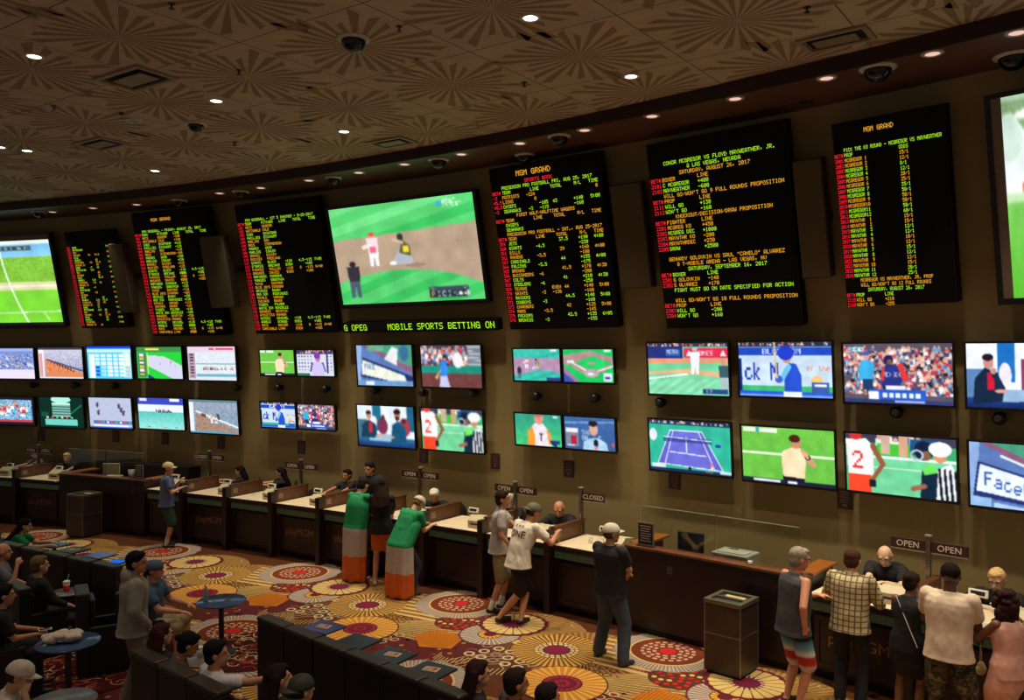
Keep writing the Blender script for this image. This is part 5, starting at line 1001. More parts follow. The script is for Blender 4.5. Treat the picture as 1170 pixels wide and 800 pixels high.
def person(loc, rz, label, group=None, h=1.75, sex='m', sk='light', build=1.0, belly=0.0, lean=0.0, pelvis=None, seated=False, head_pitch=0.0, head_yaw=0.0, head_roll=0.0, L=None, R=None, Lp=None, Rp=None,
           Lf=None, Rf=None, hair=('short', (50, 34, 26)), cap=None, top=None, bottom=None, shoes=(30, 28, 28), glasses=False, z0=0.0, vox=.010, hem=.0, detail=True, twist=0.0, side=0.0, Lk=None, Rk=None, sock=None, curl=.5, name='person'):
    s = h/1.75; t = empty(name, (loc[0], loc[1], z0), rz, label, 'person', group)
    fem = sex == 'f'; SH = (.165 if fem else .195)*build**.5*s; HP = .088*s
    pel = Vector(pelvis) if pelvis else Vector((0, 0, .93*s)); X = Vector((1, 0, 0))
    rot = Matrix.Rotation(twist, 3, 'Z') @ Matrix.Rotation(side, 3, 'Y') @ Matrix.Rotation(-lean, 3, 'X'); up = rot @ Vector((0, 0, 1)); fr = rot @ Vector((0, 1, 0)); rt = rot @ X
    mid = pel+ (Vector((0, 0, 1))*.5+up*.5).normalized()*.17*s; ch = mid+up*.20*s; nb = ch+up*.155*s                 # waist, chest, neck base
    shz = ch+up*.115*s; sL = shz-rt*SH; sR = shz+rt*SH
    hm = Matrix.Rotation(head_yaw, 3, 'Z') @ Matrix.Rotation(head_roll, 3, 'Y') @ Matrix.Rotation(-head_pitch, 3, 'X'); HSC = 1.07; hu = hm @ Vector((0, 0, HSC)); hf = hm @ Vector((0, HSC, 0)); hr = hm @ X*HSC
    nk = nb+up*.012*s+hu*.022*s; hc = nk+hu*.113*s+hf*.022*s
    def torso(mb, g=0.0, top_=1.0, lo=0.0, w=1.0, flare=0.0, open_neck=False):
        bw = build; hipw = (.178 if fem else .166)*s*bw; ww = (.128 if fem else .150)*s*bw; cw = (.150 if fem else .178)*s*bw
        S = []
        if lo > 0: S.append((pel-Vector((0, 0, 1))*lo*s*.999, X*(hipw+g+flare), Vector((0, 1, 0))*(.118*s*bw+g+flare)))
        S += [(pel-Vector((0, 0, .06*s)), X*(hipw+g+flare*.5), Vector((0, 1, 0))*(.115*s*bw+g+flare*.5)), (pel+up*.06*s, rt*(hipw*.97+g), fr*(.112*s*bw+g+belly*.5)), (mid+fr*belly*.5, rt*(ww+g+belly*.6), fr*(.098*s*bw+g+belly)), (mid+up*.1*s+fr*belly*.3, rt*((ww+cw)/2+g+belly*.3), fr*(.104*s*bw+g+belly*.6)),
              (ch, rt*(cw+g), fr*(.112*s*bw+g)), (ch+up*.07*s, rt*(cw*1.03+g), fr*(.104*s*bw+g)), (shz+up*.005, rt*(cw*.86+g), fr*(.078*s*bw+g)), (nb-up*.012*s, rt*(.085*s+g), fr*(.062*s+g)), (nb+up*.012*s, rt*(.06*s+g*.8), fr*(.056*s+g*.8))]
        loft(mb, S)
    # arms
    arms = []
    for sgn, sh_, tgt, pole in ((-1, sL, L, Lp), (1, sR, R, Rp)):
        tgt = Vector(tgt)*1.0 if tgt is not None else Vector(sh_)+Vector((sgn*.07*s, .05*s, -.50*s)); pole = Vector(pole) if pole else Vector((sgn*.6, -1, -.5))
        el, wr = ik(sh_, tgt, .285*s, .25*s, pole); arms.append((sgn, Vector(sh_), el, wr))
    hips = [pel+Vector((sg*HP, 0, -.02*s)) for sg in (-1, 1)]
    ft = [Vector(Lf) if Lf else Vector((-.11*s, .0, 0)), Vector(Rf) if Rf else Vector((.11*s, .0, 0))]; legs = []
    for sg, hp, f, kp in zip((-1, 1), hips, ft, (Lk, Rk)):
        ank = Vector((f[0], f[1], f[2]+.085*s)); kn, ank2 = ik(hp, ank, .435*s, .42*s, Vector(kp) if kp else Vector((sg*.15, 1, .2 if seated else 0))); legs.append((sg, hp, kn, ank2, Vector((math.sin(f[3]) if len(f) > 3 else sg*.18, math.cos(f[3]) if len(f) > 3 else 1, 0)).normalized()))
    SKM = skin(sk); b = MB(); torso(b, -.006)
    for sh_, sg_ in ((sL, -1), (sR, 1)): tube_cone(b, nb-up*.055*s, Vector(sh_)-rt*sg_*.03*s-up*.016*s, .052*s, .046*s, 12)
    if fem:
        for sg in (-1, 1): b.ball(ch+rt*sg*.075*s+fr*.085*s-up*.01, .062*s*build)
    tube_cone(b, nb-up*.03, nk+hu*.06*s, .058*s*(.85 if fem else 1), .053*s*(.85 if fem else 1))
    # head: skull, jaw, nose, ears, brow
    Hm = Matrix((hr, hf, hu)).transposed()
    b.ball(hc+hu*.022*s-hf*.012*s, (.077*s, .096*s, .092*s), 18, M=Hm); b.ball(hc-hu*.045*s+hf*.028*s, (.058*s, .062*s, .068*s), 16, M=Hm); b.ball(hc-hu*.092*s+hf*.055*s, (.028*s, .026*s, .022*s), 10, M=Hm)
    tube_cone(b, hc+hu*.012*s+hf*.084*s, hc-hu*.026*s+hf*.103*s, .009*s, .015*s, 8, 3)
    for sg in (-1, 1):
        b.ball(hc+hr*sg*.079*s-hu*.008*s-hf*.012*s, (.011*s, .02*s, .033*s), 10, M=Hm); b.ball(hc+hr*sg*.032*s+hu*.03*s+hf*.078*s, (.026*s, .014*s, .009*s), 8, M=Hm)
    for sgn, a, el, wr in arms:
        tube_cone(b, a-rt*sgn*.018*s-up*.012*s, el, .047*s*build**.7, .038*s*build**.7); tube_cone(b, el, wr, .038*s*build, .026*s*build**.5)
        d = (wr-el).normalized(); out = Vector((sgn, 0, 0)); pn = d.cross(out); pn = pn.normalized() if pn.length > .1 else fr; side_ = pn.cross(d).normalized()*(1 if True else 1)
        palm = -pn if pn.z > 0 else pn                                   # palm faces down / back
        if abs(pn.z) < .3: palm = -out
        sd = palm.cross(d).normalized(); fwd_thumb = sd if sd.dot(Vector((-sgn, .5, 0))) > 0 else -sd
        pc = wr+d*.045*s; Pm = Matrix((fwd_thumb, d, palm)).transposed(); b.ball(pc, (.040*s, .052*s, .017*s), 12, M=Pm)
        for i in range(4):
            base = wr+d*.082*s+fwd_thumb*(.027-.018*i)*s; ln = (.040, .046, .043, .034)[i]*s; q = curl*(.6+.12*i); d1 = d*math.cos(q)+palm*math.sin(q); k1 = base+d1*ln; d2 = d*math.cos(q*2.2)+palm*math.sin(q*2.2)
            tube_cone(b, base-d*.01, k1, .0095*s, .0088*s, 8, 3); tube_cone(b, k1, k1+d2*ln*.8, .0088*s, .0075*s, 8, 3)
        tb = wr+d*.03*s+fwd_thumb*.03*s; td = (d*.75+fwd_thumb*.6+palm*.25).normalized(); tube_cone(b, tb, tb+td*.035*s, .0125*s, .0105*s, 8, 3); tube_cone(b, tb+td*.035*s, tb+td*.035*s+(td*.6+d*.6).normalized()*.026*s, .0105*s, .0085*s, 8, 3)
    for sg, hp, kn, an, fd in legs:
        tube_cone(b, hp, kn, .082*s*build, .052*s*build**.5); tube_cone(b, kn, kn+(an-kn)*.35, .050*s*build**.5, .054*s*build**.5); tube_cone(b, kn+(an-kn)*.35, an, .054*s*build**.5, .034*s)
        tube_cone(b, an-Vector((0, 0, .035*s))-fd*.02*s, an+fd*.13*s-Vector((0, 0, .055*s)), .036*s, .026*s)
    fuse('body', b, SKM, t, vox*.95)
    # face
    e = MB()
    for sg in (-1, 1): e.ball(hc+hr*sg*.031*s+hu*.012*s+hf*.0835*s, (.013*s, .006*s, .006*s), 8, M=Hm)
    e.build('eyes', mat('eye_dark', (30, 22, 20), .3), t); e = MB(); e.ball(hc-hu*.06*s+hf*.086*s, (.024*s, .007*s, .006*s), 8, M=Hm); e.build('mouth', mat('lips_'+sk, tuple(int(v*.72) for v in SKINS[sk][:1])+tuple(int(v*.55) for v in SKINS[sk][1:]), .5), t)
    # hair
    if hair:
        hs, hcol = hair[0], hair[1]; HM = mat('hair_%d_%d_%d' % hcol, hcol, .85, var=.35, scale=60, spec=.15); m = MB()
        if cap:
            m.ball(hc-hu*.005*s-hf*.036*s, (.082*s, .070*s, .062*s), 16, M=Hm)
        elif hs in ('short', 'long', 'bun', 'curly', 'afro', 'pony', 'bob'):
            m.ball(hc+hu*.040*s-hf*.022*s, (.086*s, .096*s, .088*s), 18, M=Hm); m.ball(hc-hu*.01*s-hf*.045*s, (.080*s, .064*s, .085*s), 16, M=Hm)
            m.ball(hc+hu*.088*s+hf*.03*s, (.062*s, .055*s, .030*s), 14, M=Hm)
        if hs == 'buzz': m.ball(hc+hu*.032*s-hf*.018*s, (.081*s, .095*s, .088*s), 18, M=Hm)
        if hs == 'balding':
            m.ball(hc-hu*.012*s-hf*.035*s, (.084*s, .073*s, .052*s), 16, M=Hm)
        if hs in ('long', 'bob'):
            ln = .30 if hs == 'long' else .13
            for k in range(-3, 4):
                a0 = hc-hf*.055*s+hr*k*.022*s+hu*.03*s; a1 = nb-fr*(.075+.012*(3-abs(k)))*s+rt*k*.032*s-up*(.02)*s; tube_cone(m, a0, a1, .045*s, .042*s, 10, 3)
                if hs == 'long': tube_cone(m, a1, a1-up*(ln-.14)*s*(1-.06*abs(k))-fr*.055*s*1.0+rt*k*.006, .042*s, .024*s, 10, 3)
        if hs == 'bun': m.ball(hc-hf*.115*s+hu*.04*s, .042*s)
        if hs == 'pony':
            p0 = hc-hf*.09*s+hu*.02*s; p1 = p0-hf*.05*s-Vector((0, 0, .10*s)); tube_cone(m, p0, p1, .035*s, .032*s); tube_cone(m, p1, p1-Vector((0, 0, .12*s)), .032*s, .014*s)
        if hs in ('curly', 'afro'):
            q = random.Random(3)
            for k in range(90):
                a = q.uniform(0, 2*PI); z = q.uniform(-.10 if hs == 'curly' else -.06, .12); rr = .105*math.sqrt(max(.1, 1-(z/.14)**2)); p = hr*rr*math.cos(a)*s+hf*(rr*math.sin(a)-.03)*s+hu*z*s
                if p.dot(hf) > .045*s and p.dot(hu) < .06*s: continue
                m.ball(hc+p, q.uniform(.022, .034)*s, 8)
            if hs == 'curly':
                for k in range(70):
                    a = q.uniform(PI*1.02, PI*1.98); z = q.uniform(-.24, -.06); m.ball(hc+hr*.13*math.cos(a)*s+hf*(.10*math.sin(a)-.0)*s+Vector((0, 0, z*s)), q.uniform(.024, .036)*s, 8)
        fuse('hair', m, HM, t, .008 if hs not in ('curly', 'afro') else .009, 1, wrinkle=.004)
        if len(hair) > 2 and hair[2] == 'beard':
            m = MB(); m.ball(hc-hu*.075*s+hf*.045*s, (.055*s, .050*s, .045*s), 14, M=Hm); fuse('beard', m, HM, t, .008, 1, .003)
    if glasses:
        m = MB()
        for sg in (-1, 1):
            c = hc+hr*sg*.031*s+hu*.012*s+hf*.094*s
            for k in range(12):
                a, a2 = 2*PI*k/12, 2*PI*(k+1)/12; m.cyl(c+hr*.024*s*math.cos(a)+hu*.018*s*math.sin(a), c+hr*.024*s*math.cos(a2)+hu*.018*s*math.sin(a2), .0022, n=5)
            m.cyl(c+hr*sg*.024*s, hc+hr*sg*.083*s-hf*.01*s+hu*.012*s, .0022, n=5)
        m.cyl(hc+hr*.007*s+hu*.014*s+hf*.097*s, hc-hr*.007*s+hu*.014*s+hf*.097*s, .0022, n=5); m.build('glasses', mat('glasses_frame', (40, 36, 34), .3), t)
    if cap:
        ccol, back = cap; CM = ccol if not isinstance(ccol, tuple) else mat('cap_%d_%d_%d' % ccol, ccol, .7, var=.1, scale=20); m = MB(); sg = -1 if back else 1
        vs = []; nn = 20; rows_ = 8
        for j in range(rows_+1):
            ph = PI/2*j/rows_; z = math.sin(ph); r = math.cos(ph)
            for k in range(nn): a = 2*PI*k/nn; vs.append(hc+hu*(.020+.104*z)*s+hr*.094*s*max(r, .01)**.8*math.cos(a)+hf*(-.010+.112*max(r, .01)**.8*math.sin(a))*s)
        m.add(vs, [(j*nn+k, j*nn+(k+1) % nn, (j+1)*nn+(k+1) % nn, (j+1)*nn+k) for j in range(rows_) for k in range(nn)], smooth=True); m.ball(hc+hu*.117*s-hf*.01*s, .009*s, 8)
        c = m.build('cap_crown', CM, t); so = c.modifiers.new('thick', 'SOLIDIFY'); so.thickness = .004
        m = MB(); vs = []
        for j in range(4):
            f = j/3
            for k in range(13):
                a = -1.15+2.3*k/12; y = (.092+.085*f*(math.cos(a*1.25)**.7 if math.cos(a*1.25) > 0 else 0))*1.0; vs.append(hc+hr*.085*math.sin(a)*s+hf*sg*(y*max(.3, math.cos(a)) if True else y)*s+hu*(.034-.014*f*f-.02*abs(math.sin(a))**2)*s-hf*.01*s)
        m.add(vs, [(j*13+k, j*13+k+1, (j+1)*13+k+1, (j+1)*13+k) for j in range(3) for k in range(12)], smooth=True); c = m.build('cap_brim', CM, t); so = c.modifiers.new('thick', 'SOLIDIFY'); so.thickness = .004
    # clothes
    info = dict(t=t, s=s, pel=pel, mid=mid, ch=ch, nb=nb, up=up, fr=fr, rt=rt, hc=hc, hu=hu, hf=hf, hr=hr, arms=arms, legs=legs, torso=torso, sL=sL, sR=sR, shz=shz, X=X)
    def cm(c, var=.14): return c if not isinstance(c, tuple) else mat('cloth_%d_%d_%d' % c, c, .85, var=var, scale=14)
    if bottom:
        kind, c = bottom[0], cm(bottom[1]); m = MB()
        if kind in ('long', 'shorts', 'long_loose'):
            g = .014 if kind != 'long_loose' else .024
            loft(m, [(pel-Vector((0, 0, .10*s)), X*(.172*s*build), Vector((0, 1, 0))*(.12*s*build)), (pel, X*(.176*s*build), Vector((0, 1, 0))*(.122*s*build)), (pel+up*.075*s, rt*(.172*s*build), fr*(.116*s*build+belly*.6))])
            for sg, hp, kn, an, fd in legs:
                tube_cone(m, hp, kn, .090*s*build+g*.5, .062*s*build**.5+g, 14)
                if kind == 'shorts':
                    d = (an-kn).normalized(); dt = (kn-hp).normalized(); tube_cone(m, hp+(kn-hp)*.35, kn-dt*.02+d*.01, .088*s*build+g, .078*s*build**.5+g, 14)
                else: tube_cone(m, kn, an+Vector((0, 0, -.01)), .060*s*build**.5+g, .052*s+g, 14)
            fuse('trousers' if kind != 'shorts' else 'shorts', m, c, t, .011, 3, .006, 3)
        elif kind in ('skirt', 'tight_skirt'):
            kl = bottom[2] if len(bottom) > 2 else .35; kx = (legs[0][2]+legs[1][2])/2; lowc = pel+(kx-pel)*min(1, kl/.43); fx = 1.06 if kind == 'skirt' else .86
            loft(m, [(lowc, X*(.185*s*fx), Vector((0, 1, 0))*(.135*s*fx)), ((lowc+pel)/2, X*(.190*s*build), Vector((0, 1, 0))*(.135*s*build)), (pel, X*(.182*s*build), Vector((0, 1, 0))*(.122*s*build)), (pel+up*.06*s, rt*(.150*s*build), fr*(.102*s*build))]); fuse('skirt', m, c, t, .010, 2, .006, 9)
    if top:
        kind, c = top[0], cm(top[1]); m = MB(); g = dict(tank=.014, tee=.018, shirt=.020, hoodie=.030, dress=.010, suit=.026)[kind]; torso(m, g, lo=hem if hem else .09 if kind != 'tank' else .12, flare=.028 if not fem else .0)
        if kind != 'tank' and not (fem and kind == 'dress'):
            for sh_, sg_ in ((sL, -1), (sR, 1)): tube_cone(m, nb-up*.055*s, Vector(sh_)-rt*sg_*.03*s-up*.016*s, .060*s+g*.3, .060*s*build**.5+g*.3, 12)
        if fem:
            for sg in (-1, 1): m.ball(ch+rt*sg*.075*s+fr*.088*s-up*.01, .070*s*build)
        sl = dict(tank=0, tee=.62, shirt=.62, hoodie=2, dress=0, suit=2)[kind]
        if len(top) > 2: sl = top[2]
        for sgn, a, el, wr in arms:
            if sl > 0:
                e1 = a+(el-a)*min(1, sl)*.92; a = a-rt*sgn*.016*s-up*.010*s; tube_cone(m, a, e1, .064*s*build**.6+g*.4, .057*s*build**.7+g*.5, 14)
            if sl > 1: tube_cone(m, e1, el, .056*s*build+g*.3, .050*s*build+g*.3, 14); tube_cone(m, el, el+(wr-el)*min(1, (sl-1))*.97, .050*s*build+g*.3, .036*s+g*.35, 14)
        if kind == 'hoodie': m.ball(nb-fr*.075*s+up*.02*s, (.115*s, .075*s, .085*s), 14)
        fuse({'tank': 'tank_top', 'tee': 't_shirt', 'shirt': 'shirt', 'hoodie': 'hooded_jumper', 'dress': 'dress_bodice', 'suit': 'jacket'}[kind], m, c, t, .010, 9, .007 if kind != 'tank' else .004, 5)
        if kind in ('shirt', 'suit'):
            m = MB(); loft(m, [(nb-up*.01*s, rt*.082*s, fr*.076*s), (nb+up*.028*s, rt*.070*s, fr*.066*s)]); fuse('collar', m, c, t, .008, 1)
    if shoes:
        SM = mat('shoe_%d_%d_%d' % shoes, shoes, .5, var=.1); 
        for sg, hp, kn, an, fd in legs:
            m = MB(); q = an-Vector((0, 0, .052*s)); sd = Vector((fd.y, -fd.x, 0)); loft(m, [(q-fd*.062*s-Vector((0, 0, .028*s)), sd*.034*s, fd*.012), (q-fd*.062*s-Vector((0, 0, .0)), sd*.034*s, fd*.014)], 10) if False else None
            tube_cone(m, q-fd*.035*s, q+fd*.145*s-Vector((0, 0, .006*s)), .041*s, .034*s, 12); tube_cone(m, q-fd*.02*s, q+fd*.04*s+Vector((0, 0, .02*s)), .040*s, .036*s, 12)
            o = fuse('shoe', m, SM, t, .010, 2); me = o.data; zz = max(.0, (q.z-.033*s))
            for v in me.vertices:
                if v.co.z < zz: v.co.z = zz
            if sock:
                k = MB(); tube_cone(k, an-Vector((0, 0, .02)), an+(kn-an)*.22, .043*s, .044*s, 12); fuse('sock', k, mat('sock_%d_%d_%d' % sock, sock, .8), t, .010, 1)
    return info
# ================================================================== SEATS AND TABLES OF THE RACE BOOK
LEA = mat('seat_black', (17, 13, 14), .5, var=.2, scale=20); LEP = mat('seat_pad', (46, 34, 29), .45, var=.15, scale=20)
def armchair(loc, rz, label, group='high backed black armchairs', hb=1.05):
    t = empty('high_back_chair', (loc[0], loc[1], 0), rz, label, 'armchair', group)
    MB().box(-.265, .265, -.33, -.20, .06, hb-.05, bev=.012).build('back_panel', LEA, t)
    MB().box(-.262, .262, -.345, -.185, hb-.05, hb, bev=.018).build('top_pad', LEP, t)
    MB().box(-.20, .20, -.199, -.12, .45, hb-.10, bev=.03).build('back_cushion', LEA, t)
    MB().box(-.20, .20, -.199, .28, .30, .43, bev=.035).build('seat_cushion', LEA, t)
    MB().box(-.20, .20, -.199, .24, .06, .299).build('seat_base', LEA, t)
    for sg in (-1, 1): MB().box(min(sg*.202, sg*.262), max(sg*.202, sg*.262), -.199, .26, .06, .62, bev=.015).build('armrest', LEA, t)
    MB().box(-.24, .24, -.31, .22, 0, .058).build('plinth', KICK, t)
    return t
def tablet(p, rz, label, blue=False, sheet=True, group='small square tables in front of the armchairs'):
    t = empty('side_table', (p[0], p[1], 0), rz, label, 'side table', group)
    MB().box(-.21, .21, -.18, .18, .695, .72, bev=.008).build('table_top', mat('tablet_blue', (40, 62, 110), .22, var=.1) if blue else mat('tablet_black', (22, 24, 26), .3), t)
    MB().cyl((0, 0, .03), (0, 0, .695), .03, n=12).build('post', DKP, t); MB().cyl((0, 0, 0), (0, 0, .03), .16, n=20).build('foot', DKP, t)
    if sheet:
        MB().box(-.10, .10, -.07, .07, .7205, .7225).build('racing_form', PAP, t) if False else None
        q = empty('racing_form', (p[0], p[1], .7212), rz+.2, 'pale printed form on the '+label, 'paper', 'printed forms on side tables'); MB().box(-.085, .085, -.06, .06, .0, .003).build('sheet', mat('form_tan', (196, 170, 140), .7), q)
        m = MB(); 
        for k in range(4): m.box(-.07, .06, -.045+k*.026, -.035+k*.026, .0031, .0038)
        m.box(.02, .06, -.02, .03, .0031, .0042); m.build('print', mat('print_red', (150, 60, 44), .6), q)
    return t
def round_table(px, py, label, blue, r=.30):
    p = onplane(px, py, .7); t = empty('round_table', (p.x, p.y, 0), 0, label, 'side table', 'round pedestal side tables')
    MB().lathe([(0, .675), (r-.01, .675), (r, .685), (r, .693), (r-.008, .70), (0, .70)], n=36).build('table_top', mat('round_blue', (62, 84, 124), .12, var=.1) if blue else mat('round_grey', (110, 104, 104), .25), t)
    MB().cyl((0, 0, .02), (0, 0, .675), .035, n=14).build('post', DKP, t); MB().lathe([(0, .03), (.06, .03), (.2, .012), (.21, 0)], n=28).build('foot', DKP, t); return p
A0, A1 = onplane(0, 619, 1.05), onplane(131, 647, 1.05); B0, B1 = onplane(296, 703, 1.05), onplane(497, 783, 1.05); C0, C1 = onplane(152, 741, 1.05), onplane(256, 792, 1.05)
def row(P0, P1, n, names, group, i0=0, pitch=.56):
    d = (P1-P0); d.z = 0; L = d.length; d.normalize(); rz = math.atan2(d.y, d.x); nrm = Vector((-d.y, d.x, 0)); out = []
    for i in range(n):
        p = P0+d*(pitch*(i+i0+.5)) + nrm*.30; armchair(p, rz, names[i], group); out.append((p, rz))
    return out
RA = row(A0, A1, 5, ['high backed black armchair in the far left row, '+x for x in ('under the green shirted woman', 'second from the left edge', 'third from the left edge', 'before the far blue sheets', 'nearest the hooded man')], 'far left row of armchairs', 0, .60)
RB = row(B0, B1, 6, ['high backed black armchair in the centre row, '+x for x in ('first from the left, flat dark side showing', 'behind the blue side table', 'second pad right of the blue table', 'behind the table with dark empty top', 'behind the table with pale sheet at centre', 'behind the nearest side table', 'cut by the bottom edge')], 'centre row of armchairs', 0, .545)
RC = row(C0, C1, 3, ['high backed black armchair at the hooded man, '+x for x in ('nearest his legs', 'middle of its row', 'nearest the white shirted man')], 'near left row of armchairs', 0, .55)
for (px, py), l, b in (((370, 716), 'blue topped side table before the centre row', True), ((409, 732), 'dark empty side table second in the centre row', False), ((449, 748), 'dark side table third in the centre row', False), ((493, 765), 'dark side table nearest the bottom of the centre row', False)):  # first table of the row takes the blue top material
    p = onplane(px, py, .72); tablet(p, RB[0][1]+.15, l, b, sheet=(px != 409))
for (px, py), l, b in (((62, 622), 'blue side table beside the green shirted woman', True), ((84, 628), 'pale papered side table in the far left row', False), ((114, 634), 'long blue side table in the far left row', True), ((137, 642), 'side table with bright blue tablet at the hooded head', True), ((166, 645), 'blue side table right of the hooded head', True)):
    p = onplane(px, py, .72); tablet(p, RA[0][1]+.1, l, b, sheet=(px == 84))
p = onplane(134, 641, .74); t = empty('tablet_computer', (p.x, p.y, .7215), RA[0][1]+.1, 'tablet computer with glowing blue screen left of the hooded head', 'tablet'); MB().box(-.13, .13, -.09, .09, 0, .01, bev=.003).build('body', DKP, t); MB().box(-.115, .115, -.075, .075, .0101, .0106).build('glowing_screen', glow('tablet_glow', (30, 110, 250), .9), t)
armchair((-5.15, 10.45), R_(-60), 'single black armchair with blue lit top left of the hooded man', 'loose armchairs')
pt = round_table(253, 686, 'blue topped round table before the khaki shorts of the seated man', True, .32)
pb = round_table(78, 733, 'blue topped round table carrying a crumpled white bag', True, .34)
pc_ = round_table(76, 676, 'small pale table with a red drink at the bare knee', False, .22)
pd = round_table(236, 752, 'dark round table with bottle among the near left heads', False, .25)
pe = round_table(72, 800, 'grey round table at the bottom left corner', False, .3)
def drink(p, label, colr, z=.7005):
    t = empty('drink_cup', (p[0], p[1], z), 0, label, 'drink', 'drinks on the round tables'); MB().lathe([(0, 0), (.034, 0), (.045, .13), (.043, .13), (.033, .004), (0, .004)], n=20).build('cup_wall', mat('cup_clear', (210, 200, 200), .2), t)
    MB().lathe([(0, .0045), (.0325, .0045), (.040, .09), (0, .09)], n=20).build('drink', mat('drink_%d' % colr[0], colr, .3), t) if False else MB().lathe([(.0346, .004), (.0425, .09), (.0432, .09), (.0352, .003)], n=20).build('drink_band', mat('drink_%d' % colr[0], colr, .3), t)
    MB().lathe([(.048, .130), (.048, .14), (.03, .152), (0, .152)], n=20).build('lid', WCUP, t); MB().cyl((.01, 0, .15), (.03, .01, .24), .004, n=8).build('straw', WCUP, t)
drink((pc_.x, pc_.y), 'clear cup of red drink with straw on the small pale table', (196, 40, 36))
def bottle(p, label):
    t = empty('water_bottle', (p[0], p[1], .7005), 0, label, 'bottle', 'water bottles'); MB().lathe([(0, 0), (.03, 0), (.032, .02), (.032, .13), (.026, .16), (.012, .19), (.012, .205)], n=20).build('body', mat('bottle_plastic', (150, 160, 172), .15), t); MB().lathe([(.014, .205), (.014, .222), (0, .222)], n=14).build('cap', WCUP, t)
bottle((pd.x+.05, pd.y+.05), 'clear water bottle on the dark round table among the heads'); cup(Vector((pd.x-.09, pd.y+.05, .7005)), 0, 'cream paper cup beside the clear water bottle', 'cups on the round tables')
bottle((pt.x-.19, pt.y-.05), 'small bottle on the blue topped round table before the seated man')
t = empty('crumpled_bag', (pb.x-.06, pb.y, .7005), .2, 'crumpled white plastic bag lying on a round blue table', 'bag', None); m = MB(); q = random.Random(4)
for k in range(16): m.ball((q.uniform(-.15, .15), q.uniform(-.09, .09), q.uniform(.04, .09)), (q.uniform(.06, .10), q.uniform(.05, .08), q.uniform(.035, .055)), 10)
o = fuse('bag_film', m, mat('bag_white', (206, 190, 172), .45), t, .010, 1, .012, 2)
for v in o.data.vertices: v.co.z = max(0.0, v.co.z)
# ================================================================== CUSTOMERS AT THE COUNTER
def stand_at(px, py, h, dmax=-.40, feet=None):
    p = onplane(*feet) if feet else onplane(px, py, h); th, d = topol(p.x, p.y)
    if d > dmax: p = pol(th, dmax)
    return Vector((p.x, p.y, 0)), th
CG = 'customers standing at the counter'
# man in blue shirt and cream cap
p, th = stand_at(189, 533, 1.76, feet=(190, 625))
person(p, -R_(th)-.75, 'man in blue grey T-shirt, teal shorts and cream cap at far counter', CG, 1.76, sk='light', lean=.05, head_yaw=-.35, L=(-.02, .26, 1.34), R=(.10, .30, 1.22), Lp=(-.5, -.2, -1), Rp=(.5, -.2, -1), top=('tee', (92, 104, 148)), bottom=('shorts', (44, 76, 68)), cap=((214, 190, 140), False), shoes=(40, 38, 40), sock=(220, 215, 205), build=1.05, belly=.02)
# flag wearers
def flag_cape(I, name_bands, bottom_z, spread, seed, off=0.0, parent=None):
    m = MB(); n = 44; K = 34; sh = I['shz']; rt, fr, up = I['rt'], I['fr'], I['up']; vs = []; topz = I['nb'].z+.0; base = Vector((I['pel'].x, I['pel'].y, 0)); mi = []
    def half(x0): return x0
    for j in range(K+1):
        f = j/K; z = topz*(1-f)+bottom_z*f
        g = min(1, max(0, (topz-z)/.16)); c = (I['nb']*(1-min(1, (topz-z)/max(.01, topz-I['pel'].z)))+I['pel']*min(1, (topz-z)/max(.01, topz-I['pel'].z))) if z > I['pel'].z else Vector((I['pel'].x, I['pel'].y-.02, 0))
        a_ = .08+.165*math.sqrt(g)+spread*min(1, f*1.3); b_ = .09+.10*math.sqrt(g)+spread*.45*f
        for k in range(n):
            q = PI*(1.02)+PI*1.0*((k/(n-1))*1.16-.08)-PI*.02; w = 1+.05*f*math.sin(q*11+seed+f*2)+.03*min(1, f*2)*math.sin(q*5+seed*2)
            vs.append(Vector((c.x+a_*math.cos(q)*w, c.y+b_*math.sin(q)*w+.02*(1-f), z-.03*(1-f)*abs(math.cos(q))**2*g+.012*f*math.sin(q*7+seed))))
    fs = []; 
    for j in range(K):
        for k in range(n-1):
            fs.append((j*n+k, j*n+k+1, (j+1)*n+k+1, (j+1)*n+k)); mi.append(0 if j < K*.37 else 1 if j < K*.70 else 2)
    for f_, i_ in zip(fs, mi): m.f.append(list(f_)); m.m.append(i_); m.c.append(None); m.sm.append(True)
    m.v = [tuple(v) for v in vs]
    o = m.build('flag_cape', [mat('flag_green', (16, 140, 84), .75, var=.1), mat('flag_white', (190, 178, 172), .75, var=.06), mat('flag_orange', (214, 96, 24), .75, var=.1)], I['t']); so = o.modifiers.new('thick', 'SOLIDIFY'); so.thickness = .006; return o
p, th = stand_at(407, 556, 1.68, -.45, feet=(407, 664))
I = person(p, -R_(th), 'slim person wrapped to the ankles in green, white and orange flag, head bowed', CG, 1.84, sk='light', lean=.18, head_pitch=.5, L=(-.10, .46, 1.12), R=(.12, .46, 1.12), Lp=(-.1, -.6, -1), Rp=(.1, -.6, -1), build=.92, hair=('short', (40, 28, 24)), top=('tee', (16, 140, 84)), bottom=('long', (40, 44, 56)), shoes=(150, 144, 140))
flag_cape(I, None, .04, -.01, 1.0)
p, th = stand_at(438, 543, 1.70, -.40, feet=(436, 669))
person(p, -R_(th)+.45, 'woman with long brown hair, black top and orange skirt between two flag wearers', CG, 1.86, 'f', 'light', lean=.06, head_pitch=.25, head_yaw=.5, L=(-.16, .42, 1.14), R=(.05, .46, 1.16), hair=('long', (44, 26, 20)), top=('tee', (22, 18, 20), 1.9), bottom=('skirt', (206, 92, 26), .36), shoes=(170, 160, 150), build=.98)
p, th = stand_at(467, 570, 1.52, -.62, feet=(466, 679))
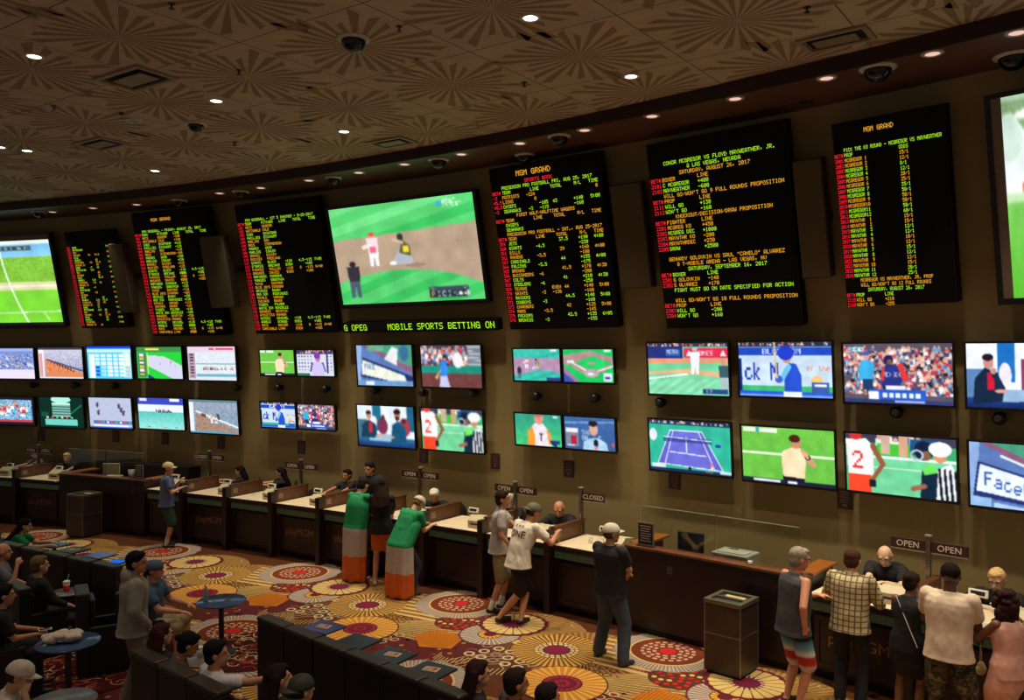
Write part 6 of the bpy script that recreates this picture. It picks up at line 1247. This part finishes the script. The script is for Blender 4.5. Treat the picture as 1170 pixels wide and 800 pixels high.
I = person(p, -R_(th)-.12, 'stooping person with pale cap and wide green, white and orange flag over shoulders', CG, 1.80, sk='light', lean=.62, pelvis=(0, -.12, .90), head_pitch=.75, L=(-.12, .46, 1.09), R=(.12, .46, 1.09), Lp=(-.1, -.2, -1), Rp=(.1, -.2, -1), hair=('short', (120, 96, 70)), cap=((206, 190, 170), False), top=('tee', (16, 140, 84)), bottom=('long', (46, 50, 60)), shoes=(60, 56, 56), build=1.08, Lf=(-.14, -.12, 0), Rf=(.14, -.02, 0))
flag_cape(I, None, .03, .04, 2.4)
# grey shirt, khaki shorts
p, th = stand_at(567, 558, 1.78, -.40, feet=(570, 697))
person(p, -R_(th)-.85, 'man in pale grey shirt and khaki shorts, side on, arm on the counter', CG, 1.88, sk='tan', lean=.10, head_yaw=-.15, L=(.10, .50, 1.12), R=(.26, .20, 1.02), hair=('short', (44, 30, 24)), top=('shirt', (176, 166, 162)), bottom=('shorts', (142, 126, 84)), shoes=(36, 34, 36), sock=(220, 214, 205), Lf=(-.10, .05, 0), Rf=(.14, -.12, 0))
# white tee leaning on the divider
p, th = stand_at(603, 574, 1.60, -.60, feet=(600, 709))
I = person(p, -R_(th)-.25, 'man in white T-shirt with black lettering and black shorts, leaning, legs crossed', CG, 1.90, sk='tan', lean=.45, pelvis=(0, -.10, .93), head_pitch=.35, head_yaw=-.2, L=(-.02, .62, 1.16), R=(.24, .46, 1.29), hair=('short', (50, 40, 30)), cap=((96, 96, 70), True), top=('tee', (226, 214, 196)), bottom=('shorts', (22, 20, 26)), shoes=(52, 38, 32), build=1.08, Lf=(.08, -.10, 0), Rf=(-.12, -.34, .03))
for k, w_ in enumerate(('= = =', 'ONE')):
    shirt = [q for q in I['t'].children if q.name.startswith('t_shirt')][0]; bv = BVHTree.FromPolygons([v.co for v in shirt.data.vertices], [f.vertices[:] for f in shirt.data.polygons])
    o = text_obj('shirt_lettering', w_, (.075, .15)[k], mat('ink_black', (24, 20, 24), .8), I['t'], (0, 0, 0), rot=(0, 0, 0), depth=.001); c = I['ch']+I['up']*(.075-.125*k)
    for v in o.data.vertices:
        src = c+I['rt']*v.co.x+I['up']*v.co.y-I['fr']*.5; hit = bv.ray_cast(src, I['fr'])[0]; v.co = (hit if hit else src+I['fr']*.35)-I['fr']*(.004+(.001-v.co.z))
# black shirt, jeans, light cap
p, th = stand_at(697, 597, 1.80)
person(p, -R_(th)-.15, 'man in black T-shirt, blue jeans and light cap standing apart at counter end', CG, 1.80, sk='light', lean=.0, head_yaw=-.45, L=(-.05, .30, 1.12), R=(.04, .30, 1.08), Lp=(-1, -.5, -.3), Rp=(1, -.5, -.3), hair=('short', (90, 70, 56)), cap=((206, 196, 178), False), top=('tee', (26, 24, 30)), bottom=('long_loose', (64, 74, 88)), shoes=(50, 44, 40), build=1.2, belly=.02, Lf=(-.22, .02, 0), Rf=(.24, -.02, 0))
# grey tank top, striped shorts
def stripes_mat():
    m = bpy.data.materials.new('striped_shorts'); m.use_nodes = True; nt = m.node_tree; N = nt.nodes; L = nt.links; b = N['Principled BSDF']; b.inputs['Roughness'].default_value = .85
    tc = N.new('ShaderNodeTexCoord'); sp = N.new('ShaderNodeSeparateXYZ'); L.new(tc.outputs['Object'], sp.inputs[0]); mr = N.new('ShaderNodeMapRange'); mr.inputs[1].default_value = .40; mr.inputs[2].default_value = .98; L.new(sp.outputs['Z'], mr.inputs[0])
    cr = N.new('ShaderNodeValToRGB'); e = cr.color_ramp; e.interpolation = 'EASE'; cols = [(0, (210, 200, 190)), (.16, (200, 180, 176)), (.24, (178, 40, 36)), (.36, (170, 36, 36)), (.42, (205, 200, 196)), (.56, (90, 150, 160)), (.66, (60, 110, 126)), (.72, (26, 26, 32)), (1, (20, 20, 26))]
    e.elements[0].position = 0; e.elements[0].color = s2l(cols[0][1])+(1,); e.elements[1].position = 1; e.elements[1].color = s2l(cols[-1][1])+(1,)
    for pz, c in cols[1:-1]: k = e.elements.new(pz); k.color = s2l(c)+(1,)
    L.new(mr.outputs[0], cr.inputs[0]); L.new(cr.outputs[0], b.inputs['Base Color']); return m
p, th = stand_at(906, 626, 1.80, -.50)
person(p, -R_(th)-.55, 'grey haired man in dark tank top and teal, white and red striped shorts', CG, 1.82, sk='ruddy', lean=.08, head_pitch=.15, head_yaw=-.2, L=(-.06, .36, 1.22), Lp=(-.3, -.2, -1), R=(.25, -.02, .98), Rp=(.8, -.9, 0), hair=('short', (150, 140, 126)), top=('tank', (72, 68, 72)), bottom=('shorts', stripes_mat()), shoes=(50, 40, 36), build=1.12, belly=.03)
# plaid shirt
def plaid_mat():
    m = bpy.data.materials.new('plaid_shirt'); m.use_nodes = True; nt = m.node_tree; N = nt.nodes; L = nt.links; b = N['Principled BSDF']; b.inputs['Roughness'].default_value = .85
    tc = N.new('ShaderNodeTexCoord'); f = []
    for ax in ('X', 'Z'):
        w_ = N.new('ShaderNodeTexWave'); w_.bands_direction = ax; w_.inputs['Scale'].default_value = 5.2; w_.inputs['Distortion'].default_value = .6; L.new(tc.outputs['Object'], w_.inputs['Vector']); r = N.new('ShaderNodeMapRange'); r.inputs[1].default_value = .80; r.inputs[2].default_value = .95; L.new(w_.outputs['Fac'], r.inputs[0]); f.append(r)
    mx = N.new('ShaderNodeMath'); mx.operation = 'MAXIMUM'; L.new(f[0].outputs[0], mx.inputs[0]); L.new(f[1].outputs[0], mx.inputs[1])
    cr = N.new('ShaderNodeValToRGB'); cr.color_ramp.elements[0].color = s2l((196, 178, 132))+(1,); cr.color_ramp.elements[1].color = s2l((100, 86, 70))+(1,); L.new(mx.outputs[0], cr.inputs[0]); L.new(cr.outputs[0], b.inputs['Base Color']); return m
p, th = stand_at(975, 627, 1.76, -.44)
person(p, -R_(th)+.10, 'man in cream and brown plaid shirt and dark trousers, brown hair', CG, 1.78, sk='light', lean=.12, head_pitch=.2, L=(-.24, .36, 1.12), R=(.24, .36, 1.13), Lp=(-.5, -.5, -1), Rp=(.5, -.5, -1), hair=('short', (74, 48, 34)), top=('shirt', plaid_mat(), 1.9), bottom=('long', (26, 24, 34)), shoes=(28, 26, 28), build=1.12, belly=.02)
# black dress
p, th = stand_at(1036, 655, 1.62, -.42)
I = person(p, -R_(th)-.1, 'woman in short black sleeveless dress with pinned up dark hair and thin strap', CG, 1.64, 'f', 'brown', lean=.12, head_pitch=.3, L=(-.18, .44, 1.12), R=(.18, .42, 1.10), hair=('bun', (38, 26, 24)), top=('dress', (18, 16, 20)), bottom=('tight_skirt', (18, 16, 20), .40), shoes=(30, 24, 24), build=1.02)
m = MB(); a = I['nb']+I['rt']*(-.10)-I['fr']*.09; b = I['ch']-I['fr']*.125-I['up']*.02; c = I['pel']+I['rt']*.17-I['fr']*.13; prev = None
for k in range(13):
    f = k/12; q = a*(1-f)**2+b*2*f*(1-f)+c*f*f
    if prev is not None: m.cyl(prev, q, .005, n=6)
    prev = q
m.build('bag_strap', mat('strap_pale', (196, 190, 180), .4), I['t'])
# white T-shirt, camouflage shorts
def camo_mat():
    m = bpy.data.materials.new('camouflage'); m.use_nodes = True; nt = m.node_tree; N = nt.nodes; L = nt.links; b = N['Principled BSDF']; b.inputs['Roughness'].default_value = .9
    tc = N.new('ShaderNodeTexCoord'); ns = N.new('ShaderNodeTexNoise'); ns.inputs['Scale'].default_value = 9; L.new(tc.outputs['Object'], ns.inputs['Vector']); cr = N.new('ShaderNodeValToRGB'); cr.color_ramp.interpolation = 'CONSTANT'; e = cr.color_ramp
    e.elements[0].color = s2l((34, 30, 28))+(1,); e.elements[1].position = .44; e.elements[1].color = s2l((84, 80, 58))+(1,)
    for pz, c in ((.52, (60, 48, 38)), (.6, (120, 112, 88))): k = e.elements.new(pz); k.color = s2l(c)+(1,)
    L.new(ns.outputs['Fac'], cr.inputs[0]); L.new(cr.outputs[0], b.inputs['Base Color']); return m
p, th = stand_at(1084, 644, 1.86, -.55)
person(p, -R_(th)+.03, 'broad man in white T-shirt and camouflage shorts with close black hair', CG, 1.88, sk='dark', lean=.06, head_pitch=.15, L=(-.22, .34, 1.10), R=(.20, .34, 1.08), Lp=(-.3, -.5, -1), Rp=(.3, -.5, -1), hair=('buzz', (26, 20, 20)), top=('tee', (222, 200, 176)), bottom=('shorts', camo_mat()), shoes=(40, 36, 34), build=1.14, belly=.02, Lf=(-.17, 0, 0), Rf=(.17, 0, 0))
# pink dress
p, th = stand_at(1158, 669, 1.66, -.52)
I = person(p, -R_(th)+1.15, 'woman in pink sleeveless dress with curly dark hair, cream bag at her wrist', CG, 1.64, 'f', 'brown', lean=.05, head_pitch=.15, L=(-.12, .42, 1.10), R=(.08, .38, 1.06), Rp=(.3, -1, -.8), hair=('curly', (50, 28, 26)), top=('dress', (232, 176, 160)), bottom=('tight_skirt', (232, 176, 160), .52), shoes=(150, 110, 90), build=1.12)
q = I['arms'][1][3]; W_ = Matrix.Translation(p) @ Matrix.Rotation(-R_(th)+1.15, 4, 'Z'); wq = W_ @ q
t = empty('wrist_bag', (wq.x, wq.y, wq.z-.31), .2, 'small cream pouch bag hanging from wrist of woman in pink dress', 'bag'); m = MB(); m.ball((0, 0, -.04), (.065, .03, .06), 14); m.ball((0, 0, .01), (.045, .02, .04), 12); fuse('pouch', m, mat('bag_cream', (206, 196, 130), .5), t, .008, 1, .004); m = MB(); m.cyl((0.01, 0, .03), (.004, 0, .285), .004, n=6).cyl((-.01, 0, .03), (-.004, 0, .285), .004, n=6).build('wrist_loop', mat('loop_cream', (206, 190, 150), .5), t)
# ================================================================== CLERKS BEHIND THE COUNTER
def office_chair(p, rz, label, seat=.50, group='dark round backed office chairs'):
    t = empty('office_chair', (p[0], p[1], 0), rz, label, 'office chair', group); FB = mat('chair_fabric', (34, 30, 34), .85, var=.15)
    m = MB()
    for k in range(5): a = 2*PI*k/5; m.cyl((0, 0, .07), (.26*math.cos(a), .26*math.sin(a), .055), .02, .014, n=8)
    m.build('star_base', DKP, t); m = MB()
    for k in range(5): a = 2*PI*k/5; m.ball((.26*math.cos(a), .26*math.sin(a), .028), .028, 10)
    m.build('castors', DKP, t); MB().cyl((0, 0, .07), (0, 0, seat-.06), .024, n=12).build('gas_column', GREY, t)
    MB().box(-.22, .22, -.20, .24, seat-.06, seat, bev=.025).build('seat', FB, t); MB().box(-.03, .03, -.26, -.20, seat-.05, seat+.22).build('back_stem', DKP, t)
    b = MB(); b.ball((0, -.24, seat+.36), (.215, .045, .26), 22); fuse('backrest', b, FB, t, .014, 1); return t
SG = 'clerks in dark shirts behind the counter'
BLKT = (24, 22, 28)
def clerk(px, py, label, h=1.84, d=1.16, lean=.25, rot=0.0, sex='m', chair=True, clabel=None, **k):
    s = h/1.75; th, ztop = oncyl(px, py, d); pz = ztop-(.17+.20+.155+.035+.125+.12)*s*math.cos(lean*.8)-.0
    pz = max(.50, min(pz, .80)); p = pol(th, d+.22); rz = -R_(th)+PI+rot; fy = .22
    k.setdefault('L', (-.16, fy+.38, 1.13)); k.setdefault('R', (.16, fy+.38, 1.13)); k.setdefault('top', ('tee', BLKT)); k.setdefault('bottom', ('long', (24, 24, 28)))
    person(p, rz, label, SG, h, sex, lean=lean, pelvis=(0, 0, pz), seated=True, Lf=(-.14, .32, .02), Rf=(.14, .32, .02), **k)
    if chair: office_chair(p, rz, clabel or 'office chair of the '+label, pz-.11)
clerk(493, 557, 'white haired clerk bending over papers right of the sign post', sk='ruddy', lean=.32, head_pitch=.5, head_yaw=.15, hair=('short', (226, 218, 205)), rot=.25)
clerk(636, 571, 'thin haired ruddy clerk in black, opposite the leaning white shirt man', sk='ruddy', lean=.3, head_pitch=.45, hair=('balding', (190, 176, 160)), head_yaw=.2, rot=.15)
clerk(1010, 622, 'bald clerk with glasses in black shirt, nearest on the right', sk='pale', lean=.3, head_pitch=.45, head_yaw=.15, hair=('balding', (200, 190, 176)), glasses=True, h=1.82, build=1.12, d=1.18, R=(.02, .62, 1.13))
clerk(1138, 650, 'clerk with blond tousled hair behind the curly haired woman', sk='pale', lean=.25, head_pitch=.3, hair=('short', (216, 180, 120)), glasses=True, build=1.1, d=1.18)
clerk(577, 563, 'white haired clerk half hidden behind man in grey shirt', sk='pale', lean=.2, head_pitch=.2, hair=('short', (210, 205, 195), 'beard'), rot=.2, d=1.15)
clerk(390, 537, 'smiling woman clerk in black with hair tied back', sex='f', sk='tan', lean=.05, head_pitch=.05, hair=('bun', (30, 22, 22)), h=1.68, d=1.3)
clerk(317, 536, 'woman clerk with long black hair turned to the left', sex='f', sk='light', lean=.1, head_pitch=.1, head_yaw=-.3, hair=('long', (24, 18, 20)), rot=-.9, d=1.3, h=1.68)
clerk(275, 534, 'clerk with black hair leaning left, facing the blue shirt man', sex='f', sk='light', lean=.3, head_pitch=.2, head_yaw=-.2, hair=('bob', (22, 16, 18)), rot=-1.0, d=1.25, h=1.70)
clerk(70, 518, 'fair haired clerk in black by the far raised desk', sk='light', lean=.2, head_pitch=.15, hair=('short', (206, 170, 110)), rot=.5, h=1.7)
clerk(38, 514, 'clerk in grey shirt beside the farthest OPEN sign', sk='light', lean=.15, head_pitch=.1, hair=('short', (60, 44, 36)), top=('shirt', (110, 108, 112)), rot=-.4, h=1.72)
th, z = oncyl(421, 528, 1.25); p = pol(th, 1.36)
person(p, -R_(th)+PI+.5, 'standing man in dark suit jacket looking left over the counter', SG, 1.84, sk='tan', lean=.22, head_pitch=.15, head_yaw=-.5, L=(-.12, .44, 1.14), R=(.16, .5, 1.14), hair=('short', (30, 22, 22)), top=('suit', (34, 36, 50)), bottom=('long', (26, 26, 36)))
for px, py, d, l in ((353, 558, 1.40, 'empty office chair right of the long haired clerk'), (517, 572, 1.42, 'empty office chair right of the white haired clerk'), (710, 612, 1.35, 'empty office chair beyond the man in light cap'), (88, 521, 1.40, 'empty office chair at the left end of the far raised desk')):
    th, z = oncyl(px, py, d); office_chair(pol(th, d), -R_(th)+PI+.3, 'dark round backed '+l, z-.66)
# ================================================================== PEOPLE IN THE SEATS AND THE AISLE
FG = 'people seated among the armchairs'
def sit(px, py, ztop, rz, label, h=1.75, lean=.08, chair=None, pz=.50, **k):
    p = onplane(px, py, ztop); f = Vector((-math.sin(rz), math.cos(rz), 0)); q = p-f*(math.sin(lean)*.62*h/1.75+.03)
    k.setdefault('Lf', (-.15, .46, 0)); k.setdefault('Rf', (.15, .44, 0)); k.setdefault('L', (-.20, .36, .62)); k.setdefault('R', (.20, .36, .62))
    I = person((q.x, q.y), rz, label, FG, h, lean=lean, pelvis=(0, 0, pz), seated=True, **k)
    if chair: armchair((q.x+f.x*.05, q.y+f.y*.05), rz, chair, 'armchairs under seated people', .98)
    return I, q
sit(33, 593, 1.20, R_(-70), 'dark haired woman in bright green top leaning right at far left', 1.66, .50, sex='f', hair=('long', (26, 18, 22)), sk='light', top=('tee', (14, 128, 72)), bottom=('long', (40, 40, 56)), L=(-.12, .62, .76), R=(.16, .62, .76), head_pitch=.2, chair='black armchair holding the woman in the green top')
sit(5, 626, 1.24, R_(-60), 'balding man in grey shirt raising a fist at left edge', 1.76, .05, sk='ruddy', hair=('balding', (110, 90, 76)), top=('tee', (100, 104, 120)), bottom=('long', (40, 42, 52)), R=(.26, .22, 1.02), Rp=(.3, -.2, -1), curl=1.3, chair='black armchair holding the man raising a fist')
sit(47, 641, 1.24, R_(-42), 'fair haired person in black with bare knee beside the red drink', 1.76, .05, sk='light', hair=('short', (112, 84, 52)), top=('tee', (20, 20, 28), 1.6), bottom=('shorts', (24, 24, 32)), shoes=(120, 96, 72), Rf=(.42, .56, .02), chair='black armchair holding the person with a bare knee')
I, q = sit(10, 672, 1.26, R_(-55), 'person all in black at left edge holding a white phone', 1.78, .22, sk='tan', hair=('short', (20, 16, 18)), top=('tee', (18, 16, 20), .7), bottom=('long', (24, 24, 32)), L=(-.02, .46, .72), R=(.12, .44, .70), curl=1.0, chair='black armchair holding the person with a white phone')
W_ = Matrix.Translation((q.x, q.y, 0)) @ Matrix.Rotation(R_(-55), 4, 'Z'); wq = W_ @ (I['arms'][1][3]+Vector((-.03, .09, .03)))
t = empty('mobile_phone', wq, R_(-55), 'white phone in the hand of the person all in black', 'phone'); MB().box(-.036, .036, -.07, .07, 0, .008, bev=.003).build('body', WCUP, t); MB().box(-.031, .031, -.06, .06, .0081, .0086).build('screen', LCD, t)
sit(26, 756, 1.26, R_(-70), 'person in white cap and white shirt resting head on hand at bottom left', 1.76, .38, sk='light', hair=('short', (60, 44, 36)), cap=((216, 204, 190), False), top=('tee', (206, 198, 188)), bottom=('long', (60, 54, 54)), R=(.10, .30, 1.00), Rp=(.5, .1, -1), head_pitch=.35, chair='black armchair holding the person in the white cap')
I, q = sit(180, 645, 1.27, R_(-86), 'seated man in blue shirt, backward cap and khaki shorts facing right', 1.80, .18, sk='ruddy', hair=('short', (50, 40, 36)), cap=((58, 74, 104), True), top=('tee', (58, 82, 112)), bottom=('shorts', (168, 150, 112)), L=(-.18, .46, .70), R=(.16, .48, .70), build=1.15, belly=.04, shoes=(90, 84, 80), chair='wide black armchair holding the man in blue shirt and khaki shorts')
sit(187, 717, 1.22, R_(-40), 'woman with dark reddish hair seen from behind, near the hooded man', 1.66, .05, sex='f', sk='light', hair=('bob', (58, 26, 24)), top=('tee', (30, 24, 26)), bottom=('long', (26, 24, 28)))
sit(216, 727, 1.20, R_(-62), 'dark haired person with white hair clip bending forward in near left row', 1.68, .30, sex='f', sk='tan', hair=('bun', (20, 16, 20)), top=('tee', (74, 60, 48)), bottom=('long', (40, 34, 34)), head_pitch=.4)
I, q = sit(250, 744, 1.20, R_(-50), 'black haired man in white T-shirt stretching one arm to the next row', 1.76, .10, sk='tan', hair=('short', (18, 14, 16)), top=('tee', (202, 196, 204)), bottom=('long', (50, 46, 46)), R=(.62, .45, 1.06), Rp=(.2, -.3, -1), head_yaw=-.4, curl=.9)
sit(320, 768, 1.22, R_(-48), 'person with dark hair at the bottom, left of the cap with yellow mark', 1.72, .05, sk='light', sex='f', hair=('bob', (34, 22, 22)), top=('tee', (30, 24, 26)), bottom=('long', (30, 28, 30)), chair='black armchair at the bottom under dark haired person')
sit(347, 783, 1.20, R_(-45), 'person in dark cap with a yellow mark at the bottom edge', 1.72, .05, sk='light', hair=('short', (40, 30, 26)), cap=((44, 46, 36), True), top=('tee', (34, 30, 30)), bottom=('long', (30, 28, 30)), chair='black armchair at the bottom under the dark cap')
sit(550, 757, 1.26, R_(-75), 'woman with long dark hair in profile at bottom centre', 1.70, .10, sex='f', sk='light', hair=('long', (44, 24, 24)), top=('tee', (34, 28, 30), 1.9), bottom=('long', (30, 28, 30)), chair='black armchair under long haired woman at bottom centre')
sit(592, 772, 1.24, R_(-70), 'short haired man in profile at the bottom, right of the long haired woman', 1.74, .05, sk='tan', hair=('short', (40, 28, 24)), top=('shirt', (70, 60, 56)), bottom=('long', (30, 28, 30)), chair='black armchair under short haired man at bottom centre')
sit(628, 792, 1.20, R_(-60), 'top of a dark haired head at the bottom edge, below the orange carpet wheel', 1.70, .05, sk='tan', hair=('short', (30, 22, 22)), top=('tee', (40, 36, 38)), bottom=('long', (30, 28, 30)), chair='black armchair under the head at the bottom edge')
p = onplane(152, 629, 1.78)
person((p.x, p.y), R_(-62), 'person in grey hooded jumper and grey trousers standing, hand in pocket', 'people standing in the aisle', 1.78, sk='tan', build=1.12, lean=.04, head_yaw=-.3, L=(-.22, .10, .95), R=(.18, .14, .98), Rp=(1, -1, -.2), hair=('short', (22, 17, 19)), top=('hoodie', (146, 136, 126)), bottom=('long_loose', (122, 110, 96)), shoes=(40, 38, 38), sock=(200, 190, 170), Lf=(-.12, -.06, 0), Rf=(.12, .10, 0))
# ================================================================== LIGHT AND CAMERA
w = bpy.data.worlds.new('hall'); SC.world = w; w.use_nodes = True; bg = w.node_tree.nodes['Background']
bg.inputs[0].default_value = (1.0, .86, .72, 1); bg.inputs[1].default_value = .12
cam = bpy.data.cameras.new('camera'); co = bpy.data.objects.new('camera', cam); COL.objects.link(co); co.location = (0, 0, EYE); co.rotation_euler = (PI/2, 0, 0)
cam.sensor_width = 36; cam.lens = 36*FPX/1170; cam.shift_y = 3.5/1170; cam.clip_end = 200
SC.camera = co
SC.view_settings.view_transform = 'Standard'; SC.view_settings.look = 'None'; SC.view_settings.gamma = 1.0; SC.view_settings.use_curve_mapping = False
SC.view_settings.exposure = 0.0
bpy.data.scenes.remove(WORK)
